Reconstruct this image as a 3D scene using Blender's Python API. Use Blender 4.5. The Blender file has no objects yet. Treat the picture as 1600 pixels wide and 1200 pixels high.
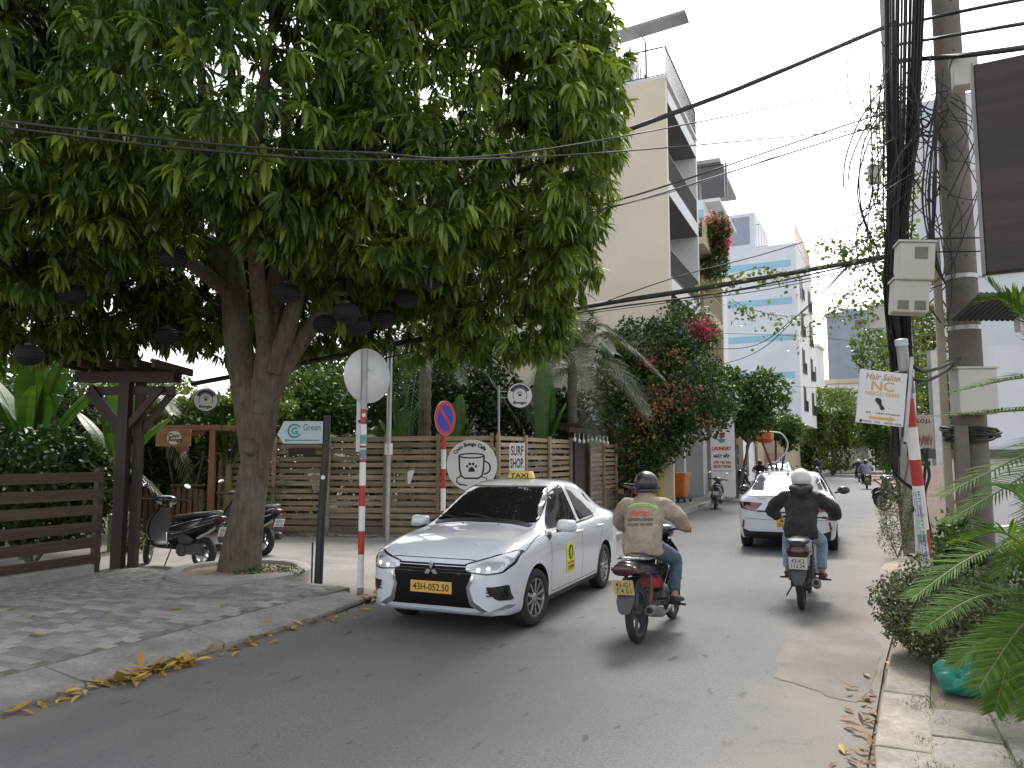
import bpy, bmesh, math, random
import numpy as np
from mathutils import Vector, Matrix
from mathutils.bvhtree import BVHTree
R = math.radians
random.seed(7); np.random.seed(7)
SC = bpy.context.scene
COL = SC.collection
# ---------------------------------------------------------------- camera, sky, sun, exposure
FPX, CAMH, PITCH, YAW = 1180.0, 1.78, math.atan(114 / 1180.0), R(24)
cam = bpy.data.cameras.new('camera'); camo = bpy.data.objects.new('camera', cam); COL.objects.link(camo)
cam.sensor_width = 36; cam.lens = FPX / 1600 * 36; cam.clip_end = 3000; cam.clip_start = 0.05
camo.location = (0, 0, CAMH); camo.rotation_euler = (R(90) + PITCH, 0, YAW)
SC.camera = camo
SC.render.resolution_x, SC.render.resolution_y = 1024, 768
SUN_EL, SUN_AZ = R(52), R(-8)          # azimuth clockwise from +Y (down the street), sun ahead and high
wd = bpy.data.worlds.new('World'); SC.world = wd; wd.use_nodes = True
nt = wd.node_tree; nt.nodes.clear()
sky = nt.nodes.new('ShaderNodeTexSky'); sky.sky_type = 'NISHITA'; sky.sun_disc = False
sky.sun_elevation = SUN_EL; sky.sun_rotation = SUN_AZ
sky.air_density = 1.0; sky.dust_density = 2.5; sky.ozone_density = 1.0
hs = nt.nodes.new('ShaderNodeHueSaturation'); hs.inputs['Saturation'].default_value = 0.22
bg = nt.nodes.new('ShaderNodeBackground'); bg.inputs[1].default_value = 0.15
ow = nt.nodes.new('ShaderNodeOutputWorld')
nt.links.new(sky.outputs[0], hs.inputs['Color']); nt.links.new(hs.outputs[0], bg.inputs[0]); nt.links.new(bg.outputs[0], ow.inputs[0])
sl = bpy.data.lights.new('sun', 'SUN'); sl.energy = 1.5; sl.angle = R(14); sl.color = (1, .95, .87)
so = bpy.data.objects.new('sun', sl); COL.objects.link(so)
so.rotation_euler = (R(90) - SUN_EL, 0, -SUN_AZ + R(180)); so.location = (0, 10, 40)
vs = SC.view_settings; vs.view_transform = 'Standard'; vs.look = 'None'; vs.gamma = 1; vs.exposure = 1.4
vs.use_curve_mapping = False
# ---------------------------------------------------------------- measured points -> world points
_c, _s = math.cos(YAW), math.sin(YAW)
def ray(u, v):
    x = (u - 800) / FPX; y = (600 - v) / FPX
    F = math.cos(PITCH) - y * math.sin(PITCH); U = math.sin(PITCH) + y * math.cos(PITCH)
    return Vector((x * _c - F * _s, x * _s + F * _c, U))
def G(u, v, z=0.0):
    r = ray(u, v); return Vector((0, 0, CAMH)) + r * ((z - CAMH) / r.z)
def D(u, v, d): return Vector((0, 0, CAMH)) + ray(u, v) * d
# ---------------------------------------------------------------- mesh helper
class MB:
    def __init__(s): s.v = []; s.f = []; s.m = []; s.T = None
    def add(s, vs_, fs, m=0):
        o = len(s.v)
        if s.T is not None: vs_ = [s.T @ Vector(p) for p in vs_]
        s.v.extend([tuple(p) for p in vs_]); s.f.extend([tuple(i + o for i in f) for f in fs]); s.m.extend([m] * len(fs)); return s
    def box(s, c, size, rot=None, m=0):
        a, b, h = size[0] / 2, size[1] / 2, size[2] / 2
        vs_ = [Vector((x, y, z)) for z in (-h, h) for y in (-b, b) for x in (-a, a)]
        if rot is not None:
            if not isinstance(rot, Matrix): rot = Matrix.Rotation(rot, 3, 'Z')
            vs_ = [rot @ p for p in vs_]
        vs_ = [p + Vector(c) for p in vs_]
        return s.add(vs_, [(0, 2, 3, 1), (4, 5, 7, 6), (0, 1, 5, 4), (2, 6, 7, 3), (0, 4, 6, 2), (1, 3, 7, 5)], m)
    def bar(s, a, b, w, h, m=0):
        a, b = Vector(a), Vector(b); d = b - a; L = d.length; x = d.normalized()
        z = Vector((0, 0, 1)) if abs(x.z) < .95 else Vector((0, 1, 0))
        y = z.cross(x).normalized(); z = x.cross(y)
        return s.box((a + b) / 2, (L, w, h), Matrix((x, y, z)).transposed(), m)
    def rings(s, rs, closed_ring=True, caps=True, m=0):
        n = len(rs[0]); vs_ = [p for r in rs for p in r]; fs = []
        for i in range(len(rs) - 1):
            for j in range(n if closed_ring else n - 1):
                k = (j + 1) % n
                fs.append((i * n + j, i * n + k, (i + 1) * n + k, (i + 1) * n + j))
        if caps and closed_ring:
            fs.append(tuple(reversed(range(n)))); fs.append(tuple((len(rs) - 1) * n + j for j in range(n)))
        return s.add(vs_, fs, m)
    def tube(s, pts, r, n=8, caps=True, m=0, ry=None, side=None):
        P = [Vector(p) for p in pts]; k = len(P)
        rr = r if isinstance(r, (list, tuple)) else [r] * k
        ry = rr if ry is None else (ry if isinstance(ry, (list, tuple)) else [ry] * k)
        rs = []; prev = Vector(side) if side is not None else None
        for i in range(k):
            t = (P[min(i + 1, k - 1)] - P[max(i - 1, 0)]).normalized()
            if prev is None: prev = t.cross(Vector((0, 0, 1)) if abs(t.z) < .9 else Vector((1, 0, 0)))
            a = (prev - t * prev.dot(t)).normalized(); b = t.cross(a); prev = a
            rs.append([P[i] + a * math.cos(q) * rr[i] + b * math.sin(q) * ry[i] for q in [2 * math.pi * j / n for j in range(n)]])
        return s.rings(rs, True, caps, m)
    def lathe(s, prof, n=24, o=(0, 0, 0), axis='Z', m=0, caps=False):
        o = Vector(o); rs = []
        for (r, h) in prof:
            ring = []
            for j in range(n):
                a = 2 * math.pi * j / n; c, q = r * math.cos(a), r * math.sin(a)
                p = {'Z': (c, q, h), 'Y': (q, h, c), 'X': (h, c, q)}[axis]
                ring.append(o + Vector(p))
            rs.append(ring)
        return s.rings(rs, True, caps, m)
    def ell(s, c, r, n=16, k=10, m=0):
        rs = []
        for i in range(k + 1):
            a = math.pi * (i / k - .5); a = max(-1.54, min(1.54, a))
            rs.append([Vector((c[0] + r[0] * math.cos(a) * math.cos(2 * math.pi * j / n), c[1] + r[1] * math.cos(a) * math.sin(2 * math.pi * j / n), c[2] + r[2] * math.sin(a))) for j in range(n)])
        return s.rings(rs, True, True, m)
    def prism(s, poly, f, t0, t1, m=0):
        """poly of 2D points; f(a,b,t)->3D"""
        n = len(poly); vs_ = [f(a, b, t0) for a, b in poly] + [f(a, b, t1) for a, b in poly]
        fs = [tuple(range(n)), tuple(reversed(range(n, 2 * n)))] + [(i, i + n, (i + 1) % n + n, (i + 1) % n) for i in range(n)]
        return s.add(vs_, fs, m)
    def mesh(s, name, mats, sharp=38):
        me = bpy.data.meshes.new(name); me.from_pydata(s.v, [], s.f)
        if not isinstance(mats, (list, tuple)): mats = [mats]
        for x in mats: me.materials.append(x)
        if len(mats) > 1: me.polygons.foreach_set('material_index', s.m)
        finish(me, sharp); return me
    def build(s, name, mats, parent=None, loc=None, rz=None, sharp=38, bevel=0):
        me = s.mesh(name, mats, sharp); return obj(name, me, parent, loc, rz, bevel)
def finish(me, sharp=38):
    bm = bmesh.new(); bm.from_mesh(me); bmesh.ops.recalc_face_normals(bm, faces=bm.faces); bm.to_mesh(me); bm.free()
    me.polygons.foreach_set('use_smooth', [sharp > 0] * len(me.polygons))
    if sharp > 0: me.set_sharp_from_angle(angle=R(sharp))
    me.update()
def obj(name, me, parent=None, loc=None, rz=None, bevel=0):
    o = bpy.data.objects.new(name, me); COL.objects.link(o)
    if parent is not None: o.parent = parent
    if loc is not None: o.location = loc
    if rz is not None: o.rotation_euler = (0, 0, rz) if not hasattr(rz, '__len__') else rz
    if bevel:
        b = o.modifiers.new('bevel', 'BEVEL'); b.width = bevel; b.segments = 2; b.limit_method = 'ANGLE'; b.angle_limit = R(40)
    return o
def tag(o, label, cat, group=None):
    o['label'] = label; o['category'] = cat
    if group: o['group'] = group
    return o
def struct(o): o['kind'] = 'structure'; return o
def stuff(o): o['kind'] = 'stuff'; return o
def thing(name, label, cat, loc=(0, 0, 0), rz=0, group=None):
    o = bpy.data.objects.new(name, None); COL.objects.link(o); o.empty_display_size = .2
    o.location = loc; o.rotation_euler = (0, 0, rz) if not hasattr(rz, '__len__') else rz
    return tag(o, label, cat, group)
def dup(root, loc, rz, label=None, group=None, swap=None):
    def cp(o, par):
        c = o.copy(); COL.objects.link(c); c.parent = par
        if swap and c.type == 'MESH':
            for sl_ in c.material_slots:
                if sl_.material and sl_.material.name in swap:
                    mt = swap[sl_.material.name]; sl_.link = 'OBJECT'; sl_.material = mt
        for ch in kids.get(o, []): cp(ch, c)
        return c
    kids = {}
    for o in list(bpy.data.objects):
        if o.parent: kids.setdefault(o.parent, []).append(o)
    r = cp(root, None); r.location = loc; r.rotation_euler = (0, 0, rz) if not hasattr(rz, '__len__') else rz
    if label: r['label'] = label
    if group: r['group'] = group
    return r
def fastmesh(name, verts, faces_n, faces, mat, smooth=True, tint=None):
    """verts (N,3); faces flat index array; faces_n loop counts"""
    me = bpy.data.meshes.new(name); nv = len(verts); nf = len(faces_n)
    me.vertices.add(nv); me.vertices.foreach_set('co', np.asarray(verts, np.float32).ravel())
    me.loops.add(len(faces)); me.loops.foreach_set('vertex_index', np.asarray(faces, np.int32))
    me.polygons.add(nf); st = np.concatenate([[0], np.cumsum(faces_n)[:-1]]).astype(np.int32)
    me.polygons.foreach_set('loop_start', st)
    me.polygons.foreach_set('use_smooth', [smooth] * nf)
    me.materials.append(mat)
    if tint is not None:
        a = me.attributes.new('tint', 'FLOAT', 'POINT'); a.data.foreach_set('value', np.asarray(tint, np.float32))
    me.update(calc_edges=True); return me
# ---------------------------------------------------------------- materials
_M = {}
def lin(h):
    h = h.lstrip('#'); c = [int(h[i:i + 2], 16) / 255 for i in (0, 2, 4)]
    return tuple(x / 12.92 if x <= .04045 else ((x + .055) / 1.055) ** 2.4 for x in c)
def newmat(name):
    m = bpy.data.materials.new(name); m.use_nodes = True; t = m.node_tree
    return m, t, t.nodes['Principled BSDF'], t.nodes['Material Output']
def nd(t, typ, **kw):
    n = t.nodes.new(typ)
    for k, v in kw.items():
        if hasattr(n, k): setattr(n, k, v)
        else: n.inputs[k].default_value = v
    return n
def noise(t, vec, scale, detail=4, rough=.55):
    n = nd(t, 'ShaderNodeTexNoise'); n.inputs['Scale'].default_value = scale; n.inputs['Detail'].default_value = detail; n.inputs['Roughness'].default_value = rough
    if vec is not None: t.links.new(vec, n.inputs['Vector'])
    return n.outputs['Fac']
def ramp(t, fac, stops):
    r = nd(t, 'ShaderNodeValToRGB'); e = r.color_ramp.elements
    while len(e) < len(stops): e.new(.5)
    for el, (p, c) in zip(e, stops): el.position = p; el.color = (*c, 1) if len(c) == 3 else c
    t.links.new(fac, r.inputs[0]); return r.outputs[0]
def mixc(t, fac, a, b, mode='MIX'):
    m = nd(t, 'ShaderNodeMix', data_type='RGBA', blend_type=mode)
    for i, x in ((0, fac), (6, a), (7, b)):
        if isinstance(x, (int, float)): m.inputs[i].default_value = x
        elif isinstance(x, tuple): m.inputs[i].default_value = (*x[:3], 1)
        else: t.links.new(x, m.inputs[i])
    return m.outputs[2]
def mth(t, op, a, b=0.0, clamp=False):
    m = nd(t, 'ShaderNodeMath', operation=op); m.use_clamp = clamp
    for i, x in ((0, a), (1, b)):
        if isinstance(x, (int, float)): m.inputs[i].default_value = x
        else: t.links.new(x, m.inputs[i])
    return m.outputs[0]
def bump(t, b, h, strength=.3, dist=.02):
    n = nd(t, 'ShaderNodeBump'); n.inputs['Strength'].default_value = strength; n.inputs['Distance'].default_value = dist
    t.links.new(h, n.inputs['Height']); t.links.new(n.outputs[0], b.inputs['Normal'])
def sc(c, k): return tuple(min(1, x * k) for x in c)
def M(name, col, rough=.6, metal=0, var=.18, scale=3, bmp=0, bscale=40, coat=0, dirt=None, dirtamt=.5, objvar=.0, spec=.5):
    if name in _M: return _M[name]
    m, t, b, o = newmat(name); tc = nd(t, 'ShaderNodeTexCoord'); v = tc.outputs['Object']
    n1 = noise(t, v, scale, 5)
    c = ramp(t, n1, [(.3, sc(col, 1 - var)), (.7, sc(col, 1 + var))])
    if bmp >= .2 and bscale < 100:
        n3 = noise(t, v, bscale * .8, 6, .75); c = mixc(t, 1.0, c, ramp(t, n3, [(.3, (.72,) * 3), (.52, (1,) * 3), (.75, (1.22,) * 3)]), 'MULTIPLY')
    if dirt:
        n2 = noise(t, v, scale * .6, 8, .68)
        c = mixc(t, ramp(t, n2, [(.48, (0, 0, 0)), (.72, (dirtamt,) * 3)]), c, dirt)
    if objvar:
        oi = nd(t, 'ShaderNodeObjectInfo'); k = nd(t, 'ShaderNodeMapRange'); t.links.new(oi.outputs['Random'], k.inputs[0])
        k.inputs[3].default_value = 1 - objvar; k.inputs[4].default_value = 1 + objvar
        hv = nd(t, 'ShaderNodeHueSaturation'); t.links.new(k.outputs[0], hv.inputs['Value']); t.links.new(c, hv.inputs['Color']); c = hv.outputs[0]
    t.links.new(c, b.inputs['Base Color'])
    rr = nd(t, 'ShaderNodeMapRange'); t.links.new(noise(t, v, scale * 3), rr.inputs[0]); rr.inputs[3].default_value = max(0, rough - .08); rr.inputs[4].default_value = min(1, rough + .08)
    t.links.new(rr.outputs[0], b.inputs['Roughness']); b.inputs['Metallic'].default_value = metal
    b.inputs['Coat Weight'].default_value = coat; b.inputs['Coat Roughness'].default_value = .04; b.inputs['Specular IOR Level'].default_value = spec
    if bmp: bump(t, b, noise(t, v, bscale, 6, .6), bmp)
    _M[name] = m; return m
def wood(name, a, b_, rough=.75, gscale=(1.5, 30, 30), objvar=.35):
    if name in _M: return _M[name]
    m, t, b, o = newmat(name); tc = nd(t, 'ShaderNodeTexCoord'); mp = nd(t, 'ShaderNodeMapping'); mp.inputs['Scale'].default_value = gscale
    oi = nd(t, 'ShaderNodeObjectInfo'); cb = nd(t, 'ShaderNodeCombineXYZ'); mu = mth(t, 'MULTIPLY', oi.outputs['Random'], 37.0)
    for i in range(3): t.links.new(mu, cb.inputs[i])
    t.links.new(cb.outputs[0], mp.inputs['Location']); t.links.new(tc.outputs['Object'], mp.inputs[0])
    n1 = noise(t, mp.outputs[0], 1.0, 6, .6); c = ramp(t, n1, [(.3, a), (.68, b_)])
    n2 = noise(t, mp.outputs[0], .18, 4); c = mixc(t, ramp(t, n2, [(.45, (0, 0, 0)), (.7, (.55,) * 3)]), c, sc(a, .45))
    k = nd(t, 'ShaderNodeMapRange'); t.links.new(oi.outputs['Random'], k.inputs[0]); k.inputs[3].default_value = 1 - objvar; k.inputs[4].default_value = 1 + objvar * .8
    hv = nd(t, 'ShaderNodeHueSaturation'); t.links.new(k.outputs[0], hv.inputs['Value']); t.links.new(c, hv.inputs['Color'])
    t.links.new(hv.outputs[0], b.inputs['Base Color']); b.inputs['Roughness'].default_value = rough
    bump(t, b, n1, .35, .006); _M[name] = m; return m
def leaf(name, dark, light, trans=.35, rough=.42, tint=None):
    if name in _M: return _M[name]
    m, t, b, o = newmat(name); g = nd(t, 'ShaderNodeNewGeometry'); rnd = g.outputs['Random Per Island']
    c = ramp(t, rnd, [(0, dark), (.55, tuple((x + y) / 2 for x, y in zip(dark, light))), (.93, light), (1, sc(light, 1.35))])
    if tint is not None:
        at = nd(t, 'ShaderNodeAttribute'); at.attribute_name = 'tint'; c = mixc(t, at.outputs['Fac'], c, tint)
    t.links.new(c, b.inputs['Base Color']); b.inputs['Roughness'].default_value = rough; b.inputs['Specular IOR Level'].default_value = .45 if rough < .6 else .2
    tr = nd(t, 'ShaderNodeBsdfTranslucent'); t.links.new(mixc(t, 1.0, c, (1.35, 1.25, .55), 'MULTIPLY'), tr.inputs[0])
    mx = nd(t, 'ShaderNodeMixShader'); mx.inputs[0].default_value = trans
    t.links.new(b.outputs[0], mx.inputs[1]); t.links.new(tr.outputs[0], mx.inputs[2]); t.links.new(mx.outputs[0], o.inputs[0])
    _M[name] = m; return m
def plain(name, col, rough=.5, metal=0, coat=0, emit=0, spec=.5):
    if name in _M: return _M[name]
    m, t, b, o = newmat(name); b.inputs['Base Color'].default_value = (*col, 1); b.inputs['Roughness'].default_value = rough
    b.inputs['Metallic'].default_value = metal; b.inputs['Coat Weight'].default_value = coat; b.inputs['Coat Roughness'].default_value = .03; b.inputs['Specular IOR Level'].default_value = spec
    if emit: b.inputs['Emission Color'].default_value = (*col, 1); b.inputs['Emission Strength'].default_value = emit
    _M[name] = m; return m
# ---------------------------------------------------------------- lettering
_T = {}
def text_geo(s, bold=0.0):
    key = (s, bold)
    if key in _T: return _T[key]
    cu = bpy.data.curves.new('lettering', 'FONT'); cu.body = s; cu.align_x = 'CENTER'; cu.resolution_u = 3; cu.offset = bold; cu.space_line = .95
    o = bpy.data.objects.new('lettering', cu); me = bpy.data.meshes.new_from_object(o)
    P = np.array([v.co[:2] for v in me.vertices]); F = [tuple(p.vertices) for p in me.polygons]
    lo, hi = P.min(0), P.max(0); P = (P - (lo + hi) / 2) / (hi - lo); asp = (hi - lo)[0] / (hi - lo)[1]
    bpy.data.objects.remove(o); bpy.data.curves.remove(cu); bpy.data.meshes.remove(me)
    _T[key] = (P, F, asp); return _T[key]
def lettering(s, w, h, f, mat, parent, bold=.01, shear=0, t=.0015, name='lettering'):
    """f(a,b,t)->3D in the parent's space; a to the reader's right, b up"""
    P, F, asp = text_geo(s, bold)
    if h is None: h = w / asp
    if w is None: w = h * asp
    pts = [f(p[0] * w + shear * p[1] * h, p[1] * h, t) for p in P]
    mb = MB(); mb.add(pts, F); return mb.build(name, mat, parent, sharp=0)
def planef(o, ax, up, n):
    o, ax, up, n = Vector(o), Vector(ax).normalized(), Vector(up).normalized(), Vector(n).normalized()
    return lambda a, b, t: o + ax * a + up * b + n * t
def rpoly(pts, r, k=4):
    out = []; n = len(pts)
    for i in range(n):
        p0, p1, p2 = Vector(pts[i - 1]), Vector(pts[i]), Vector(pts[(i + 1) % n])
        a, b = (p0 - p1), (p2 - p1); rr = min(r, a.length * .45, b.length * .45)
        A, B = p1 + a.normalized() * rr, p1 + b.normalized() * rr
        for j in range(k + 1):
            q = j / k; out.append(tuple(A.lerp(p1, q).lerp(p1.lerp(B, q), q)))
    return out
def circ(cx, cy, rx, ry=None, n=32, a0=0, a1=2 * math.pi):
    ry = rx if ry is None else ry
    full = abs(a1 - a0 - 2 * math.pi) < 1e-6
    return [(cx + rx * math.cos(a0 + (a1 - a0) * i / (n if full else n - 1)), cy + ry * math.sin(a0 + (a1 - a0) * i / (n if full else n - 1))) for i in range(n)]
def arcband(cx, cy, r0, r1, a0, a1, n=16, ky=1):
    return [(cx + r1 * math.cos(a0 + (a1 - a0) * i / n), cy + ky * r1 * math.sin(a0 + (a1 - a0) * i / n)) for i in range(n + 1)] + \
           [(cx + r0 * math.cos(a1 + (a0 - a1) * i / n), cy + ky * r0 * math.sin(a1 + (a0 - a1) * i / n)) for i in range(n + 1)]
def crv(pts, sub=6):
    P = [Vector(p) for p in pts]; out = []
    for i in range(len(P) - 1):
        p0, p1, p2, p3 = P[max(i - 1, 0)], P[i], P[i + 1], P[min(i + 2, len(P) - 1)]
        for j in range(sub):
            t = j / sub; out.append(.5 * ((2 * p1) + (p2 - p0) * t + (2 * p0 - 5 * p1 + 4 * p2 - p3) * t * t + (3 * p1 - p0 - 3 * p2 + p3) * t ** 3))
    return out + [P[-1]]
# common materials
m_steel = M('galvanised_steel', (.42, .43, .44), .45, .7, .12, 8, .05)
m_white = M('white_paint', (.72, .72, .71), .5, 0, .06, 3, 0, dirt=(.45, .41, .35), dirtamt=.35)
m_red = M('red_paint', (.42, .035, .03), .5, 0, .15, 6, dirt=(.25, .08, .06), dirtamt=.4)
m_black = M('black_paint', (.02, .02, .022), .45, 0, .2, 5)
m_rubber = M('tyre_rubber', (.022, .022, .022), .8, 0, .2, 20, .2, 80, dirt=(.09, .08, .065), dirtamt=.5)
m_blackpl = M('black_plastic', (.02, .02, .021), .5, 0, .2, 10)
m_chrome = plain('chrome', (.75, .75, .76), .12, 1)
m_alu = M('cast_aluminium', (.45, .45, .46), .35, .9, .1, 10)
m_glass = plain('tinted_glass', (.012, .014, .015), .02, 0, 0)
m_ink = plain('black_lettering', (.015, .015, .016), .6)
m_redink = plain('red_lettering', (.5, .03, .03), .6)
m_cable = M('cable_sheath', (.014, .014, .015), .6, 0, .3, 12)
# ================================================================ GROUND
def sheet(name, x0, x1, y0, y1, z, mat, nx=1, ny=1):
    mb = MB(); vs_ = [(x0 + (x1 - x0) * i / nx, y0 + (y1 - y0) * j / ny, z) for j in range(ny + 1) for i in range(nx + 1)]
    mb.add(vs_, [(j * (nx + 1) + i, j * (nx + 1) + i + 1, (j + 1) * (nx + 1) + i + 1, (j + 1) * (nx + 1) + i) for j in range(ny) for i in range(nx)])
    return struct(mb.build(name, mat, sharp=0))
m_soil = M('packed_soil', (.20, .165, .125), .95, 0, .25, 1.2, .4, 30)
sheet('ground', -900, 900, -900, 900, -.03, m_soil)
def asphalt():
    m, t, b, o = newmat('worn_asphalt'); tc = nd(t, 'ShaderNodeTexCoord'); v = tc.outputs['Object']
    fine = noise(t, v, 48, 4, .8); mid = noise(t, v, 5, 6, .6); big = noise(t, v, .5, 5, .55)
    c = ramp(t, fine, [(.3, (.06, .061, .063)), (.5, (.122, .123, .125)), (.7, (.215, .214, .21))])
    c = mixc(t, ramp(t, mid, [(.35, (0, 0, 0)), (.75, (.35,) * 3)]), c, (.17, .168, .165))
    c = mixc(t, ramp(t, big, [(.42, (0, 0, 0)), (.62, (.55,) * 3)]), c, (.105, .106, .11))
    # dark specks and stretched oil marks along the lane
    mp = nd(t, 'ShaderNodeMapping'); mp.inputs['Scale'].default_value = (3.2, 1.1, 1); t.links.new(v, mp.inputs[0])
    sp = noise(t, mp.outputs[0], 2.6, 3, .5); c = mixc(t, ramp(t, sp, [(.655, (0, 0, 0)), (.70, (.75,) * 3)]), c, (.05, .05, .052))
    mp2 = nd(t, 'ShaderNodeMapping'); mp2.inputs['Scale'].default_value = (1.6, .07, 1); t.links.new(v, mp2.inputs[0])
    st = noise(t, mp2.outputs[0], 1.3, 4, .6); c = mixc(t, ramp(t, st, [(.4, (0, 0, 0)), (.7, (.4,) * 3)]), c, (.16, .16, .162))
    # hairline cracks
    vo = nd(t, 'ShaderNodeTexVoronoi', feature='DISTANCE_TO_EDGE'); vo.inputs['Scale'].default_value = .55
    nv = nd(t, 'ShaderNodeTexNoise'); nv.inputs['Scale'].default_value = 1.5; nv.inputs['Detail'].default_value = 6; t.links.new(v, nv.inputs['Vector'])
    mv = nd(t, 'ShaderNodeVectorMath', operation='MULTIPLY_ADD'); t.links.new(nv.outputs['Color'], mv.inputs[0]); mv.inputs[1].default_value = (1.2, 1.2, 0); t.links.new(v, mv.inputs[2]); t.links.new(mv.outputs[0], vo.inputs['Vector'])
    crk = mth(t, 'MULTIPLY', ramp(t, vo.outputs['Distance'], [(.0, (1, 1, 1)), (.008, (0, 0, 0))]), ramp(t, noise(t, v, .35, 2), [(.55, (0, 0, 0)), (.62, (.7,) * 3)]))
    c = mixc(t, crk, c, (.04, .04, .04))
    # dust along the right and left edges of the lane
    sx = nd(t, 'ShaderNodeSeparateXYZ'); t.links.new(v, sx.inputs[0])
    e = mth(t, 'ADD', sx.outputs[0], mth(t, 'MULTIPLY', sx.outputs[1], -.055)); e = mth(t, 'ADD', e, mth(t, 'MULTIPLY', noise(t, v, 1.1, 5, .6), 1.7))
    d1 = nd(t, 'ShaderNodeMapRange', interpolation_type='SMOOTHSTEP'); t.links.new(e, d1.inputs[0]); d1.inputs[1].default_value = -.7; d1.inputs[2].default_value = .95; d1.inputs[4].default_value = .75
    c = mixc(t, d1.outputs[0], c, (.24, .205, .17))
    e2 = mth(t, 'ADD', mth(t, 'MULTIPLY', sx.outputs[0], -1.0), mth(t, 'MULTIPLY', noise(t, v, 1.6, 5, .65), 1.0))
    d2 = nd(t, 'ShaderNodeMapRange', interpolation_type='SMOOTHSTEP'); t.links.new(e2, d2.inputs[0]); d2.inputs[1].default_value = 5.2; d2.inputs[2].default_value = 6.0; d2.inputs[4].default_value = .65
    c = mixc(t, d2.outputs[0], c, (.2, .17, .135))
    t.links.new(c, b.inputs['Base Color']); b.inputs['Roughness'].default_value = .82; b.inputs['Specular IOR Level'].default_value = .35
    h = mth(t, 'ADD', mth(t, 'MULTIPLY', fine, 1.0), mth(t, 'MULTIPLY', mid, .8)); bump(t, b, h, .45, .008)
    return m
m_asph = asphalt()
mb = MB()
pts = [(-5.44, -8), (2.6, -8), (.25, 2), (.02, 5), (.2, 7.4), (.55, 11), (.95, 15), (1.25, 24), (1.6, 40), (1.4, 70), (-1.5, 110), (-12, 150), (-18, 150), (-8, 110), (-4.5, 70), (-5.1, 40), (-4.85, 24), (-4.7, 15.6), (-5.42, 15.0), (-5.42, 7.9)]
mb.add([(x, y, 0.0) for x, y in pts], [tuple(range(len(pts)))]); road = struct(mb.build('road', m_asph, sharp=0))
m_conc = M('weathered_concrete', (.255, .24, .22), .85, 0, .2, 1.3, .4, 35, dirt=(.15, .13, .11), dirtamt=.8)
m_conc2 = M('pale_concrete', (.36, .345, .32), .85, 0, .12, 1.4, .25, 45, dirt=(.2, .175, .15), dirtamt=.6)
# asphalt repair patch near the right kerb
m_patch = M('repair_asphalt', (.165, .15, .135), .85, 0, .2, 2, .4, 60, dirt=(.22, .19, .16), dirtamt=.6)
mb = MB(); pp = crv([G(1208, 1058), G(1270, 1078), G(1345, 1095), G(1372, 1040), G(1378, 1010), G(1350, 985), G(1330, 968), G(1290, 972), G(1248, 985), G(1222, 1010), G(1208, 1058)], 6)[:-1]; pp = [p + Vector((random.gauss(0, .014), random.gauss(0, .02), 0)) for p in pp]
mb.add([(p.x, p.y, .004) for p in pp], [tuple(range(len(pp)))]); struct(mb.build('road_patch', m_patch, sharp=0))
# forecourt / side lane concrete
mb = MB(); fp = [(-5.42, 8.05), (-5.42, 15.0), (-4.9, 15.55), (-7.2, 15.6), (-30, 12.0), (-30, 7.0), (-10.3, 8.0), (-6.0, 7.95)]
mb.add([(x, y, .015) for x, y in fp], [tuple(range(len(fp)))]); struct(mb.build('forecourt', m_conc, sharp=0))
# ---- left pavement: bed + pavers + sloping kerb stones
KX0, KX1, PX0 = -5.42, -5.93, -10.02
mb = MB(); bed = [(KX1, -6), (KX1, 8.2), (-7.2, 8.35), (-10.25, 8.4), (PX0, -6)]
vs_ = [(x, y, .112) for x, y in bed] + [(x, y, -.02) for x, y in bed]; n = len(bed)
mb.add(vs_, [tuple(range(n))] + [(i, (i + 1) % n, (i + 1) % n + n, i + n) for i in range(n)])
pav = struct(mb.build('pavement', M('paver_joint_sand', (.17, .15, .12), .95, 0, .2, 4, .3, 60), sharp=0))
def paver_mesh(a, b, h=.02):
    mb = MB(); q = .006
    lo = [(-a, -b, 0), (a, -b, 0), (a, b, 0), (-a, b, 0)]; hi = [(-a + q, -b + q, h), (a - q, -b + q, h), (a - q, b - q, h), (-a + q, b - q, h)]
    mid = [(x, y, h - q) for x, y, _ in lo]
    mb.add(lo + mid + hi, [(i, (i + 1) % 4, (i + 1) % 4 + 4, i + 4) for i in range(4)] + [(i + 4, (i + 1) % 4 + 4, (i + 1) % 4 + 8, i + 8) for i in range(4)] + [(8, 9, 10, 11)]); return mb
m_pav = M('concrete_paver', (.30, .285, .26), .9, 0, .22, 7, .35, 60, dirt=(.13, .12, .1), dirtamt=.6, objvar=.34)
pm = paver_mesh(.108, .058).mesh('paver', m_pav, 0)
rest = MB(); cand = []
row = 0; y = -2.0
while y < 9.4:
    x = PX0 + (.115 if row % 2 else 0)
    while x < KX1 - .1:
        if y < 8.2 + min(.15, (KX1 - x) * .16) - .06 and not ((x + 8.05) ** 2 + (y - 8.5) ** 2 < .97 ** 2):
            cand.append((x, y))
        x += .224
    y += .124; row += 1
def cdist(p):
    fx = -p[0] * _s * 1 + p[1] * _c; rx = p[0] * _c + p[1] * _s
    if fx < 1 or abs(rx / fx) > .72: return 99
    return math.hypot(*p)
cand.sort(key=cdist)
for i, (x, y) in enumerate(cand):
    dz = random.uniform(-.006, .004); rz = random.gauss(0, .012)
    if i < 300:
        o = obj('paver', pm, pav, (x, y, .105 + dz), (random.gauss(0, .012), random.gauss(0, .012), rz))
    else:
        rest.T = Matrix.Translation((x, y, .105 + dz)) @ Matrix.Rotation(rz, 4, 'Z'); b_ = paver_mesh(.108, .058); rest.add(b_.v, b_.f)
rest.T = None
m_pav2 = M('concrete_paver_far', (.30, .285, .26), .9, 0, .45, 9, .35, 60, dirt=(.13, .12, .1), dirtamt=.6)
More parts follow.
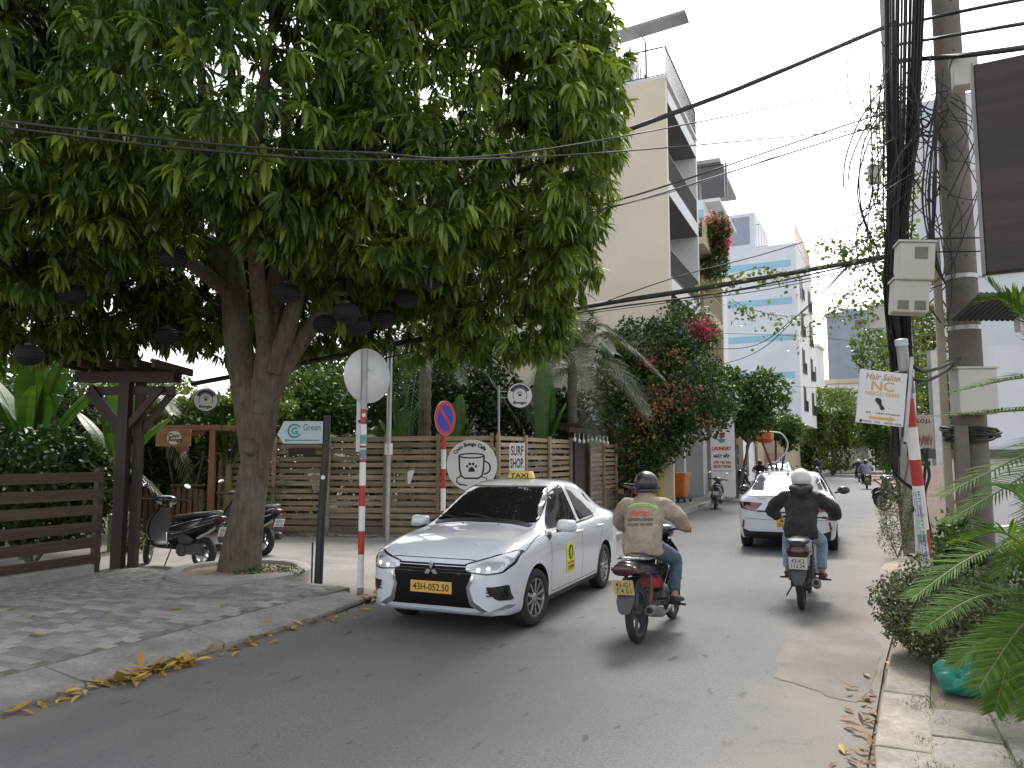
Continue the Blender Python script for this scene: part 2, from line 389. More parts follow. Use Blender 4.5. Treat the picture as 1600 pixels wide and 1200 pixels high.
stuff(rest.build('pavers', m_pav2, pav, sharp=0))
kerb_l = thing('kerb', 'sloping concrete kerb stones edging the block paved pavement', 'kerb', (0, 0, 0)); 
m_kerb = M('kerb_concrete', (.33, .31, .285), .88, 0, .2, 2.6, .5, 30, dirt=(.17, .145, .125), dirtamt=.85, objvar=.14)
ys = [-6, -4.1, -2.3, -.5, 1.3, 2.85, 4.15, 5.55, 6.95, 8.0]
for y0, y1 in zip(ys[:-1], ys[1:]):
    mb = MB(); j = .008; e0, e1 = y0 + j, y1 - j; tp = 0.0
    prof = [(KX0, -.02), (KX0, .045), (KX0 - .05, .062), (KX1 + .01, .128), (KX1 + .01, -.02)]
    if y1 >= 8.0:
        a = [(x, e0, z) for x, z in prof]; b = [(x - .15 + (KX0 - x) * .0, e1 + (KX0 - x) * .3, z * .8) for x, z in prof]
    else: a = [(x, e0, z) for x, z in prof]; b = [(x, e1, z) for x, z in prof]
    mb.rings([[Vector(p) for p in a], [Vector(p) for p in b]]); mb.build('kerb_stone', m_kerb, kerb_l, sharp=0, bevel=.012)
# ---- tree ring
TB = Vector((-8.05, 8.5, 0))
ringo = thing('tree_ring', 'round concrete ring around the foot of the mango tree', 'planter', (TB.x, TB.y, .1))
mb = MB(); mb.lathe([(.78, -.1), (.78, .1), (.81, .115), (.95, .1), (.985, .07), (.985, -.1)], 48); mb.build('concrete_rim', m_conc2, ringo)
mb = MB(); mb.lathe([(.0, .07), (.3, .075), (.6, .06), (.785, .05)], 32); mb.build('soil', M('tree_pit_soil', (.3, .24, .165), .95, 0, .25, 6, .5, 50), ringo)
# ---- far left pavement with kerb, beyond the forecourt
mb = MB(); e = [(-4.72, 15.7), (-4.87, 24), (-5.12, 40), (-4.52, 70), (-8, 110)]
for (xa, ya), (xb, yb) in zip(e[:-1], e[1:]):
    q = [Vector((xa, ya, -.02)), Vector((xa, ya, .12)), Vector((xa - 3.2, ya, .14)), Vector((xa - 3.2, ya, -.02))]; w = [Vector((xb, yb, -.02)), Vector((xb, yb, .12)), Vector((xb - 3.2, yb, .14)), Vector((xb - 3.2, yb, -.02))]
    mb.rings([q, w])
struct(mb.build('pavement_far', m_conc, sharp=20))
kf = thing('kerb', 'straight pale kerb stones along the shaded far footpath', 'kerb')
for (xa, ya), (xb, yb) in zip(e[:3], e[1:4]):
    nst = int((yb - ya) / 1.2)
    for i in range(nst):
        a = Vector((xa, ya, .055)).lerp(Vector((xb, yb, .055)), (i + .01) / nst); b = Vector((xa, ya, .055)).lerp(Vector((xb, yb, .055)), (i + .99) / nst)
        mb = MB(); mb.bar(a + Vector((.02, 0, 0)), b + Vector((.02, 0, 0)), .16, .15); mb.build('kerb_stone', m_kerb, kf, sharp=0, bevel=.01)
# ---- right pavement: slabs, kerb stones, planting soil
mb = MB(); rp = [(.12, -6), (.1, 5), (.33, 7.6), (.62, 11), (1.02, 15), (1.32, 24), (1.7, 40), (1.5, 70), (40, 70), (40, -6)]
vs_ = [(x + .12, y, .085) for x, y in rp]; mb.add(vs_, [tuple(range(len(rp)))]); struct(mb.build('pavement_right', m_soil, sharp=0))
kr = thing('kerb', 'cracked sandy kerb stones in front of the sago palm', 'kerb')
m_kerb2 = M('sandy_kerb', (.29, .26, .22), .9, 0, .2, 3, .5, 30, dirt=(.14, .115, .09), dirtamt=.9, objvar=.12)
kp = [(.12, -1), (.06, 1.2), (.06, 2.6), (.05, 3.9), (.055, 5.05), (.14, 6.2), (.24, 7.3), (.36, 8.5), (.5, 9.8)]
for a, b in zip(kp[:-1], kp[1:]):
    A, B = Vector((*a, .045)), Vector((*b, .045)); d = (B - A).normalized() * .008
    mb = MB(); mb.bar(A + d + Vector((.16, 0, 0)), B - d + Vector((.16, 0, 0)), .3, .13); mb.build('kerb_stone', m_kerb2, kr, sharp=0, bevel=.015)
m_slab = M('mossy_slab', (.25, .235, .21), .9, 0, .2, 3, .5, 30, dirt=(.11, .1, .075), dirtamt=.9, objvar=.16)
slabs = thing('paving_slabs', 'uneven grey paving slabs with weeds in the joints under the sago palm', 'paving')
for i in range(4):
    for j in range(7):
        x0 = .36 + i * .42; y0 = 2.3 + j * .56 + (.1 if i % 2 else 0)
        mb = MB(); mb.box((0, 0, 0), (.405, .545, .05)); o = mb.build('slab', m_slab, slabs, (x0 + .2, y0, .078 + random.uniform(-.008, .01)), (random.gauss(0, .012), random.gauss(0, .012), random.gauss(0, .01)), sharp=0, bevel=.01)
mb = MB(); c0 = G(1400, 892); mb.ell((c0.x + .55, c0.y + .3, .0), (.75, .9, .13), 20, 8); struct(mb.build('earth_mound', M('pale_dirt', (.36, .31, .25), .95, 0, .15, 4, .4, 40)))
# ================================================================ PLANTS
RT = Vector((_c, _s, 0)); AW = Vector((-_s, _c, 0)); UPV = Vector((0, 0, 1))
def leaf_pts(L, w, e0, bend, fold=.18, st=(.38, .74), ws=(1.0, .72)):
    def pos(t):
        n = 6; x = z = 0
        for i in range(n):
            a = e0 - bend * t * (i + .5) / n; x += math.cos(a) * t * L / n; z += math.sin(a) * t * L / n
        return x, z
    out = [(0, 0, 0)]
    for t, k in zip(st, ws):
        x, z = pos(t); h = w * k / 2; out += [(x, -h, z + fold * w), (x, 0, z), (x, h, z + fold * w)]
    x, z = pos(1); out.append((x, 0, z)); return np.array(out)
LEAF_F = [(0, 1, 2), (0, 2, 3), (1, 4, 5, 2), (2, 5, 6, 3), (4, 7, 5), (5, 7, 6)]
def rosette(n, L, w, e=(.5, -.9), bend=(.5, 1.3), rs=None):
    V = []; F = []
    for i in range(n):
        p = leaf_pts(L * random.uniform(.7, 1.12), w * random.uniform(.8, 1.15), random.uniform(e[1], e[0]), random.uniform(*bend))
        a = 2 * math.pi * (i * .382 + random.uniform(-.06, .06)); c, s = math.cos(a), math.sin(a); roll = random.gauss(0, .35)
        y, z = p[:, 1] * math.cos(roll) - 0 * p[:, 2], p[:, 2] + p[:, 1] * math.sin(roll)
        q = np.stack([p[:, 0] * c - y * s, p[:, 0] * s + y * c, z - i * .006], 1)
        o = len(V) * 8; V.append(q); F += [tuple(k + o for k in f) for f in LEAF_F]
    return np.concatenate(V), F
def rotmats(n, tilt, axis=None, rng=np.random):
    """random yaw, small random tilt"""
    a = rng.uniform(0, 2 * math.pi, n); tx = rng.normal(0, tilt, n); ty = rng.normal(0, tilt, n); out = np.zeros((n, 3, 3))
    ca, sa = np.cos(a), np.sin(a); cx, sx_ = np.cos(tx), np.sin(tx); cy, sy = np.cos(ty), np.sin(ty)
    Z = np.zeros(n); O = np.ones(n)
    Rz = np.stack([np.stack([ca, -sa, Z], 1), np.stack([sa, ca, Z], 1), np.stack([Z, Z, O], 1)], 1)
    Rx = np.stack([np.stack([O, Z, Z], 1), np.stack([Z, cx, -sx_], 1), np.stack([Z, sx_, cx], 1)], 1)
    Ry = np.stack([np.stack([cy, Z, sy], 1), np.stack([Z, O, Z], 1), np.stack([-sy, Z, cy], 1)], 1)
    return Rx @ Ry @ Rz
def instance(templates, T, Rm, S, tint=None):
    n = len(T); idx = np.random.randint(0, len(templates), n); VV = []; FF = []; NN = []; TT = []; off = 0
    for k, (tv, tf) in enumerate(templates):
        sel = np.where(idx == k)[0]
        if not len(sel): continue
        v = np.einsum('nij,kj->nki', Rm[sel], tv) * S[sel][:, None, None] + T[sel][:, None, :]
        VV.append(v.reshape(-1, 3)); kv = len(tv)
        fl = np.array([i for f in tf for i in f]); fn = np.array([len(f) for f in tf])
        FF.append((fl[None, :] + (off + np.arange(len(sel)) * kv)[:, None]).ravel()); NN.append(np.tile(fn, len(sel)))
        if tint is not None: TT.append(np.repeat(tint[sel], kv))
        off += kv * len(sel)
    return np.concatenate(VV), np.concatenate(NN), np.concatenate(FF), (np.concatenate(TT) if tint is not None else None)
def blob_points(blobs, n, shell=.6, deep=.72, frame=None):
    """points near the skin of a union of ellipsoids, (a,b,z,ra,rb,rz)"""
    B = np.array(blobs, float); area = (B[:, 3] * B[:, 4] + B[:, 4] * B[:, 5] + B[:, 3] * B[:, 5]); pr = area / area.sum(); out = []
    while sum(len(o) for o in out) < n:
        k = np.random.choice(len(B), 4000, p=pr); d = np.random.normal(size=(4000, 3)); d /= np.linalg.norm(d, axis=1)[:, None]
        r = 1 - (1 - shell) * np.random.rand(4000) ** 1.6
        p = B[k, :3] + d * r[:, None] * B[k, 3:]
        q = (p[:, None, :] - B[None, :, :3]) / B[None, :, 3:]; rr = np.sqrt((q ** 2).sum(2)).min(1)
        out.append(p[rr > deep * (.8 + .2 * np.random.rand(4000))])
    return np.concatenate(out)[:n]
def wob(P, amp, freq):
    a = np.sin(P * freq + 1.3) + .5 * np.sin(P[:, [1, 2, 0]] * freq * 2.1 + .4); return P + amp * a
def to_world(P, o): return np.array(o)[None, :] + P[:, :1] * np.array(RT)[None] + P[:, 1:2] * np.array(AW)[None] + P[:, 2:3] * np.array([[0, 0, 1.]])
m_bark = None
def barkmat(name, a, b_, scale=(14, 14, 3)):
    m, t, b, o = newmat(name); tc = nd(t, 'ShaderNodeTexCoord'); mp = nd(t, 'ShaderNodeMapping'); mp.inputs['Scale'].default_value = scale; t.links.new(tc.outputs['Object'], mp.inputs[0])
    n = noise(t, mp.outputs[0], 1.2, 8, .65); c = ramp(t, n, [(.3, a), (.7, b_)])
    n2 = noise(t, tc.outputs['Object'], 2.2, 5); c = mixc(t, ramp(t, n2, [(.5, (0, 0, 0)), (.68, (.5,) * 3)]), c, (.2, .2, .17))
    n3 = noise(t, tc.outputs['Object'], 1.1, 4); c = mixc(t, ramp(t, n3, [(.55, (0, 0, 0)), (.7, (.6,) * 3)]), c, (.05, .045, .035))
    t.links.new(c, b.inputs['Base Color']); b.inputs['Roughness'].default_value = .9; bump(t, b, n, .9, .03); return m
m_bark = barkmat('mango_bark', (.06, .045, .032), (.17, .13, .095))
m_bark2 = barkmat('grey_bark', (.07, .06, .05), (.17, .15, .12))
m_mango = leaf('mango_leaf', (.02, .05, .012), (.065, .13, .022), .34, .42, tint=(.27, .37, .06))
# ---------------------------------------------------------------- the mango tree
tree = thing('mango_tree', 'large mango tree with drooping leaves growing from the concrete ring by the pavement', 'tree', tuple(TB))
def L(a, b, z): return RT * a + AW * b + UPV * z
mb = MB()
def limb(pts, rr, n=14): mb.tube(crv([L(*p) for p in pts], 6), list(np.interp(np.linspace(0, len(rr) - 1, (len(rr) - 1) * 6 + 1), range(len(rr)), rr)), n)
limb([(.0, 0, .05), (-.0, 0, .35), (.08, 0, 1.0), (.17, 0, 1.7), (.24, 0, 2.3), (.28, 0, 2.9)], [.35, .29, .235, .21, .215, .22], 20)
limb([(.17, .02, 1.65), (-.02, .1, 2.7), (-.22, .15, 3.6), (-.35, .2, 4.6), (-.7, .3, 6.2), (-1.1, .5, 8)], [.2, .22, .2, .18, .13, .06])
limb([(.26, -.05, 2.4), (.3, -.05, 3.2), (.42, -.1, 4.2), (.55, -.15, 5.4), (.5, -.2, 7.4)], [.19, .17, .15, .12, .05])
limb([(.27, 0, 2.5), (.55, 0, 3.15), (.95, .05, 3.75), (1.3, .1, 4.25), (2.2, .2, 5.2), (3.4, .2, 6.2)], [.18, .15, .125, .11, .08, .03])
limb([(.42, -.1, 3.0), (.75, -.2, 4.1), (.85, -.3, 5.0), (1.3, -.6, 6.6)], [.15, .12, .1, .04])
limb([(-.33, .2, 4.5), (-1.0, -.1, 5.3), (-2.2, -.6, 5.9), (-3.8, -1.2, 6.6)], [.14, .11, .08, .03])
limb([(.3, -.1, 3.4), (.4, -1.0, 4.6), (.8, -2.2, 5.6), (1.2, -3.0, 6.6)], [.13, .1, .07, .03])
limb([(-.3, .2, 4.2), (-1.2, -1.2, 5.0), (-1.8, -2.4, 5.8)], [.12, .08, .03])
limb([(1.2, .1, 4.15), (2.4, -.3, 4.6), (3.7, -.2, 4.8)], [.08, .055, .02]); limb([(-.4, .2, 4.8), (.2, 2, 6.2), (.5, 3.2, 7.5)], [.12, .08, .03])
for (a, b, z, r) in ((.16, -.2, 1.92, .12), (.46, -.17, 3.92, .07), (.33, -.18, 1.55, .06)): mb.ell(L(a, b, z), (r, r, r * 1.1), 12, 8)
mb.build('trunk', m_bark, tree, sharp=0)
mango_blobs = [(0, .6, 7.9, 5.0, 4.2, 3.0), (3.5, -.3, 6.5, 2.2, 2.4, 2.2), (3.75, .1, 4.75, 1.5, 1.5, 1.05), (4.5, -.2, 7.2, 1.3, 1.5, 1.8), (-3.7, -.8, 6.1, 2.5, 2.6, 2.1), (-4.4, -1.0, 4.5, 1.7, 1.7, 1.1),
               (.9, -2.9, 6.0, 2.1, 1.5, 1.6), (-1.6, -2.7, 6.2, 2.0, 1.6, 1.7), (2.3, -1.7, 5.2, 1.5, 1.3, 1.25), (3.7, .5, 3.95, 1.15, 1.2, .75), (-2.2, -1.6, 4.6, 1.5, 1.2, .95), (1.7, .3, 4.5, 1.1, 1.1, .8), (0, -1.2, 9.6, 3.6, 2.8, 1.8), (2.3, 1.2, 3.9, 1.2, 1.0, .65), (-.6, 2.2, 4.3, 2.0, 1.2, 1.0), (-2.6, .8, 4.2, 1.6, 1.4, .9), (.5, 2.6, 5.4, 2.2, 1.2, 1.4), (-4.6, .8, 4.0, 1.4, 1.3, .8), (1.5, -2.2, 4.9, 1.0, .9, .8), (-1.0, -1.9, 4.9, 1.1, .9, .7), (-1.3, .9, 3.95, 1.3, 1, .5), (-3.2, .3, 3.85, 1.2, 1, .6), (-5.2, -.5, 3.7, 1.1, 1, .7)]
P = wob(blob_points(mango_blobs, 11800, .62, .7), .16, 1.7)
tint = np.clip(np.random.normal(.12, .16, len(P)) + np.clip((P[:, 0] - 1.2) * .05, 0, .25), 0, .75)  # crown's right side gets its backlit glow as brighter leaf tint
hot = np.random.rand(len(P)) < .16; tint[hot] = np.random.uniform(.4, 1.0, hot.sum())
W = to_world(P, (0, 0, 0)); S_ = np.random.uniform(.75, 1.2, len(P)); Rm = rotmats(len(P), .3)
ros = [rosette(random.randint(12, 16), .30, .058, (.15, -1.1), (.6, 1.4)) for _ in range(7)]
cr = Vector((0, 0, CAMH)) - TB; dc = np.linalg.norm(W - np.array(cr)[None], axis=1)
ab = W + np.array(TB)[None]; fx = -ab[:, 0] * _s + ab[:, 1] * _c; rx = ab[:, 0] * _c + ab[:, 1] * _s; uz = (ab[:, 2] - CAMH) / fx
inview = (np.abs(rx / fx) < .68) & (uz < .62)
order = np.argsort(np.where(inview, dc, 99)); near, far = order[:300], order[300:]
v_, n_, f_, t_ = instance(ros, W[far], Rm[far], S_[far], tint[far])
crown = obj('crown', fastmesh('crown', v_, n_, f_, m_mango, True, t_), tree); stuff(crown)
rm = []
for tv, tf in ros:
    for tt in (.06, .2, .5, .85):
        rm.append((tt, fastmesh('leaf_cluster', tv, [len(f) for f in tf], [i for f in tf for i in f], m_mango, True, [tt] * len(tv))))
for i in near:
    c_ = [m for m in rm if abs(m[0] - tint[i]) <= min(abs(x[0] - tint[i]) for x in rm) + 1e-6]
    o = obj('leaf_cluster', random.choice(c_)[1], crown); mm = Matrix(Rm[i].tolist()).to_4x4(); o.matrix_local = Matrix.Translation(W[i]) @ mm @ Matrix.Scale(S_[i], 4)
# weeds by the ring
OV = leaf_pts(1, .5, .2, .5); OVF = LEAF_F
def foliage(name, blobs, n, size, mat, parent, o=(0, 0, 0), shell=.4, deep=.5, ratio=.5, amp=.1, freq=2.5, tilt=.9, world=False, kind=True, jit=.35, droop=.2):
    P = wob(blob_points(blobs, n, shell, deep), amp, freq); Wd = to_world(P, o) if not world else P + np.array(o)[None]
    tv = [(leaf_pts(1, ratio * k, droop, .7), LEAF_F) for k in (.8, 1, 1.15)]
    v_, n_, f_, t_ = instance(tv, Wd, rotmats(n, tilt), np.random.uniform(size * (1 - jit), size * (1 + jit), n))
    ob = obj(name, fastmesh(name, v_, n_, f_, mat, True), parent)
    if kind: stuff(ob)
    return ob
def stems(mb, base, blobs_w, r=.05, n=6):
    for b in blobs_w: mb.tube(crv([Vector(base), Vector(base).lerp(Vector(b[:3]), .5) + Vector((random.uniform(-.15, .15), random.uniform(-.15, .15), .15)), Vector(b[:3]) + Vector((0, 0, b[5] * .4))], 4), list(np.linspace(r, r * .3, 9)), n)
def shrub(name, label, base, blobs, n, size, mat, cat='shrub', group=None, ratio=.5, stem=.04, barkm=None, **kw):
    """blobs relative to base in the camera-free frame: x along RT, y along AW"""
    t = thing(name, label, cat, tuple(base), 0, group); mb = MB()
    wb = [tuple(RT * b[0] + AW * b[1] + UPV * b[2]) + tuple(b[3:]) for b in blobs]
    stems(mb, (0, 0, 0), wb, stem); mb.build('trunk' if cat == 'tree' else 'stem', barkm or m_bark2, t, sharp=0)
    foliage('crown' if cat == 'tree' else 'foliage', blobs, n, size, mat, t, (0, 0, 0), ratio=ratio, **kw); return t
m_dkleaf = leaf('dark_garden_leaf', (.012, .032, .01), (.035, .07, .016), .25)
m_mdleaf = leaf('garden_leaf', (.03, .07, .015), (.09, .16, .035), .33)
m_ltleaf = leaf('sunny_leaf', (.06, .11, .02), (.16, .22, .05), .35)  # yellow green leaf; on sunlit trees the sunshine is put into this colour
m_olive = leaf('dusty_leaf', (.06, .08, .045), (.14, .165, .085), .2, .6)
m_palm = leaf('palm_leaf', (.025, .055, .018), (.07, .12, .035), .25)
m_gpalm = leaf('grey_palm_leaf', (.06, .085, .05), (.13, .165, .09), .25)
m_cycad = leaf('sago_leaf', (.045, .11, .018), (.12, .21, .035), .4, .7)
m_banana = leaf('banana_leaf', (.03, .085, .015), (.065, .14, .025), .33, .4)
m_flower = leaf('orange_flower', (.38, .14, .09), (.5, .27, .18), .3, .6)
m_pink = leaf('magenta_flower', (.5, .04, .16), (.6, .1, .25), .35, .6)
m_rachis = M('palm_rachis', (.12, .14, .05), .6, 0, .2, 5)
def frond(base, mid, tip, parent, mat, L0=.3, w=.013, n=46, droop=.35, vshape=.5, start=.12, name='frond', r=.012, jit=.12):
    pts = crv([Vector(base), Vector(mid), Vector(tip)], 10); k = len(pts)
    mb = MB(); mb.tube(pts, list(np.linspace(r, r * .25, k)), 6, m=1)
    tl = Vector((0, 0, 1))
    for i in range(n):
        t = start + (1 - start) * (i + .5) / n; f = t * (k - 1); i0 = min(int(f), k - 2); p = pts[i0].lerp(pts[i0 + 1], f - i0)
        tg = (pts[i0 + 1] - pts[i0]).normalized(); sd = tg.cross(tl)
        sd = sd.normalized() if sd.length > .05 else Vector((1, 0, 0)); up = sd.cross(tg)
        ll = L0 * (math.sin(math.pi * min(1, .18 + .82 * t)) * .75 + .3) * random.uniform(1 - jit, 1 + jit)
        for sg in (-1, 1):
            d = (sd * sg + tg * (.55 + .6 * t) + up * vshape * random.uniform(.7, 1.2)).normalized()
            m1 = p + d * ll * .5 - UPV * droop * ll * .12; e = p + d * ll - UPV * droop * ll * random.uniform(.4, .8)
            wv = tg * w
            mb.add([p - wv * .6, p + wv * .6, m1 + wv, m1 - wv, e], [(0, 1, 2, 3), (3, 2, 4)])
    return mb.build(name, [mat, m_rachis], parent, sharp=0)
def banana_leaf(base, mid, tip, width, parent, mat=None, name='leaf_blade'):
    mat = mat or m_banana
    pts = crv([Vector(base), Vector(mid), Vector(tip)], 8); k = len(pts); mb = MB(); mb.tube(pts, list(np.linspace(.022, .004, k)), 6, m=1)
    Ls = []; s0 = 3
    for i in range(s0, k):
        tg = (pts[min(i + 1, k - 1)] - pts[i - 1]).normalized(); sd = tg.cross(UPV)
        sd = (sd.normalized() if sd.length > .1 else RT); up = sd.cross(tg); t = (i - s0) / (k - 1 - s0)
        w = width * (math.sin(math.pi * min(.98, .08 + .9 * t)) ** .6); Ls.append((pts[i], sd, up, w))
    for sg in (-1, 1):
        for i in range(len(Ls) - 1):
            g = random.uniform(0, .12) if random.random() < .35 else 0
            (p, sd, up, w), (q, s2, u2, w2) = Ls[i], Ls[i + 1]
            a = p.lerp(q, g * .3); mb.add([a, q, q + s2 * sg * w2 * .5 + u2 * .12 * w2, a + sd * sg * w * .5 + up * .12 * w, q + s2 * sg * w2 - u2 * .05 * w2, p.lerp(q, g) + sd * sg * w - up * .05 * w], [(0, 1, 2, 3), (3, 2, 4, 5)])
    return mb.build(name, [mat, m_rachis], parent, sharp=0)
# ================================================================ LEFT SIDE: fences, cafe, signs
m_pal = wood('pallet_wood', (.23, .165, .105), (.42, .325, .215))
m_dkw = wood('dark_stained_wood', (.026, .016, .012), (.065, .037, .026), .6)
m_orw = wood('orange_varnished_wood', (.24, .1, .045), (.36, .17, .08), .55, objvar=.15)
m_gatew = wood('reddish_gate_wood', (.12, .055, .03), (.2, .1, .055), .65)
def plank_fence(name, label, p0, p1, h0, h1, rows, bays, mat, z0=.08, gap=.32, post_w=.07, post_side=-1, thick=.022, missing=0, group=None):
    """planks between posts, bays = fractions along p0..p1"""
    p0, p1 = Vector((*p0, 0)), Vector((*p1, 0)); d = (p1 - p0).normalized(); nrm = Vector((d.y, -d.x, 0)); ang = math.atan2(d.y, d.x)
    t = thing(name, label, 'fence', tuple(p0), ang, group); Ltot = (p1 - p0).length; cache = {}
    for bi in range(len(bays) - 1):
        xa, xb = bays[bi] * Ltot, bays[bi + 1] * Ltot
        for r in range(rows):
            f = (xa + xb) / 2 / Ltot; top = h0 + (h1 - h0) * f; pitch = (top - z0) / rows; hh = pitch * (1 - gap)
            if random.random() < missing: continue
            lx = xb - xa + random.uniform(-.02, .05); key = (bi, round(hh, 2), random.randint(0, 1))
            if key not in cache:
                b = MB(); b.box((0, 0, 0), (lx, thick, hh * random.uniform(.92, 1.05))); cache[key] = b.mesh('plank', mat, 0)
            obj('plank', cache[key], t, ((xa + xb) / 2, random.uniform(-.004, .004) + (.006 if bi % 2 else 0), z0 + pitch * (r + .5) + random.gauss(0, .006)), (random.gauss(0, .03), random.gauss(0, .004), 0))
    for k in bays:
        top = h0 + (h1 - h0) * k; b = MB(); b.box((0, 0, 0), (post_w, post_w, top + .02)); obj('post', b.mesh('post', mat, 0), t, (k * Ltot, post_side * (post_w / 2 + thick * .5 + .012), (top + .02) / 2))
    return t
A0, A1 = (-13.4, 13.45), (-7.25, 15.2)
fA = plank_fence('slatted_fence', 'long brown slatted wooden fence behind the white taxi, facing the forecourt', A0, A1, 2.22, 2.29, 15, [0, .205, .41, .62, .81, 1], m_pal)
fB = plank_fence('slatted_fence', 'slatted wooden fence carrying the surf shop sign, running along the street', (-7.2, 15.3), (-7.05, 19.7), 2.28, 2.28, 15, [0, .33, .66, 1], m_pal, post_side=-1)
fC = plank_fence('slatted_fence', 'short slatted wooden fence beside the dark gateway, half covered by the creeper', (-7.0, 21.2), (-6.95, 25.2), 2.2, 2.2, 15, [0, .33, .66, 1], m_pal)
# garden soil bed, coloured dark as shade so the garden reads dark between slats
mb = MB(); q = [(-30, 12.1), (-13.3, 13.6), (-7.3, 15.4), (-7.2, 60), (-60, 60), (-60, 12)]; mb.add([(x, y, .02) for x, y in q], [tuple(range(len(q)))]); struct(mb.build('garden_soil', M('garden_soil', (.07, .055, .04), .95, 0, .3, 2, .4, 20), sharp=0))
# ---- dark low fence on the left with pergola post
fD = plank_fence('plank_fence', 'dark stained horizontal plank fence standing on a low kerb beside the pavers', (-9.85, 1.2), (-10.02, 7.75), 1.6, 1.6, 6, [0, .34, .68, 1], wood('brown_fence_wood', (.045, .026, .019), (.105, .058, .042), .6), z0=.2, gap=.36, post_w=.09, post_side=1, thick=.03)
mb = MB(); mb.bar((-9.83, 1.0, .16), (-10.05, 7.6, .16), .3, .2); struct(mb.build('fence_footing', m_conc2, sharp=0, bevel=.02))
pg = thing('pergola', 'dark wooden pergola post with braces and short roof beams at the fence corner', 'pergola', (-10.12, 8.15, 0), YAW)
def part_bar(nm, a, b, w, h, mt, par, bev=.004):
    a, b = Vector(a), Vector(b); o = MB().bar((0, 0, 0), (0, 0, 0.0001), w, h) if False else None
    d = b - a; x = d.normalized(); z = UPV if abs(x.z) < .95 else Vector((0, 1, 0)); y = z.cross(x).normalized(); z = x.cross(y)
    m = MB(); m.box((0, 0, 0), (d.length, w, h)); ob = m.build(nm, mt, par, sharp=0, bevel=bev)
    ob.matrix_local = Matrix.Translation((a + b) / 2) @ Matrix((x, y, z)).transposed().to_4x4(); return ob
part_bar('post', (0, 0, .1), (0, 0, 3.1), .16, .16, m_dkw, pg); part_bar('post', (.17, .12, .1), (.17, .12, 3.0), .12, .12, m_dkw, pg)
part_bar('beam', (-.75, -.06, 3.0), (.75, -.06, 3.0), .06, .17, m_dkw, pg); part_bar('beam', (-.75, .2, 3.02), (.75, .2, 3.02), .06, .17, m_dkw, pg)
part_bar('beam', (-.5, .06, 2.8), (.72, .06, 2.8), .07, .13, m_dkw, pg)
for sx in (-1, 1):
    part_bar('brace', (.06 * sx, -.01, 2.25), (.55 * sx, -.01, 2.85), .08, .1, m_dkw, pg); part_bar('brace', (.03 * sx + .02, .14, 2.0), (.66 * sx, .14, 2.78), .06, .1, m_dkw, pg)
for i, x in enumerate((-.66, -.4, -.12, .16, .42, .68)): part_bar('rafter', (x, -.6, 3.15), (x, .75, 3.15), .05, .12, m_dkw, pg)
# ---- garden gateway left of the fence: orange beam, brown board, round sign, low gate
gw = thing('gateway', 'garden gateway of varnished orange timber hung with plants behind the mango trunk', 'gateway', (-13.9, 12.9, 0), YAW)
part_bar('beam', (-2.6, 0, 2.45), (1.1, 0, 2.45), .09, .13, m_orw, gw); part_bar('beam', (-2.5, .3, 2.32), (1.0, .3, 2.32), .08, .12, m_orw, gw)
part_bar('post', (.55, .05, 0), (.55, .05, 2.39), .13, .13, m_orw, gw); part_bar('post', (-2.2, .05, 0), (-2.2, .05, 2.39), .13, .13, m_orw, gw); part_bar('post', (-.2, .16, 1.9), (-.2, .16, 2.39), .3, .04, m_orw, gw)
gp = gw.matrix_basis
def low_gate(x0, x1, lab):
    g = thing('garden_gate', lab, 'gate', gp @ Vector((x0, -.05, 0)), YAW); n = int((x1 - x0) / .13)
    for i in range(n): part_bar('picket', ((i + .5) * .13, 0, .08), ((i + .5) * .13, 0, 1.08 + .03 * math.sin(i)), .095, .02, m_gatew, g)
    for z in (.3, .9): part_bar('rail', (0, .025, z), (n * .13, .025, z), .03, .08, m_gatew, g)
    part_bar('cap', (0, 0, 1.14), (n * .13, 0, 1.14), .06, .04, m_gatew, g)
low_gate(-1.75, -.55, 'reddish brown picket gate leaf behind the black scooter handlebar'); low_gate(-.35, .5, 'reddish brown picket gate leaf next to the long slatted fence'); low_gate(-2.9, -2.3, 'reddish brown picket panel beside the dark pergola post')
bs = thing('wooden_sign', 'hanging brown wooden board with round cream and black logo', 'sign', D(271, 684, 16.0), YAW)
mb = MB(); mb.box((0, 0, 0), (.74, .03, .36)); mb.build('board', m_orw, bs, sharp=0, bevel=.005)
f_ = lambda a, b, t: Vector((a, -.016 - t, b)); m_cream = plain('cream_print', (.75, .68, .5), .6)
mb = MB(); mb.prism(circ(.02, 0, .15, .145), f_, 0, .002); mb.build('logo', m_cream, bs, sharp=0)
lettering('Coco', .24, .1, lambda a, b, t: f_(a + .02, b + .05, t + .003), m_ink, bs, .03, .2); lettering('Bongo', .3, .11, lambda a, b, t: f_(a + .05, b - .05, t + .003), m_ink, bs, .03, .2)
for x in (-.3, .3): MB().tube([(x, 0, .18), (x, 0, .42)], .006, 6).build('chain', m_cable, bs)
def paw(f, s, cx, cz, mt, par):
    mb = MB(); mb.prism(rpoly([(cx - .5 * s, cz - .38 * s), (cx + .5 * s, cz - .38 * s), (cx + .42 * s, cz + .05 * s), (cx, cz + .4 * s), (cx - .42 * s, cz + .05 * s)], .3 * s, 5), f, 0, .002)
    for dx, dz, r in ((-.62, .38, .17), (-.24, .72, .19), (.24, .72, .19), (.62, .38, .17)): mb.prism(circ(cx + dx * s, cz + dz * s, r * s, r * 1.15 * s, 14), f, 0, .002)
    return mb.build('paw_print', mt, par, sharp=0)
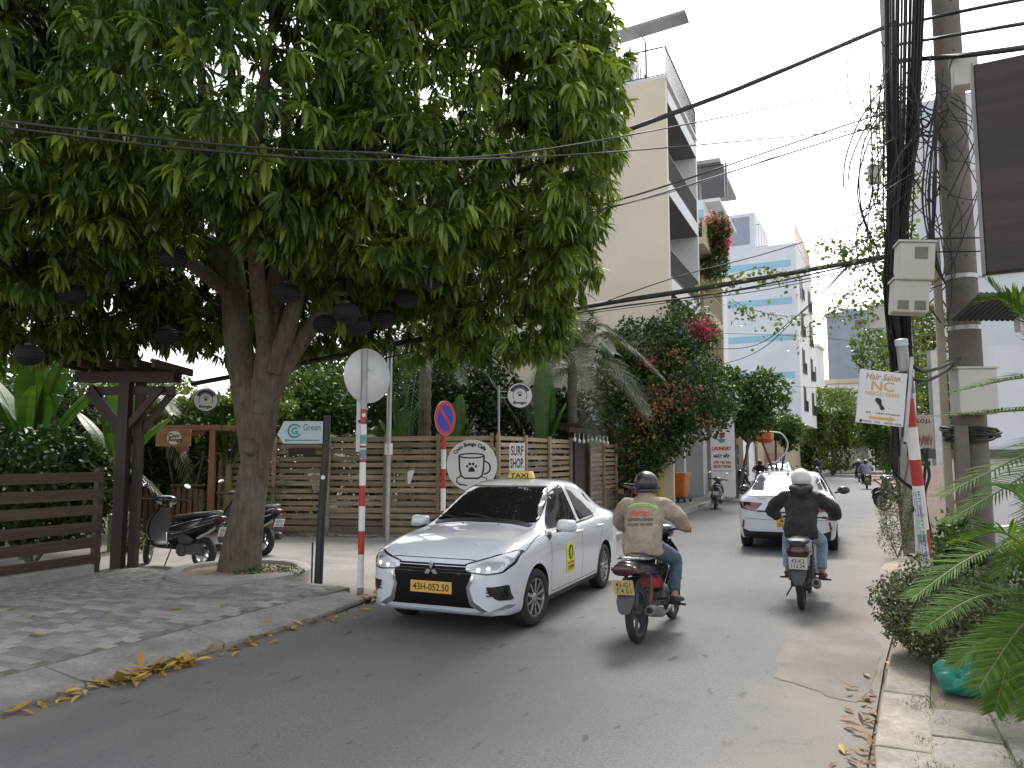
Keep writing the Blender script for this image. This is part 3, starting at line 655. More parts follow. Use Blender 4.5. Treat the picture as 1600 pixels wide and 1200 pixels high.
def round_sign(label, loc, rz, r, pole=False):
    t = thing('round_sign', label, 'sign', loc, rz); mb = MB(); mb.lathe([(r, -.05), (r + .012, -.05), (r + .012, .05), (r, .05)], 40, axis='Y', caps=False); mb.build('rim', m_black, t)
    mb = MB(); mb.lathe([(.001, -.045), (r, -.045), (r, .045), (.001, .045)], 40, axis='Y'); mb.build('face', m_white, t)
    f = lambda a, b, tt: Vector((a, -.046 - tt, b)); mb = MB()
    mb.prism(arcband(0, 0, r * .62, r * .9, .5, 2.7), f, 0, .002); mb.prism(arcband(0, 0, r * .55, r * .6, -.6, 3.7), f, 0, .002); mb.build('emblem', plain('dark_emblem', (.05, .05, .075), .6), t, sharp=0)
    paw(f, r * .3, 0, r * .05, plain('dark_emblem', (.05, .05, .075)), t); lettering('Bongo', r * 1.1, r * .34, lambda a, b, tt: f(a, b - r * .62, tt + .003), m_ink, t, .03, .25); return t
m_dkblue = plain('dark_emblem', (.05, .05, .075), .6)
round_sign('round black and white cafe sign above the orange gateway beam', D(321, 625, 15.5), YAW + .55, .23)
rs = round_sign('round white cafe sign on a thin grey pole above the slatted fence', D(812, 618, 18.5), YAW + .1, .30)
mb = MB(); lo = rs.matrix_basis.inverted() @ D(779, 640, 18.6); mb.tube([(lo.x, .1, -1.6), (lo.x, .1, .25)], .03, 8); mb.tube([(lo.x, .1, -.05), (-.2, .06, -.05)], .012, 6); mb.tube([(lo.x, .1, .1), (-.2, .06, .1)], .012, 6); mb.build('bracket', m_steel, rs)
# ---- Coco Bongo Cafe disc
dA = (Vector((*A1, 0)) - Vector((*A0, 0))).normalized(); angA = math.atan2(dA.y, dA.x)
cs = thing('cafe_sign', 'large white disc with coffee cup and paw drawing fixed to the slatted fence', 'sign', D(737, 727, 15.9), angA - .02)
rr = .54; mb = MB(); mb.lathe([(.001, -.012), (rr, -.012), (rr, .012), (.001, .012)], 56, axis='Y'); mb.build('disc', m_white, cs)
f = lambda a, b, t: Vector((a, -.0125 - t, b)); Lw = .03
def stroke(pts, w=Lw, par=cs, nm='cup_outline', mt=m_ink, ff=f):
    P_ = [Vector(p) for p in pts]; l, r_ = [], []
    for i, p in enumerate(P_):
        d = (P_[min(i + 1, len(P_) - 1)] - P_[max(i - 1, 0)]).normalized(); n_ = Vector((-d.y, d.x)) * w / 2; l.append(tuple(p + n_)); r_.append(tuple(p - n_))
    vs_ = [ff(a, b, .002) for a, b in l] + [ff(a, b, .002) for a, b in r_]; k = len(P_); m = MB(); m.add(vs_, [(i, i + 1, k + i + 1, k + i) for i in range(k - 1)]); return m.build(nm, mt, par, sharp=0)
stroke(circ(0, .2, .27, .045, 32) + [(.27, .2)]); stroke([(-.27, .2), (-.255, -.1), (-.22, -.22), (-.15, -.27), (.15, -.27), (.22, -.22), (.255, -.1), (.27, .2)], .036)
stroke(arcband(.27, -.05, .0, .13, 1.5, -1.6, 14)[:15], .034); stroke([(-.22, -.22), (-.31, -.27), (-.32, -.35), (-.25, -.4), (-.1, -.42)], .03); stroke([(.22, -.24), (.32, -.27), (.33, -.33), (.3, -.36)], .02)
paw(f, .15, .0, -.08, m_ink, cs)
PT, FT, asp = text_geo('Coco Bongo Cafe', .05); hT, rT = .11, .435
mb = MB(); mb.add([f((rT + p[1] * hT) * math.sin(p[0] * 1.75 - .12), (rT + p[1] * hT) * math.cos(p[0] * 1.75 - .12), .002) for p in PT], FT); mb.build('lettering', m_ink, cs, sharp=0)
# ---- SURF SHOP board on the street-side fence
ss = thing('surf_shop_sign', 'narrow white board with hand painted surf shop lettering on the fence', 'sign', D(808, 714, 16.9), angA + .25)
mb = MB(); mb.box((0, 0, 0), (.35, .02, .62)); mb.build('board', m_white, ss, sharp=0, bevel=.004); f2 = lambda a, b, t: Vector((a, -.0105 - t, b))
lettering('SURF', .28, .22, lambda a, b, t: f2(a, b + .14, t), m_ink, ss, .02); lettering('SHOP.', .31, .22, lambda a, b, t: f2(a, b - .14, t), m_ink, ss, .02)
t = thing('white_plaque', 'small white teardrop shaped board nailed to the slatted fence', 'plaque', D(641, 744, 16.2), angA); MB().prism(rpoly([(-.05, -.16), (.0, -.17), (.085, .1), (.08, .14), (-.06, .1)], .05), lambda a, b, q: Vector((a, -q, b)), 0, .02).build('board', m_white, t, sharp=0)
bk_ = thing('dark_backdrop', 'added dark shed interior behind the garden gate', 'backdrop', gp @ Vector((-.6, 1.6, 0)), YAW); bx_ = MB(); bx_.box((-.2, 1.0, 1.15), (1.7, .1, 2.3)); bx_.box((-1.05, .5, 1.15), (.1, 1.0, 2.3)); bx_.box((.65, .5, 1.15), (.1, 1.0, 2.3)); bx_.build('wall', plain('backdrop_dark', (.02, .018, .016), .9), bk_, sharp=0); MB().box((-.2, .5, 2.33), (2.0, 1.3, .08)).build('roof', m_dkw, bk_, sharp=0)  # walls and roof are an added dark backdrop for the shaded gate opening
# ---- red-white posts and round traffic signs
def striped_pole(t, h, r, bands, z0=0.0, top=None):
    """bands: list of (height, material)"""
    z = z0
    for hh, mt in bands:
        if hh <= 0: continue
        m = MB(); m.tube([(0, 0, z), (0, 0, min(h, z + hh))], r, 14); m.build('pole_band', mt, t); z += hh
        if z >= h: break
m_gpole = M('grey_pole_paint', (.33, .34, .35), .5, .3, .12, 6)
t = thing('traffic_sign', 'grey back of a round traffic sign on a red and white striped pole', 'traffic sign', G(563, 930), YAW)
striped_pole(t, 3.2, .042, [(.12, m_conc), (.42, m_white), (.3, m_red), (.32, m_white), (.27, m_red), (.3, m_white), (.22, m_red), (.28, m_white), (.2, m_red), (2, m_gpole)], -.02)
def disc(par, r, c, yaw_, front, back, thick=.004, nm='sign_plate'):
    m = MB(); m.T = Matrix.Translation(c) @ Matrix.Rotation(yaw_, 4, 'Z'); m.lathe([(.001, -thick), (r, -thick), (r + .006, 0), (r, thick), (.001, thick)], 48, axis='Y'); return m.build(nm, back, par)
m_signback = M('sign_back_aluminium', (.55, .57, .58), .45, .35, .06, 4)
disc(t, .36, (.03, .06, 2.86), .78, m_signback, m_signback)
MB().box((.03, .03, 2.95), (.2, .03, .03)).build('clamp', m_steel, t); MB().box((.0, .02, 2.25), (.13, .1, .035)).build('clamp', m_black, t); MB().box((-.07, .03, 2.2), (.06, .02, .7)).build('bracket', m_steel, t)
MB().prism(circ(0, 2.33, .025, n=14), lambda a, b, q: Vector((a + .01, -.043 - q, b)), 0, .001).build('sticker', m_white, t); 
for z, c_, in ((1.95, (.1, .35, .3)), (1.75, (.2, .3, .5)), (1.78, (.5, .55, .6))): MB().lathe([(.0432, z), (.0432, z + .12)], 14).build('sticker', M('sticker_%d' % int(z * 100), c_, .6, 0, .5, 30), t)
t = thing('no_stopping_sign', 'blue and red no stopping sign on a striped pole by the fence', 'traffic sign', D(692, 830, 13.6) * 1, YAW); t.location.z = .015
striped_pole(t, 2.6, .045, [(.45, m_white), (.35, m_red), (.4, m_white), (.35, m_red), (.35, m_white), (.33, m_red), (.5, m_white), (.2, m_red)])
sy = 1.02; cz_ = 2.47
m_blue = plain('sign_blue', (.02, .045, .42), .45); m_sred = plain('sign_red', (.5, .03, .04), .45)
T0 = Matrix.Translation((.03, -.055, cz_)) @ Matrix.Rotation(sy, 4, 'Z'); fs = lambda a, b, q: T0 @ Vector((a, -.006 - q, b))
m = MB(); m.T = T0; m.lathe([(.001, -.005), (.315, -.005), (.315, .005), (.001, .005)], 40, axis='Y'); m.build('sign_plate', m_signback, t)
MB().prism(circ(0, 0, .31, n=40), fs, 0, .002).build('red_ring', m_sred, t, sharp=0); MB().prism(circ(0, 0, .235, n=40), fs, .0025, .0045).build('blue_field', m_blue, t, sharp=0)
MB().prism([(-.19, .14), (-.14, .19), (.19, -.14), (.14, -.19)], fs, .005, .007).build('red_slash', m_sred, t, sharp=0)
t = thing('galvanised_pole', 'tall plain galvanised pole reaching up into the mango leaves', 'pole', G(605, 846), 0)
m = MB(); m.tube([(0, 0, 0), (0, 0, 5.6)], .055, 14); m.build('shaft', m_steel, t); MB().box((0, 0, 1.95), (.125, .125, .24)).build('sticker', m_white, t)
t = thing('sign_post', 'black weathered post with pale arrow board in front of the fence', 'post', G(497, 918), YAW)
m = MB(); m.tube([(0, 0, 0), (.02, 0, .9), (.06, 0, 1.8), (.07, 0, 2.36)], [.06, .056, .055, .05], 12); m.build('shaft', M('black_post', (.018, .018, .02), .5, 0, .3, 8, .2, 30, dirt=(.1, .1, .1), dirtamt=.3), t); MB().box((-.09, 0, .3), (.02, .02, .62)).build('stake', m_black, t)
ga = Vector((-.26, -.06, 2.12)); poly = [(-.34, -.03), (-.25, .155), (.29, .155), (.29, -.155), (-.25, -.155)]; fg = lambda a, b, q: ga + Vector((a, -q, b))
MB().prism(poly, fg, 0, .012).build('arrow_board', M('pale_blue_board', (.42, .5, .52), .5, 0, .08, 4), t, sharp=0); m_teal = plain('teal_print', (.04, .2, .2), .6)
MB().prism(arcband(-.1, .02, .075, .1, .6, 5.7), fg, .013, .015).build('logo', m_teal, t, sharp=0); lettering('G', .09, .1, lambda a, b, q: fg(a - .1, b + .02, q + .013), m_teal, t, .03); lettering('Green', .24, .09, lambda a, b, q: fg(a + .14, b + .07, q + .013), m_teal, t)
MB().prism([(-.24, -.11), (-.2, -.085), (-.2, -.102), (.25, -.102), (.25, -.118), (-.2, -.118), (-.2, -.135)], fg, .013, .015).build('arrow', m_teal, t, sharp=0)
MB().prism(circ(0, 1.5, .03, n=12), lambda a, b, q: Vector((a + .045, -.058 - q, b)), 0, .002).build('sticker', m_white, t)
t = thing('brown_plaque', 'small dark brown wooden plaque nailed to the slatted fence', 'plaque', D(472, 705, 16.6), angA); MB().box((0, 0, 0), (.62, .02, .15)).build('board', m_dkw, t, sharp=0)
# ---- dark gateway pergola with bulbs on the street side
pg2 = thing('gateway', 'dark timber street gateway with a string of white bulbs', 'gateway', (-6.9, 20.4, 0), R(90))
for x in (-.62, .62): part_bar('post', (x, .05, .1), (x, .05, 2.45), .14, .14, m_dkw, pg2)
part_bar('beam', (-1.1, .05, 2.52), (2.3, .05, 2.52), .12, .14, m_dkw, pg2); part_bar('beam', (-1.1, .6, 2.6), (2.3, .6, 2.6), .1, .1, m_dkw, pg2)
for i in range(10): part_bar('rafter', (-1.0 + i * .34, -.35, 2.66), (-1.0 + i * .34, .9, 2.66), .04, .07, m_dkw, pg2)
part_bar('door', (-.54, .1, 1.15), (.54, .1, 1.15), .05, 2.2, m_dkw, pg2)
m_bulb = plain('frosted_bulb', (.8, .8, .76), .3)
for i in range(9):
    x = -1.0 + i * .38; b = MB(); b.tube([(x, -.12, 2.42), (x, -.12, 2.3 - .04 * math.sin(i))], .012, 6); b.ell((x, -.12, 2.25 - .04 * math.sin(i)), (.045, .045, .06), 10, 8); b.build('bulb', m_bulb, pg2)
MB().tube(crv([(-1.1, -.12, 2.46), (0, -.12, 2.4), (1.1, -.12, 2.42), (2.2, -.12, 2.44)]), .008, 6).build('string', m_cable, pg2)
# ---- lanterns in the mango tree
def lantern_mesh():
    m = MB(); k = 10; pr = []
    for i in range(k + 1):
        a = math.pi * (i / k - .5); r = .17 * math.cos(a) ** .8 if 0 < i < k else .05; pr.append((max(.05, r), .125 * math.sin(a)))
    m.lathe(pr, 24, caps=True); return m.mesh('shade', M('black_lantern', (.005, .005, .006), .8, 0, .3, 10), 0)
lm = lantern_mesh(); fm = MB().lathe([(.055, .115), (.055, .145), (.0, .15)], 14).mesh('collar', m_black); rmh = MB().tube([(0, 0, .14), (0, 0, .6)], .004, 5).mesh('cord', m_cable)
ribs = MB()
for z in (-.08, -.04, 0, .04, .08):
    r = .171 * math.cos(math.asin(z / .125)) ** .8; ribs.tube([(r * math.cos(q), r * math.sin(q), z) for q in np.linspace(0, 2 * math.pi, 25)], .003, 4)
ribm = ribs.mesh('rib', m_black)
LANT = ['upper of two black lanterns against the thick dark limb of the mango', 'lower of two black lanterns against the thick dark limb of the mango', 'black lantern half hidden in leaves left of the forked mango trunk', 'black lantern hanging in the leaves above the dark pergola', 'black lantern hung low in front of the banana leaves by the dark fence', 'black lantern in the fork between the two middle mango limbs', 'black lantern right beside the leaning right limb of the mango', 'larger looking black lantern above the back of the round traffic sign', 'black lantern overlapping its neighbour above the round traffic sign', 'black lantern under the leaves above the ringed palm trunk', 'highest black lantern right of the leaning limb', 'black lantern touching the top of the galvanised pole', 'small dark lantern behind the mango trunk above the gateway']
for li, (u, v, d) in enumerate(((362, 298, 9.6), (360, 350, 9.8), (270, 402, 9.2), (112, 461, 9.5), (45, 555, 9.4), (449, 458, 9.6), (508, 507, 10.4), (541, 489, 9.4), (560, 510, 10.2), (634, 466, 10.6), (673, 438, 10.2), (601, 498, 11), (262, 525, 11))):
    t = thing('paper_lantern', LANT[li], 'lantern', D(u, v, d), random.uniform(0, 6), 'black lanterns hung in the mango tree')
    obj('shade', lm, t); obj('collar', fm, t); obj('cord', rmh, t); obj('rib', ribm, t)
# ---- garden plants behind the fences
def gbase(u, d): p = D(u, 714, d); p.z = .02; return p
for u, d, hh, w, mt, lb in ((520, 33, 8.5, 3.6, m_mdleaf, 'tall garden tree far behind the pale arrow board'), (770, 32, 8.0, 3.2, m_mdleaf, 'tall garden tree far behind the coffee cup disc'), (250, 30, 5.0, 2.6, m_ltleaf, 'sunlit garden tree far behind the hanging wooden board'), (90, 26, 6.0, 3.2, m_mdleaf, 'garden tree far behind the banana leaves')):
    shrub('garden_tree', lb, gbase(u, d), [(0, 0, hh * .6, w * .9, w * .8, hh * .4), (w * .6, .2, hh * .5, w * .6, w * .6, hh * .35), (-w * .6, 0, hh * .52, w * .6, w * .6, hh * .36)], 7000, .26, mt, 'tree', stem=.12, amp=.2)
S_G = 'garden shrubs behind the slatted fence'
for u, d, hh, w, n, mt, lb in ((455, 21, 4.5, 1.8, 6500, m_mdleaf, 'leafy green shrub behind the fence to the right of the mango trunk'), (720, 21.5, 4.9, 1.7, 6000, m_dkleaf, 'dark shrub behind the coffee cup disc'), (560, 24, 5.6, 2.2, 6500, m_dkleaf, 'tall dark shrub behind the galvanised pole'),
                       (850, 24, 4.2, 1.7, 5000, m_dkleaf, 'dark shrub behind the round cafe sign on the grey pole'), (640, 27, 6.6, 2.6, 6500, m_mdleaf, 'broad shrub growing behind the palm trunk'), (300, 19, 3.2, 1.5, 4200, m_mdleaf, 'green shrub behind the orange gateway beam')):
    shrub('shrub', lb, gbase(u, d), [(0, 0, hh * .5, w * .9, w * .8, hh * .5), (w * .5, .2, hh * .7, w * .6, w * .6, hh * .28), (-w * .55, 0, hh * .62, w * .6, w * .6, hh * .33)], n, .19, mt, group=S_G)
shrub('shrub', 'dark leafy bush crowding the dark plank fence', gbase(60, 12.4), [(0, 0, 1.2, 1.3, .8, 1.0), (.6, .1, 1.4, .6, .5, .7), (-1.2, 0, 1.3, 1.2, .7, 1.0)], 5200, .16, m_dkleaf)
shrub('shrub', 'dark tall bush behind the dark pergola post', gbase(40, 16), [(0, 0, 1.8, 1.6, 1, 1.7), (.9, .1, 1.5, .9, .8, 1.3), (-2, 0, 2, 1.6, 1, 1.8)], 5200, .2, m_dkleaf)
shrub('shrub', 'climbing plant covering the gateway beside the wooden board', gbase(245, 17.7), [(-.4, 0, 1.6, .45, .4, .8), (-.2, .1, 2.2, .5, .4, .25), (1.35, 0, 1.95, .35, .35, .35), (-.7, 0, 1.0, .5, .5, .8), (.6, 2.4, 1.2, 1.6, .4, 1.2)], 4200, .15, m_dkleaf)
shrub('shrub', 'yellow green climber on top of the orange gateway', gbase(290, 17.6), [(-.7, 0, 2.85, .9, .4, .25), (.6, 0, 2.9, 1.0, .4, .28), (1.7, 0, 2.85, .8, .4, .25)], 2600, .12, m_ltleaf)
def banana(label, base, leaves):
    t = thing('banana_plant', label, 'plant', base, YAW); m = MB(); m.tube([(0, 0, 0), (0, 0, 1.0), (0, 0, 1.6)], [.12, .1, .06], 10); m.build('stem', M('banana_stem', (.14, .17, .06), .6, 0, .2, 4), t)
    for (dx, dy, z1, wd_) in leaves: banana_leaf((0, 0, 1.35), (dx * .45, dy * .45, 1.3 + (z1 - 1.3) * .62), (dx, dy, z1), wd_, t)
banana('banana plant with bright backlit leaves left of the pergola post', gbase(50, 13.3), [(.5, 0, 3.6, .32), (-.2, .2, 3.7, .3), (-.9, .1, 3.2, .3), (1.1, .2, 3.1, .28), (.2, -.3, 3.0, .26), (-.5, -.2, 2.8, .25)])
banana('banana plant with broad leaves right of the pergola post', gbase(185, 14.4), [(.45, 0, 2.75, .26), (-.3, .2, 3.0, .26), (.9, .1, 2.5, .24), (-.8, 0, 2.6, .25), (.1, -.2, 3.2, .25)])
banana('banana plant with upright leaves beside the galvanised pole', gbase(628, 19), [(.15, 0, 3.5, .22), (.4, .2, 3.2, .2), (-.2, .1, 3.3, .2), (-.6, .2, 2.7, .2)])
banana('banana plant rising beside the round cafe sign', gbase(850, 20), [(0, 0, 4.3, .3), (.15, .2, 3.7, .28), (-.5, .1, 3.2, .25), (.6, .1, 3.2, .22)])
banana('banana plant with a torn leaf behind the mango trunk', gbase(358, 17.5), [(-.3, 0, 3.3, .22), (.3, .1, 3.1, .26), (-.7, .2, 3.1, .24), (.8, 0, 2.8, .22)])
banana('small banana plant behind the no stopping sign', gbase(712, 18.6), [(.1, 0, 3.3, .2), (-.3, .1, 3.0, .2), (.5, .1, 2.8, .18)])
def palm(label, base, h, r0, crown_n, fl, mat, el=(70, -25), L0=.5, nl=44, seed=1, trunkm=None, w=.018, lean=(0, 0), skip=None):
    rg = random.Random(seed); t = thing('palm_tree', label, 'tree', base, YAW); m = MB(); k = 26
    pts = [(lean[0] * (i / k) ** 2, lean[1] * (i / k) ** 2, h * i / k) for i in range(k + 1)]; rr_ = [r0 * (1 + .35 * (1 - i / k) ** 3) * (1.07 if i % 2 else .94) for i in range(k + 1)]
    if h > .05: m.tube(pts, rr_, 14); m.build('trunk', trunkm or M('palm_trunk', (.17, .14, .11), .9, 0, .3, 9, .6, 40), t, sharp=0)
    for i in range(crown_n):
        a = i * 2.4 + rg.uniform(-.2, .2); e = R(el[0] + (el[1] - el[0]) * (i / max(1, crown_n - 1))); l_ = fl * rg.uniform(.85, 1.1); b = Vector((*pts[-1],)) if h > .05 else Vector((0, 0, .15))
        d = Vector((math.cos(a) * math.cos(e), math.sin(a) * math.cos(e), math.sin(e))); mid = b + d * l_ * .55; tip = b + d * l_ * .9 + Vector((math.cos(a), math.sin(a), 0)) * l_ * .12 - UPV * l_ * (.28 + .25 * math.cos(e))
        frond(b, mid, tip, t, mat, L0, w, nl, .7, .25)
    return t
palm('coconut palm with ringed grey trunk behind the slatted fence', gbase(663, 19.5), 4.6, .16, 16, 2.6, m_palm, (65, -30), .55, 40, 3)
palm('palm with long grey green feathery fronds in front of the cream building', gbase(895, 22.5), 4.5, .14, 26, 2.7, m_gpalm, (85, -35), .75, 56, 5, w=.014)
palm('areca palm clump behind the pale arrow board', gbase(480, 19), .6, .08, 16, 2.7, m_palm, (82, 25), .5, 38, 8)
palm('areca palm between the galvanised pole and the no stopping sign', gbase(590, 20.5), 1.0, .08, 16, 2.5, m_palm, (82, 20), .5, 38, 9)
palm('fan of palm fronds behind the coffee cup disc', gbase(760, 19.5), .9, .08, 16, 2.0, m_palm, (80, 5), .45, 38, 10)
palm('palm with pale fronds behind the pergola post', gbase(215, 18), 2.6, .12, 14, 2.3, m_gpalm, (75, -25), .5, 40, 11)
palm('leaning palm with thin fronds near the top of the dark fence', gbase(110, 14.5), 1.0, .09, 14, 1.9, m_palm, (75, 0), .42, 40, 12)
# ================================================================ BUILDINGS
m_creamw = M('cream_render', (.66, .59, .48), .85, 0, .05, .35, .08, 30, dirt=(.5, .45, .37), dirtamt=.45)
m_wwall = M('white_render', (.66, .665, .67), .85, 0, .05, .4, .08, 30, dirt=(.48, .48, .48), dirtamt=.4)
m_bwhite = M('cool_white_render', (.62, .65, .70), .85, 0, .05, .4, .08, 30, dirt=(.5, .52, .56), dirtamt=.4)
m_bstripe = M('blue_stripe_paint', (.27, .5, .62), .8, 0, .08, .6)
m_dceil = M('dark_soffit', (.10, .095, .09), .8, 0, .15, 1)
m_rail = M('dark_railing', (.03, .03, .032), .5, .3, .2, 5)
m_win = plain('window_glass', (.03, .035, .04), .06, 0, .5)
m_frame = M('window_frame', (.12, .11, .1), .5, 0, .1, 4)
m_greyb = M('grey_blue_render', (.27, .31, .38), .85, 0, .08, .3, dirt=(.22, .25, .3), dirtamt=.5)
m_tan = M('tan_render', (.5, .42, .3), .85, 0, .08, .5, dirt=(.35, .28, .2), dirtamt=.5)
def railing(par, a, b, h, n, nm='railing', r=.012, mt=None):
    a, b = Vector(a), Vector(b); m = MB(); m.bar(a + UPV * h, b + UPV * h, .05, .04); m.bar(a + UPV * .08, b + UPV * .08, .03, .03)
    for i in range(n + 1): p = a.lerp(b, i / n); m.box(p + UPV * h / 2, (.022, .022, h))
    return m.build(nm, mt or m_rail, par, sharp=0)
# ---- cream building
cb = thing('apartment_building', 'tall cream building with blank side wall and dark recessed balconies', 'building', (-5.75, 27.0, 0)); DP = 6.3; ZT = 15.9
def bx(nm, c0, c1, mt, par, bev=0):
    c0, c1 = Vector(c0), Vector(c1); m = MB(); m.box((c0 + c1) / 2, tuple(abs(x) for x in (c1 - c0))); return m.build(nm, mt, par, sharp=0, bevel=bev)
bx('side_wall', (-11, 0, 0), (0, .25, ZT), m_creamw, cb); bx('side_wall', (-11, DP - .25, 0), (0, DP, ZT), m_wwall, cb)
bx('back_wall', (-1.75, .25, 0), (-1.6, DP - .25, ZT - .02), m_wwall, cb); bx('rear_wall', (-11.2, 0, 0), (-11, DP, ZT), m_creamw, cb)
for z in (4.75, 8.35, 12.0, 15.6):
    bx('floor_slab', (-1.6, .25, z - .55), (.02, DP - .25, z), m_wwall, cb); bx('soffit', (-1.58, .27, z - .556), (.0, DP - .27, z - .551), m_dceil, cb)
    m = MB(); m.box((-.6, 2.0, z - .57), (.3, .3, .02)); m.build('ceiling_lamp', m_white, cb)
    if z < 15: railing(cb, (-.02, .3, z), (-.02, DP - .3, z), 1.05, 46)
    w_ = bx('balcony_door', (-1.6, .9, z + .02), (-1.56, 4.6, z + 2.35), m_win, cb); 
    for y in (.9, 2.13, 3.37, 4.6): bx('frame', (-1.559, y - .04, z + .02), (-1.545, y + .04, z + 2.35), m_frame, w_)
bx('roof', (-11, 0, ZT), (.05, DP, ZT + .12), m_wwall, cb)
rt = railing(cb, (0, .1, ZT + .12), (0, DP - .1, ZT + .12), 1.15, 40); railing(cb, (-3.2, .1, ZT + .12), (0, .1, ZT + .12), 1.15, 20)
bx('column', (-3.55, 0, ZT), (-3.25, .3, ZT + 3.1), m_wwall, cb); bx('roof_room', (-6.5, 2.2, ZT + .1), (-1.9, 5.5, ZT + 1.5), m_wwall, cb); m = MB(); m.tube([(-1.0, 1.2, ZT), (-1.0, 1.2, ZT + 2.2)], .04, 6); m.tube([(-1.0, 1.2, ZT + 2.2), (-1.6, 2.2, ZT + 3.6)], .04, 6); m.build('mast', m_rail, cb)
m = MB(); m.bar((-5, .9, ZT + 2.3), (.7, .9, ZT + 2.75), .8, .12); m.build('roof_panel', M('roof_sheet', (.28, .29, .3), .6, .2, .1, 3), cb, sharp=0)
m = MB(); m.box((-2.0, 1.3, ZT + .8), (.9, .7, 1.1)); m.box((-2.0, 1.3, ZT + 1.45), (1.1, .9, .1)); m.box((-2.0, 1.3, ZT + 1.65), (.5, .4, .3)); m.build('roof_shrine', m_wwall, cb, sharp=0)
# ---- tan neighbour with planted balcony
tb = thing('apartment_building', 'narrow tan building with a balcony of pink bougainvillea', 'building', (-5.6, 33.6, 0)); bx('wall', (-9, 0, 0), (-1.1, 5.4, 12.6), m_tan, tb); bx('side_wall', (-9, 5.1, 0), (0, 5.4, 12.2), m_tan, tb)
for z in (5.0, 8.4, 11.6): bx('balcony_slab', (-1.1, .05, z - .3), (0, 5.1, z), m_tan, tb); railing(tb, (-.05, .1, z), (-.05, 5.0, z), .95, 24, mt=m_tan); w_ = bx('window', (-1.1, 1.0, z - 2.9), (-1.07, 3.6, z - .7), m_win, tb); bx('frame', (-1.069, 2.25, z - 2.9), (-1.05, 2.35, z - .7), m_frame, w_)
t = shrub('bougainvillea', 'pink bougainvillea spilling over the high tan balcony', (-5.75, 36.0, 11.6), [(0, 0, .6, .9, 1.2, .9), (.3, .2, -.5, .7, 1.0, .9), (.1, -.5, .9, .7, .8, .8)], 2600, .22, m_mdleaf)
foliage('flowers', [(.15, -.3, .9, .8, 1.1, .9), (.55, -.2, .2, .5, .7, .7)], 420, .2, m_pink, t, ratio=.8)
# ---- pale blue striped house in the distance
b3 = thing('apartment_building', 'white building with pale blue horizontal stripes and overhanging upper floors', 'building', tuple(D(1255, 714, 60).xy) + (0,)); ang3 = -math.atan2((D(1281, 714, 73) - D(1255, 714, 60)).x, (D(1281, 714, 73) - D(1255, 714, 60)).y); b3.rotation_euler = (0, 0, ang3)
bx('side_wall', (-14, 0, 4.6), (0, .3, 19.2), m_bwhite, b3); bx('street_wall', (-.25, .3, 4.6), (0, 13, 19.2), m_wwall, b3); bx('ground_floor', (-14, .4, 0), (-1.6, 13, 4.6), m_tan, b3); bx('overhang_soffit', (-14, .02, 4.45), (.02, 13, 4.6), m_wwall, b3); bx('core', (-14, .3, 4.6), (-.25, 13, 19.0), m_wwall, b3)  # side wall's bluish tone is sky light put into the colour
for z in (8.1, 11.2, 14.2, 17.3): bx('stripe', (-13.9, -.02, z), (-.4, .0, z + .55), m_bstripe, b3)
for i in range(4):
    z = 5.6 + i * 3.15
    for y in (2.2, 9.0):
        w_ = bx('window', (0.0, y, z), (.03, y + 1.5, z + 2.0), m_win, b3); bx('frame', (.031, y - .1, z - .1), (.06, y + .02, z + 2.1), m_frame, w_); bx('frame', (.031, y + 1.48, z - .1), (.06, y + 1.6, z + 2.1), m_frame, w_); bx('frame', (.031, y + .7, z), (.06, y + .8, z + 2.0), m_frame, w_); railing(b3, (.2, y, z - .1), (.2, y + 1.5, z - .1), .9, 8)
bx('roof_wall', (-13, .2, 19.2), (-3.2, 8, 22.3), m_bwhite, b3); bx('roof_panel', (-12.4, .17, 19.6), (-3.6, .19, 22.0), m_greyb, b3)
railing(b3, (-3.1, .2, 19.2), (0, .2, 19.2), 2.0, 14, mt=M('rusty_grille', (.3, .16, .1), .7)); railing(b3, (0, .2, 19.2), (0, 12, 19.2), 1.6, 40, mt=M('rusty_grille', (.3, .16, .1), .7)); m = MB(); m.bar((-3.2, .2, 22.2), (0, .2, 21.4), .06, .06); m.bar((0, .2, 19.2), (0, .2, 21.4), .06, .06); m.bar((0, .2, 21.4), (0, 5, 21.4), .06, .06); m.build('roof_frame', m_steel, b3)
b4 = thing('apartment_building', 'pale tower with a glazed rooftop room behind the tan building', 'building', (-7.6, 46, 0)); bx('wall', (-8, 0, 0), (0, 9, 17.5), m_bwhite, b4); bx('stripe', (-8, -.03, 16.2), (0.02, -.001, 16.9), m_bstripe, b4)
r_ = bx('roof_room', (-5, .5, 17.5), (.9, 8, 17.7), m_wwall, b4); bx('roof', (-7.2, .3, 19.9), (1.0, 8, 20.15), M('roof_sheet', (.28, .29, .3), .6), b4)
for x in (-4.5, -2.8, -1.2, .5): bx('roof_glazing', (x - .7, .6, 17.71), (x + .7, .65, 19.85), m_win, b4); bx('post', (x + .74, .55, 17.71), (x + .86, .7, 19.88), m_frame, b4)
bg4 = thing('apartment_building', 'grey blue tower block beyond the street trees', 'building', tuple(D(1300, 714, 120).xy) + (0,), R(-8)); bx('wall', (0, 0, 0), (13, 12, 24.2), m_greyb, bg4); bx('parapet', (-.2, -.2, 24.2), (13.2, 12.2, 24.9), m_greyb, bg4)
for x in (2.0, 8.5): bx('roof_box', (x, 3, 24.9), (x + 1.6, 5, 25.9), m_greyb, bg4)
for i in range(4): w_ = bx('window', (4.2 + i * 1.9, -.03, 22.0), (5.3 + i * 1.9, 0, 23.4), m_win, bg4)
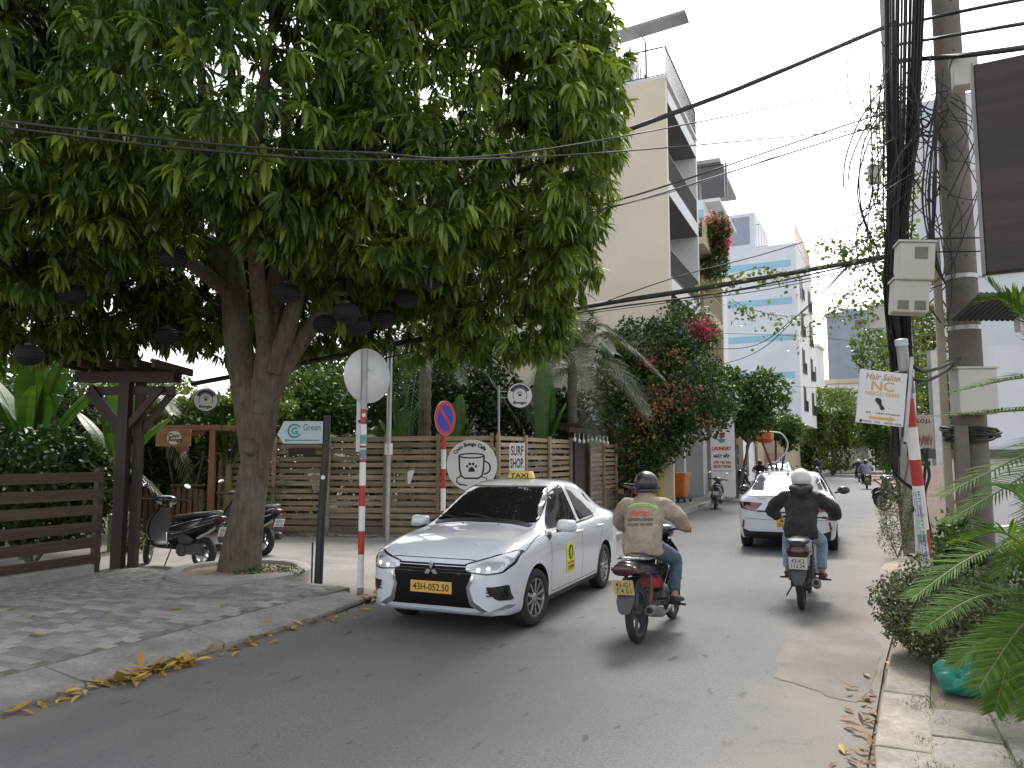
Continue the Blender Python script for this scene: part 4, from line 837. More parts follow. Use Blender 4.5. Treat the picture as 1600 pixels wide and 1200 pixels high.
lb = thing('house', 'low white house with a flat brown roof under the far trees', 'building', tuple(D(1268, 714, 88).xy) + (0,), R(-6)); bx('wall', (0, 0, 0), (6, 8, 10.2), m_wwall, lb); bx('roof', (-.3, -.3, 10.2), (6.3, 8, 10.7), m_tan, lb); bx('window', (1, -.05, 7.6), (4.8, -.001, 9.2), m_win, lb)
tw = thing('apartment_building', 'slim pale stair tower beside the striped building', 'building', tuple(D(1268, 714, 82).xy) + (0,), R(-8)); bx('wall', (-2, 0, 0), (1.0, 4, 13.8), m_wwall, tw); bx('roof', (-2.2, -.2, 13.8), (1.2, 4, 14.1), m_wwall, tw); bx('parapet', (-1.9, 0, 14.1), (-1.7, 4, 15.2), m_wwall, tw); bx('window', (.2, -.04, 10), (.8, -.001, 11.6), m_win, tw)
# ---- low shop fronts left: yellow pillar, dark door, laundry
sh = thing('laundry_shop', 'low shop front with a yellow pillar and dark doorway under the creeper', 'building', (-6.35, 26.6, 0))
bx('wall', (-5, .3, 0), (-.15, 12, 3.6), m_wwall, sh); bx('pillar', (-.14, -.1, .1), (.2, .75, 3.3), M('yellow_paint', (.55, .43, .1), .8, 0, .12, 2, dirt=(.35, .27, .1), dirtamt=.5), sh); bx('pillar', (-.9, -.3, .1), (-.6, .3, 3.3), M('yellow_paint', (.5, .4, .1)), sh)
bx('pillar', (-.14, .8, .1), (.12, 1.6, 3.3), M('yellow_paint', (.5, .4, .1)), sh); bx('dark_doorway', (-.16, 1.62, .12), (-.12, 3.9, 2.9), plain('dark_interior', (.012, .012, .014), .5), sh); bx('pillar', (-.14, 3.9, .1), (.3, 4.3, 3.5), m_wwall, sh)
lw = thing('laundry_sign', 'tall white laundry signboard with red and black lettering', 'sign', D(1128, 740, 30.5), YAW); lw.location.z = .14
m = MB(); m.box((.05, .04, 1.65), (.95, .06, 3.2)); m.build('board', m_white, lw, sharp=0); m = MB(); m.box((.52, .5, 1.75), (.12, .8, 3.4)); m.build('return_panel', m_white, lw, sharp=0)
fl_ = lambda a, b, t: Vector((a + .02, .008 - t, b)); lettering('LAUNDRY', .8, .15, lambda a, b, t: fl_(a, b + 1.98, t), m_redink, lw, .06); lettering('GIẶT SẤY', .7, .2, lambda a, b, t: fl_(a, b + 1.69, t), m_ink, lw, .06); lettering('TẨY TRẮNG', .7, .15, lambda a, b, t: fl_(a, b + 1.44, t), m_redink, lw, .06)
lettering('SÁCH THƠM', .7, .15, lambda a, b, t: fl_(a, b + 1.27, t), m_redink, lw, .06); lettering('GIAO NHẬN TẬN NƠI', .74, .1, lambda a, b, t: fl_(a, b + 1.08, t), m_teal, lw, .02)
m = MB(); m.prism(arcband(0, 2.38, .0, .17, 3.2, 6.2), fl_, .001, .003); m.build('basin_logo', plain('basin_blue', (.05, .3, .35)), lw, sharp=0); m = MB(); m.prism(rpoly([(-.1, 2.42), (.12, 2.42), (.16, 2.6), (-.06, 2.62)], .03), fl_, .001, .003); m.build('cloth_logo', m_redink, lw, sharp=0)
# ---- distant left shops, lamp arm and red drum lantern
sp = thing('shop_front', 'row of low brown and white shop fronts beyond the laundry', 'building', (-6.3, 40, 0))
for y0, y1, mt in ((0, 2.2, m_wwall), (2.25, 4.2, m_tan), (4.25, 6.3, M('brick_brown', (.22, .09, .05), .8)), (6.35, 11, M('brown_front', (.14, .08, .05), .8)), (11.05, 17, m_wwall), (17.05, 24, m_tan)): bx('wall', (-4, y0, 0), (0, y1, 3.6 + .5 * (y0 % 2)), mt, sp)
for y in (.8, 4.9, 7.4, 12.4, 18): w_ = bx('window', (.0, y, .5), (.04, y + 1.1, 2.5), m_win, sp); bx('frame', (.041, y - .08, .4), (.07, y + .06, 2.6), m_frame, w_)
bx('awning', (-.2, 17, 3.0), (1.2, 19.5, 3.15), m_black, sp); bx('sign_panel', (.0, 19.6, 3.2), (1.1, 19.7, 3.9), m_white, sp); bx('sign_panel', (.2, 22, .3), (1.7, 22.1, 2.1), M('terracotta_panel', (.42, .3, .24), .8), sp)
rl = thing('drum_lantern', 'red and orange drum lantern on a curved white arm', 'lantern', D(1195, 683, 36) - UPV * .3)
m = MB(); m.lathe([(.05, 0), (.3, .05), (.38, .2), (.4, .38), (.36, .55), (.2, .64), (.05, .66)], 20); m.build('shade', M('red_lantern', (.5, .06, .03), .6, 0, .3, 3), rl); m = MB(); m.lathe([(.385, .2), (.405, .3), (.405, .42), (.39, .48)], 20); m.build('band', M('orange_lantern', (.55, .22, .05), .6, 0, .3, 5), rl)
m = MB(); m.tube(crv([(.3, .2, .55), (.75, .2, .45), (1.0, .2, 0), (.85, .2, -.5), (.4, .2, -.95), (.3, .2, -1.5)], 6), .035, 8); m.build('arm', m_white, rl)
# ================================================================ RIGHT SIDE
rb = thing('apartment_building', 'pale grey building behind the utility poles', 'building', tuple(D(1440, 714, 24).xy) + (0,), R(-7)); bx('wall', (0, 0, 0), (14, 14, 13.4), m_bwhite, rb)
for z in (4, 7.4, 10.8): bx('ledge', (-.05, -.06, z), (14, -.001, z + .2), m_wwall, rb)
for z in (5, 8.4): w_ = bx('window', (3, -.04, z), (5, -.001, z + 1.6), m_win, rb); bx('sill', (2.8, -.12, z - .12), (5.2, -.041, z), m_wwall, w_)
# white hoarding, low walls
ho = thing('white_hoarding', 'large white sheet hoarding behind the thick concrete pole', 'hoarding', D(1462, 714, 12.2) * 1, YAW); ho.location.z = 0
m_sheet = M('white_sheet', (.62, .65, .7), .6, 0, .05, 1.2, .15, 6, dirt=(.5, .52, .55), dirtamt=.5)
bx('sheet', (.35, 0, 1.95), (4.2, .04, 3.6), m_sheet, ho); bx('ledge', (-.1, -.1, 1.76), (4.2, .12, 1.9), M('sooty_concrete', (.1, .095, .09), .9, 0, .3, 3), ho); bx('wall', (.0, .02, 0), (4.2, .16, 1.76), m_wwall, ho)
bx('post', (-.06, -.12, 0), (.06, .0, 3.5), m_steel, ho); bx('post', (-.3, .1, 0), (-.22, .2, 3.4), m_wwall, ho)
t = thing('graffiti_wall', 'pink rendered wall with red painted letters beside the concrete pole', 'wall', D(1470, 714, 11) * 1, YAW); t.location.z = 0; bx('panel', (-.35, 0, 0), (.6, .1, 1.65), M('pink_render', (.55, .43, .38), .9, 0, .1, 2, .2, 30, dirt=(.4, .35, .3)), t)
lettering('LA', .24, .2, lambda a, b, q: Vector((a + .2, -.001 - q, b + 1.2)), m_redink, t, .04, .3); m = MB(); m.prism(arcband(.2, 1.55, .12, .15, 3.4, 6.0), lambda a, b, q: Vector((a, -q, b)), .001, .003); m.build('painted_arc', m_redink, t, sharp=0)
t = thing('low_wall', 'low pale garden wall with a dark handrail behind the sago palm', 'wall', D(1545, 714, 8.6) * 1, YAW); t.location.z = 0; bx('wall', (0, 0, 0), (2.4, .18, 1.0), m_wwall, t, .01)
m = MB(); m.tube([(.25, -.2, .1), (.25, -.2, 1.15)], .022, 8); m.tube([(.25, -.2, 1.15), (1.6, -.2, 1.2)], .022, 8); m.tube([(1.6, -.2, .1), (1.6, -.2, 1.2)], .022, 8); m.build('handrail', m_rail, t)
m_pole = M('spun_concrete', (.155, .138, .118), .88, 0, .15, 2.5, .3, 40, dirt=(.12, .1, .085), dirtamt=.7)
def conc_pole(label, base, h, r0, r1, holes=True, mt=m_pole):
    t = thing('utility_pole', label, 'utility pole', base); m = MB(); m.tube([(0, 0, z) for z in np.linspace(0, h, 14)], list(np.linspace(r0, r1, 14)), 22); m.build('shaft', mt, t, sharp=60)
    if holes:
        for i in range(9):
            z = 4.0 + i * .62; r = r0 + (r1 - r0) * z / h; a = YAW + R(-98); hb = MB(); c_ = Vector((math.cos(a) * r * .985, math.sin(a) * r * .985, z)); hb.T = Matrix.Translation(c_) @ Matrix.Rotation(a, 4, 'Z'); hb.lathe([(.014, -.02), (.014, .004), (.0, .004)], 10, axis='X'); hb.build('step_hole', m_black, t)
    for z in (3.15, 3.75): r = r0 + (r1 - r0) * z / h; m = MB(); m.lathe([(r + .003, z), (r + .008, z), (r + .008, z + .05), (r + .003, z + .05)], 22); m.build('strap', m_steel, t)
    return t
P1 = gbase(1518, 8.6); P1.z = .08; P2 = Vector((1.0, 15.7, .05))
conc_pole('thick round concrete utility pole with step holes behind the sago palm', tuple(P1), 9.6, .185, .135)
conc_pole('pale concrete utility pole wrapped in creepers behind the cable bundle', tuple(P2), 11.5, .17, .12, False, M('pale_pole_concrete', (.34, .32, .29), .88, 0, .12, 2.5, .3, 40, dirt=(.2, .18, .15), dirtamt=.6))
# side pipe strapped to the thick pole
t = thing('conduit', 'pale square conduit strapped alongside the thick concrete pole', 'pipe', tuple(P1)); m = MB(); m.box((-.235, .08, 2.2), (.085, .085, 4.2)); m.build('channel', M('pale_conduit', (.42, .37, .3), .8, 0, .1, 3), t, sharp=0, bevel=.006)
t = thing('concrete_stub', 'short square concrete stub leaning against the thick pole', 'post', tuple(P1 + Vector((-.12, -.26, 0)))); m = MB(); m.box((0, 0, 1.0), (.13, .13, 2.1)); m.build('stub', m_pole, t, sharp=0, bevel=.01)
m_box = M('meter_box_plastic', (.52, .51, .47), .55, 0, .06, 3, dirt=(.36, .34, .3), dirtamt=.4)
def meter(label, loc, size, rz, roll=0, windows=()):
    t = thing('meter_box', label, 'meter box', loc, (0, roll, rz)); m = MB(); m.box((0, 0, 0), size); m.build('case', m_box, t, sharp=0, bevel=.015)
    for (x, z, w, h) in windows: bx('window', (x - w / 2, -size[1] / 2 - .006, z - h / 2), (x + w / 2, -size[1] / 2 - .001, z + h / 2), M('meter_window', (.2, .19, .16), .15), t)
    m = MB(); m.box((0, 0, size[2] / 2 + .012), (size[0] + .03, size[1] + .03, .022)); m.build('lid', m_box, t, sharp=0); return t
meter('upper white electricity meter box strapped above a twin', D(1428, 412, 8.4), (.36, .26, .42), YAW - .25, R(5), ((.04, .09, .13, .13),)); meter('lower white electricity meter box with two windows', D(1420, 466, 8.4), (.36, .24, .36), YAW - .25, R(5), ((-.08, -.1, .11, .1), (.09, -.1, .11, .1)))
meter('small white junction box high on the thick pole', D(1507, 116, 8.4), (.24, .2, .32), YAW - .4); meter('small pale box on the creeper covered pole', D(1369, 497, 14), (.28, .2, .42), YAW - .3); meter('tiny pale box among the creepers of the pole', D(1366, 274, 14.5), (.2, .15, .32), YAW); meter('square sand coloured junction box on the pole above coiled cable', P1 + Vector((.02, -.27, 2.42)), (.42, .22, .5), YAW - .05)
# ---- striped pole with salon sign
SP0, SP1 = D(1463, 1004, 7.2), D(1409, 540, 7.2); ax = (SP1 - SP0).normalized(); q = ax.to_track_quat('Z', 'Y').to_euler()
t = thing('striped_pole', 'leaning red and white striped pole with stickers in front of the concrete pole', 'pole', tuple(SP0), q)
HP = (SP1 - SP0).length
striped_pole(t, HP, .052, [(.6, m_white), (.22, M('white_paint_b', (.6, .6, .58), .5)), (.27, m_red), (.42, m_white), (.25, m_red), (.31, m_white), (.27, m_red), (2, m_gpole)])
m = MB(); m.lathe([(.058, HP), (.058, HP + .06), (.0, HP + .07)], 16); m.build('cap', M('pale_cap', (.45, .52, .55), .5), t)
def wrap_text(s, z, hgt, span, mt, par, r, a0):
    P_, F_, asp_ = text_geo(s, .03); m = MB(); m.add([((r) * math.cos(a0 + p[1] * span), (r) * math.sin(a0 + p[1] * span), z + p[0] * hgt) for p in P_], F_); return m.build('lettering', mt, par, sharp=0)
a_cam = math.atan2(-SP0.y, -SP0.x)
for z, hgt, mt in ((1.35, .24, plain('sticker_blue', (.05, .09, .35))), (1.1, .26, plain('sticker_green', (.03, .3, .16))), (.9, .28, plain('sticker_blue', (.05, .09, .35)))):
    m = MB(); k = 10; m.add([(.0532 * math.cos(a_cam + x), .0532 * math.sin(a_cam + x), zz) for zz in (z - hgt / 2 - .01, z + hgt / 2 + .01) for x in np.linspace(-1, 1, k)], [(i, i + 1, k + i + 1, k + i) for i in range(k - 1)]); m.build('sticker', m_white, t, sharp=0)
    wrap_text('0905.12.34', z, hgt * .95, -.42, mt, t, .0545, a_cam + .45); wrap_text('KHOAN CẮT', z, hgt * .95, -.42, mt, t, .0545, a_cam - .1); wrap_text('BÊ TÔNG', z, hgt * .8, -.3, mt, t, .0545, a_cam - .55)
MB().box((.0, -.06, HP - .35), (.13, .14, .22)).build('clamp', m_black, t)
sg = thing('salon_sign', 'tilted white hair salon sign with orange logo and arrow fixed to the striped pole', 'sign', D(1377, 622, 7.05), (0, R(7), YAW - .12)); m = MB(); m.box((0, 0, 0), (.42, .025, .5)); m.build('panel', M('salon_white', (.62, .62, .64), .5, 0, .05, 4), sg, sharp=0, bevel=.004)
fz = lambda a, b, q: Vector((a, -.0135 - q, b)); m_org = plain('orange_print', (.6, .33, .06), .6)
lettering('Hair Salon', .3, .06, lambda a, b, q: fz(a, b + .195, q), plain('ochre_print', (.4, .22, .08)), sg, .01, .25); lettering('NC', .2, .09, lambda a, b, q: fz(a, b + .11, q), m_org, sg, .01); lettering('NGOC DAN', .3, .035, lambda a, b, q: fz(a, b + .035, q), m_org, sg, .01)
m = MB(); m.prism(rpoly([(-.05, .0), (.0, -.01), (.0, -.06), (.04, -.1), (.0, -.12), (-.02, -.07), (-.06, -.03)], .02), fz, .001, .003); m.build('hair_drawing', m_ink, sg, sharp=0)
m = MB(); m.prism([(-.1, -.18), (.08, -.18), (.08, -.165), (.14, -.19), (.08, -.215), (.08, -.2), (-.1, -.2)], fz, .001, .003); m.build('arrow', m_org, sg, sharp=0); lettering('55 - Lâm Hoành', .3, .016, lambda a, b, q: fz(a + .02, b - .145, q), m_ink, sg); lettering('0905 123 - 0935 456', .34, .016, lambda a, b, q: fz(a + .02, b - .23, q), m_ink, sg); m = MB(); m.prism(circ(-.17, -.23, .014, n=14), fz, .001, .003); m.build('dot', m_ink, sg, sharp=0)
m = MB(); m.box((.25, .03, .02), (.03, .02, .8)); m.build('bracket', m_steel, sg)
bd = thing('graffiti_board', 'small cream board with scribbled graffiti behind the striped pole', 'sign', D(1443, 674, 9.2), YAW - .1); MB().box((0, 0, 0), (.22, .02, .4)).build('panel', M('cream_board', (.52, .48, .4), .7, 0, .1, 5), bd, sharp=0); fb = lambda a, b, q: Vector((a, -.0105 - q, b)); lettering('B.O.J.I.', .18, .06, lambda a, b, q: fb(a, b + .12, q), m_ink, bd, .03)
rg_ = random.Random(4); stroke([(-.09 + .18 * i / 30 + .02 * math.sin(i * 2.3), -.1 + .06 * math.sin(i * 1.7) + .03 * math.cos(i * .9)) for i in range(31)], .006, bd, 'scribble', plain('scribble_brown', (.25, .1, .08)), fb); stroke([(.09 - .18 * i / 30, -.12 + .05 * math.cos(i * 1.1)) for i in range(31)], .005, bd, 'scribble', plain('scribble_brown', (.25, .1, .08)), fb)
# ---- big dark board hung at the right
db = thing('dark_signboard', 'large dark brown signboard hanging beside the thick pole', 'signboard', D(1530, 265, 6.3), YAW - .5); m = MB(); m.box((.9, 0, 0), (1.8, .12, 1.78)); m.build('panel', wood('board_brown', (.018, .012, .01), (.04, .028, .022), .6, (1, 3, 12)), db, sharp=0, bevel=.01); m = MB(); m.box((-.012, 0, 0), (.02, .14, 1.8)); m.build('edge_trim', M('trim_grey', (.2, .19, .18), .6), db, sharp=0)
aw = thing('corrugated_awning', 'small dark corrugated awning jutting out behind the palm fronds', 'awning', D(1535, 478, 8.2), YAW); m = MB()
for i in range(12): m.T = Matrix.Rotation(R(-18), 4, 'X'); m.tube([(-.15 + i * .06, -.25, 0), (-.15 + i * .06, .3, 0)], .03, 8)
m.T = None; m.build('sheet', M('awning_sheet', (.07, .07, .075), .6, .3), aw); m = MB(); m.bar((.3, -.25, .1), (1.6, -.3, .12), .1, .12); m.build('beam', m_black, aw, sharp=0); m = MB(); m.bar((.5, .2, -.1), (1.4, .2, -.1), .1, .3); m.build('fascia', m_wwall, aw, sharp=0)
# ---- cables
CG = 'overhead cables'
def cable(label, pts, r, group=CG, nm='overhead_cable', sub=8, n=6):
    o = MB().tube(crv(pts, sub), r, n).build(nm, m_cable, None, sharp=60); return tag(o, label, 'cable', group)
LB = 'black overhead cable strung across the street to the utility poles'
def dd(L_): return [D(*p) for p in L_]
cable('thin black cable crossing in front of the mango crown, upper of a pair', dd([(-1500, 60, 6.2), (-600, 125, 5.6), (-120, 172, 5.4), (0, 188, 5.5), (300, 222, 5.8), (560, 238, 6.2), (860, 232, 7.8), (1330, 143, 13.5), (1400, 128, 14)]), .009)
cable('thin black cable crossing in front of the mango crown, lower of a pair', dd([(-1500, 66, 6.1), (-600, 133, 5.5), (-120, 180, 5.3), (0, 198, 5.4), (300, 233, 5.7), (600, 250, 6.2), (950, 238, 8.6), (1325, 205, 13.5), (1400, 196, 14)]), .009)
cable('thick black cable rising from the mango crown to the pole top', dd([(700, 300, 12), (840, 258, 12), (940, 218, 12.2), (1150, 140, 12.8), (1345, 58, 13.6), (1400, 35, 14)]), .04)
cable('thick black cable bundle sagging low over the creeper to the pole', dd([(300, 600, 13.5), (480, 566, 13), (600, 541, 12.8), (760, 510, 12.8), (920, 478, 13), (1100, 450, 13.3), (1360, 405, 14), (1400, 398, 14.2)]), .045)
for k, L_ in enumerate(([(700, 380, 11), (830, 340, 11), (1000, 303, 12), (1320, 196, 13.6), (1390, 175, 14)], [(700, 385, 11), (830, 350, 11), (1000, 312, 12), (1320, 212, 13.6), (1390, 192, 14)], [(700, 374, 11), (830, 344, 11), (1050, 300, 12), (1320, 205, 13.6), (1390, 187, 14)],
          [(600, 560, 12.6), (900, 490, 13), (1100, 462, 13.4), (1290, 430, 14), (1390, 402, 14.3)], [(650, 535, 12.8), (920, 486, 13), (1140, 455, 13.4), (1360, 408, 14), (1400, 400, 14.2)], [(840, 500, 13), (1050, 472, 13.3), (1200, 452, 13.6), (1390, 412, 14.2)],
          [(950, 470, 13), (1060, 432, 13.2), (1200, 395, 13.6), (1345, 350, 14), (1400, 340, 14.2)], [(930, 520, 26), (1150, 545, 26), (1250, 490, 20), (1330, 412, 16), (1390, 360, 14.5)], [(960, 600, 28), (1160, 560, 27), (1260, 480, 20), (1340, 400, 15.5), (1390, 365, 14.5)],
          [(1225, -30, 30), (1240, 30, 30), (1280, 200, 36), (1312, 340, 44)], [(1283, -30, 26), (1300, 90, 28), (1318, 200, 32), (1330, 300, 38)], [(1306, -30, 24), (1316, 60, 26), (1325, 120, 28), (1332, 180, 30)], [(1100, 520, 34), (1250, 525, 34), (1350, 535, 30), (1400, 540, 15)], [(1090, 585, 33), (1200, 600, 33), (1350, 610, 33), (1420, 600, 15)],
          [(1400, 95, 9.5), (1520, 85, 8), (1700, 60, 6.5)], [(1400, 70, 9.5), (1520, 50, 8), (1700, 20, 6.5)], [(1400, 40, 9.5), (1530, 12, 8), (1700, -20, 6.5)], [(1440, 375, 8.7), (1500, 372, 8.3), (1700, 370, 7)], [(1440, 395, 8.7), (1500, 393, 8.3), (1700, 392, 7)])):
    cable(LB, dd(L_), (.014, .013, .006, .012, .016, .008, .01, .012, .012, .009, .009, .009, .01, .008, .03, .02, .02, .008, .008)[k])
rg_ = random.Random(11)
BL = 'black strand in the thick hanging cable bundle on the poles'
for i in range(46):
    a = rg_.uniform(0, 6.28); r = math.sqrt(rg_.random()); ox, oy = math.cos(a) * r, math.sin(a) * r
    pts = [D(1412 + ox * 34, -60, 8.9 + oy * .2), D(1410 + ox * 30, 90, 8.9 + oy * .17), D(1408 + ox * 25, 220, 8.9 + oy * .13), D(1401 + ox * 17, 340, 8.9 + oy * .1), D(1396 + ox * 17, 430, 8.9 + oy * .12), D(1402 + ox * 20, 500, 8.9 + oy * .1), D(1412 + ox * 14 , rg_.uniform(540, 720), 8.9 + oy * .08)]
    cable(BL, pts, rg_.uniform(.008, .014), 'cable bundle strands', 'bundle_strand', 6, 6)
LL = 'loose black cable looping around the poles'
for i in range(46):
    u0, v0 = rg_.choice([(1375, 140), (1385, 200), (1440, 170), (1455, 210), (1470, 130), (1400, 250), (1460, 300), (1390, 60), (1450, 80)]); u0 += rg_.uniform(-25, 25); v0 += rg_.uniform(-60, 60); du = rg_.uniform(-70, 70); dv = rg_.uniform(80, 330); d = rg_.uniform(8.3, 9.2); s = rg_.uniform(-55, 55)
    u1 = min(1480, max(1330, u0 + du)); cable(LL, [D(u0, v0, d), D((u0 + u1) / 2 + s, v0 + dv * .3, d), D((u0 + u1) / 2 + s * 1.1, v0 + dv * .75, d), D(u1, v0 + dv, d)], rg_.uniform(.004, .009), 'loose cables on the poles', 'loose_cable', 7, 5)
for L_ in ([(1385, 130, 9), (1345, 185, 9), (1322, 245, 9), (1318, 292, 9)], [(1390, 145, 9), (1352, 200, 9), (1330, 250, 9), (1326, 280, 9)], [(1400, 160, 9.3), (1360, 215, 9.3), (1340, 300, 9.3), (1362, 380, 9.3)], [(1380, 170, 9.3), (1348, 230, 9.3), (1345, 320, 9.3), (1375, 400, 9.3)]): cable(LL, dd(L_), .009, 'loose cables on the poles', 'loose_cable', 7, 5)
for i in range(16):
    v9 = rg_.uniform(140, 240); cable(LL, [D(1420 + rg_.uniform(-8, 8), v9 + rg_.uniform(-30, 30), 8.8), D(1440 + rg_.uniform(-6, 6), v9 + rg_.uniform(-15, 35), 8.6), D(1462, v9 + rg_.uniform(-15, 25), 8.4), D(1482, v9 + rg_.uniform(-20, 30), 8.35)], rg_.uniform(.005, .013), 'loose cables on the poles', 'loose_cable', 7, 5)
for i in range(12):
    u = 1470 + rg_.uniform(-8, 3); cable(LL, [D(u, 150 + rg_.uniform(-40, 40), 8.3), D(u - rg_.uniform(0, 25), 300, 8.3), D(u - 5, 400, 8.35), D(1478, 445, 8.4)], rg_.uniform(.005, .01), 'loose cables on the poles', 'loose_cable', 7, 5)
for i in range(6): v9 = rg_.uniform(140, 260); cable(LL, [D(1485, v9, 8.35), D(1505 + rg_.uniform(0, 30), v9 + rg_.uniform(10, 40), 8.2), D(1512 + rg_.uniform(-14, 20), v9 + rg_.uniform(60, 160), 8.2), D(1480, v9 + rg_.uniform(90, 220), 8.35)], rg_.uniform(.004, .008), 'loose cables on the poles', 'loose_cable', 7, 5)
for i in range(7): m = MB(); c_ = P1 + Vector((0, 0, 1.93)); pts = [c_ + Vector(((.24 + .01 * i) * math.cos(x), (.24 + .01 * i) * math.sin(x), .012 * i + .06 * math.sin(x + i))) for x in np.linspace(0, 6.28, 25)]; tag(m.tube(pts, .014, 6).build('cable_coil', m_cable, None), 'coiled black cable hung around the thick pole under the sand coloured box', 'cable', 'coiled cables on the pole')
cable('thick black cable arching from the striped pole to the concrete pole', dd([(1415, 560, 7.3), (1440, 580, 7.5), (1475, 572, 8.2), (1500, 560, 8.5)]), .018, None, 'overhead_cable'); cable('black cable loop under the clamp of the striped pole', dd([(1415, 588, 7.3), (1445, 595, 7.6), (1472, 583, 8.2), (1490, 570, 8.5)]), .018, None)
cable('black cable hanging down behind the striped pole', dd([(1400, 640, 9), (1393, 700, 9), (1400, 740, 9), (1428, 765, 9)]), .022, None); cable('black cable hanging behind the scribbled board', dd([(1440, 700, 9.4), (1452, 740, 9.4), (1445, 780, 9.4), (1460, 860, 9.4)]), .02, None); cable('second black cable hanging behind the scribbled board', dd([(1450, 690, 9.3), (1446, 730, 9.3), (1440, 770, 9.3), (1425, 800, 9.3)]), .02, None)
t = thing('wooden_stake', 'old brown wooden stake beside the far parked motorbikes', 'post', tuple(gbase(1408, 14.2))); m = MB(); m.bar((0, 0, 0), (-.12, -.1, 2.3), .09, .09); m.build('stake', m_dkw, t, sharp=0)
# ================================================================ STREET PLANTS
# creeper mass with orange flowers over the fence and shop front
cw = thing('flowering_creeper', 'huge climbing creeper with orange pink flowers hanging over the street wall', 'creeper', tuple(gbase(1040, 25.5))); 
cbl = [(0, .4, 3.9, 1.6, 1.6, 1.6), (-1.2, 0, 2.7, 1.2, 1.1, 1.5), (1.0, .8, 4.6, 1.2, 1.5, 1.3), (1.5, 1.4, 3.2, 1.1, 1.2, 1.0), (-.5, 1, 5.6, 1.5, 1.5, 1.2), (.9, 1.4, 6.2, 1.4, 1.4, 1.1), (-1.4, -.3, 1.5, .8, .9, 1.3), (-.7, -.2, 1.9, .7, .7, .9), (.3, .2, 2.7, .9, .8, .9), (2.2, 2.0, 4.0, .8, 1, .9), (-1.6, .8, 4.4, 1, 1.2, 1.2), (-.4, .1, 2.2, .8, .8, .8)]
m = MB(); stems(m, (-.9, 1.2, 0), [tuple(RT * b[0] + AW * b[1] + UPV * b[2]) + b[3:] for b in cbl if b[0] < .5], .045); m.build('stem', m_bark2, cw, sharp=0)
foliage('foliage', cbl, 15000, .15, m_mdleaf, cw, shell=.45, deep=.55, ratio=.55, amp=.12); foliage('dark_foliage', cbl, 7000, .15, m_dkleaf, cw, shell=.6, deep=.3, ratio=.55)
foliage('flowers', [(-.3, -.9, 3.6, .8, .5, .9), (-.9, -.8, 3.0, .7, .4, .9), (.6, -.5, 3.9, .8, .5, .5), (-1.2, -.7, 2.0, .5, .4, .6), (.3, -.3, 5.0, .6, .5, .4), (1.4, .4, 2.9, .4, .3, .5)], 850, .1, m_flower, cw, deep=.2, shell=.1, ratio=.8)
foliage('pink_flowers', [(1.6, .6, 6.3, .5, .5, .45), (-.5, -.2, 4.9, .3, .3, .25)], 380, .12, m_pink, cw, deep=.2, shell=.1, ratio=.8)
shrub('street_tree', 'small broad leaved tree reaching over the parked scooters by the laundry', gbase(1150, 33), [(0, 0, 4.2, 1.4, 1.3, 1.2), (1.4, 0, 4.6, 1.1, 1.1, .9), (-.8, .2, 5.0, 1.1, 1.1, .9), (.6, 0, 3.4, 1.3, 1.1, .8)], 5200, .24, m_mdleaf, 'tree', stem=.08)
shrub('street_tree', 'yellow green tree over the far shop fronts and drum lantern', gbase(1215, 44), [(0, 0, 3.6, 1.6, 1.5, .9), (-1.3, 0, 3.4, 1.3, 1.3, .8), (.9, .3, 3.0, .8, .9, .9)], 4200, .26, m_mdleaf, 'tree', stem=.11)
for i, (u, d, hh, w, mt, lb) in enumerate(((1300, 74, 9.0, 4.6, m_ltleaf, 'bright green roadside tree beyond the striped building'), (1266, 82, 6.0, 2.8, m_mdleaf, 'low leafy tree beside the oncoming motorbikes'), (1325, 92, 10.5, 5.4, m_ltleaf, 'yellow green tree arching over the end of the street'), (1398, 60, 7.0, 3.0, m_mdleaf, 'green tree on the right verge behind the salon sign'), (1385, 84, 8.5, 4.6, m_mdleaf, 'dark tree closing the view at the end of the street'), (1345, 112, 11.5, 6.5, m_dkleaf, 'large shady tree at the road bend'), (1250, 100, 9.0, 4.5, m_mdleaf, 'tree rising behind the low white house'))):
    b = gbase(u, d); 
    shrub('street_tree', lb, b, [(0, 0, hh * .68, w * .8, w * .7, hh * .3), (w * .5, 0, hh * .55, w * .5, w * .5, hh * .26), (-w * .5, 0, hh * .58, w * .5, w * .5, hh * .28), (0, -w * .3, hh * .45, w * .55, w * .4, hh * .22), (w * .1, -.4, hh * .25, w * .45, w * .4, hh * .25)], 11000, .32 * d / 70, mt, 'tree', stem=.16, amp=.3)
shrub('street_tree', 'leafy tree with yellow flowers behind the meter boxes', gbase(1440, 20), [(0, 0, 4.2, .9, .9, 1.0), (-.4, 0, 3.2, .7, .7, .9), (.3, .1, 5.2, .7, .7, .7), (-.9, .3, 4.6, .6, .6, .6)], 3600, .15, m_ltleaf, 'tree', stem=.07)
shrub('street_tree', 'green tree behind the white hoarding post', gbase(1455, 17), [(0, 0, 2.2, .7, .7, .8), (.2, 0, 3.2, .6, .6, .6)], 2200, .13, m_mdleaf, 'tree', stem=.06)
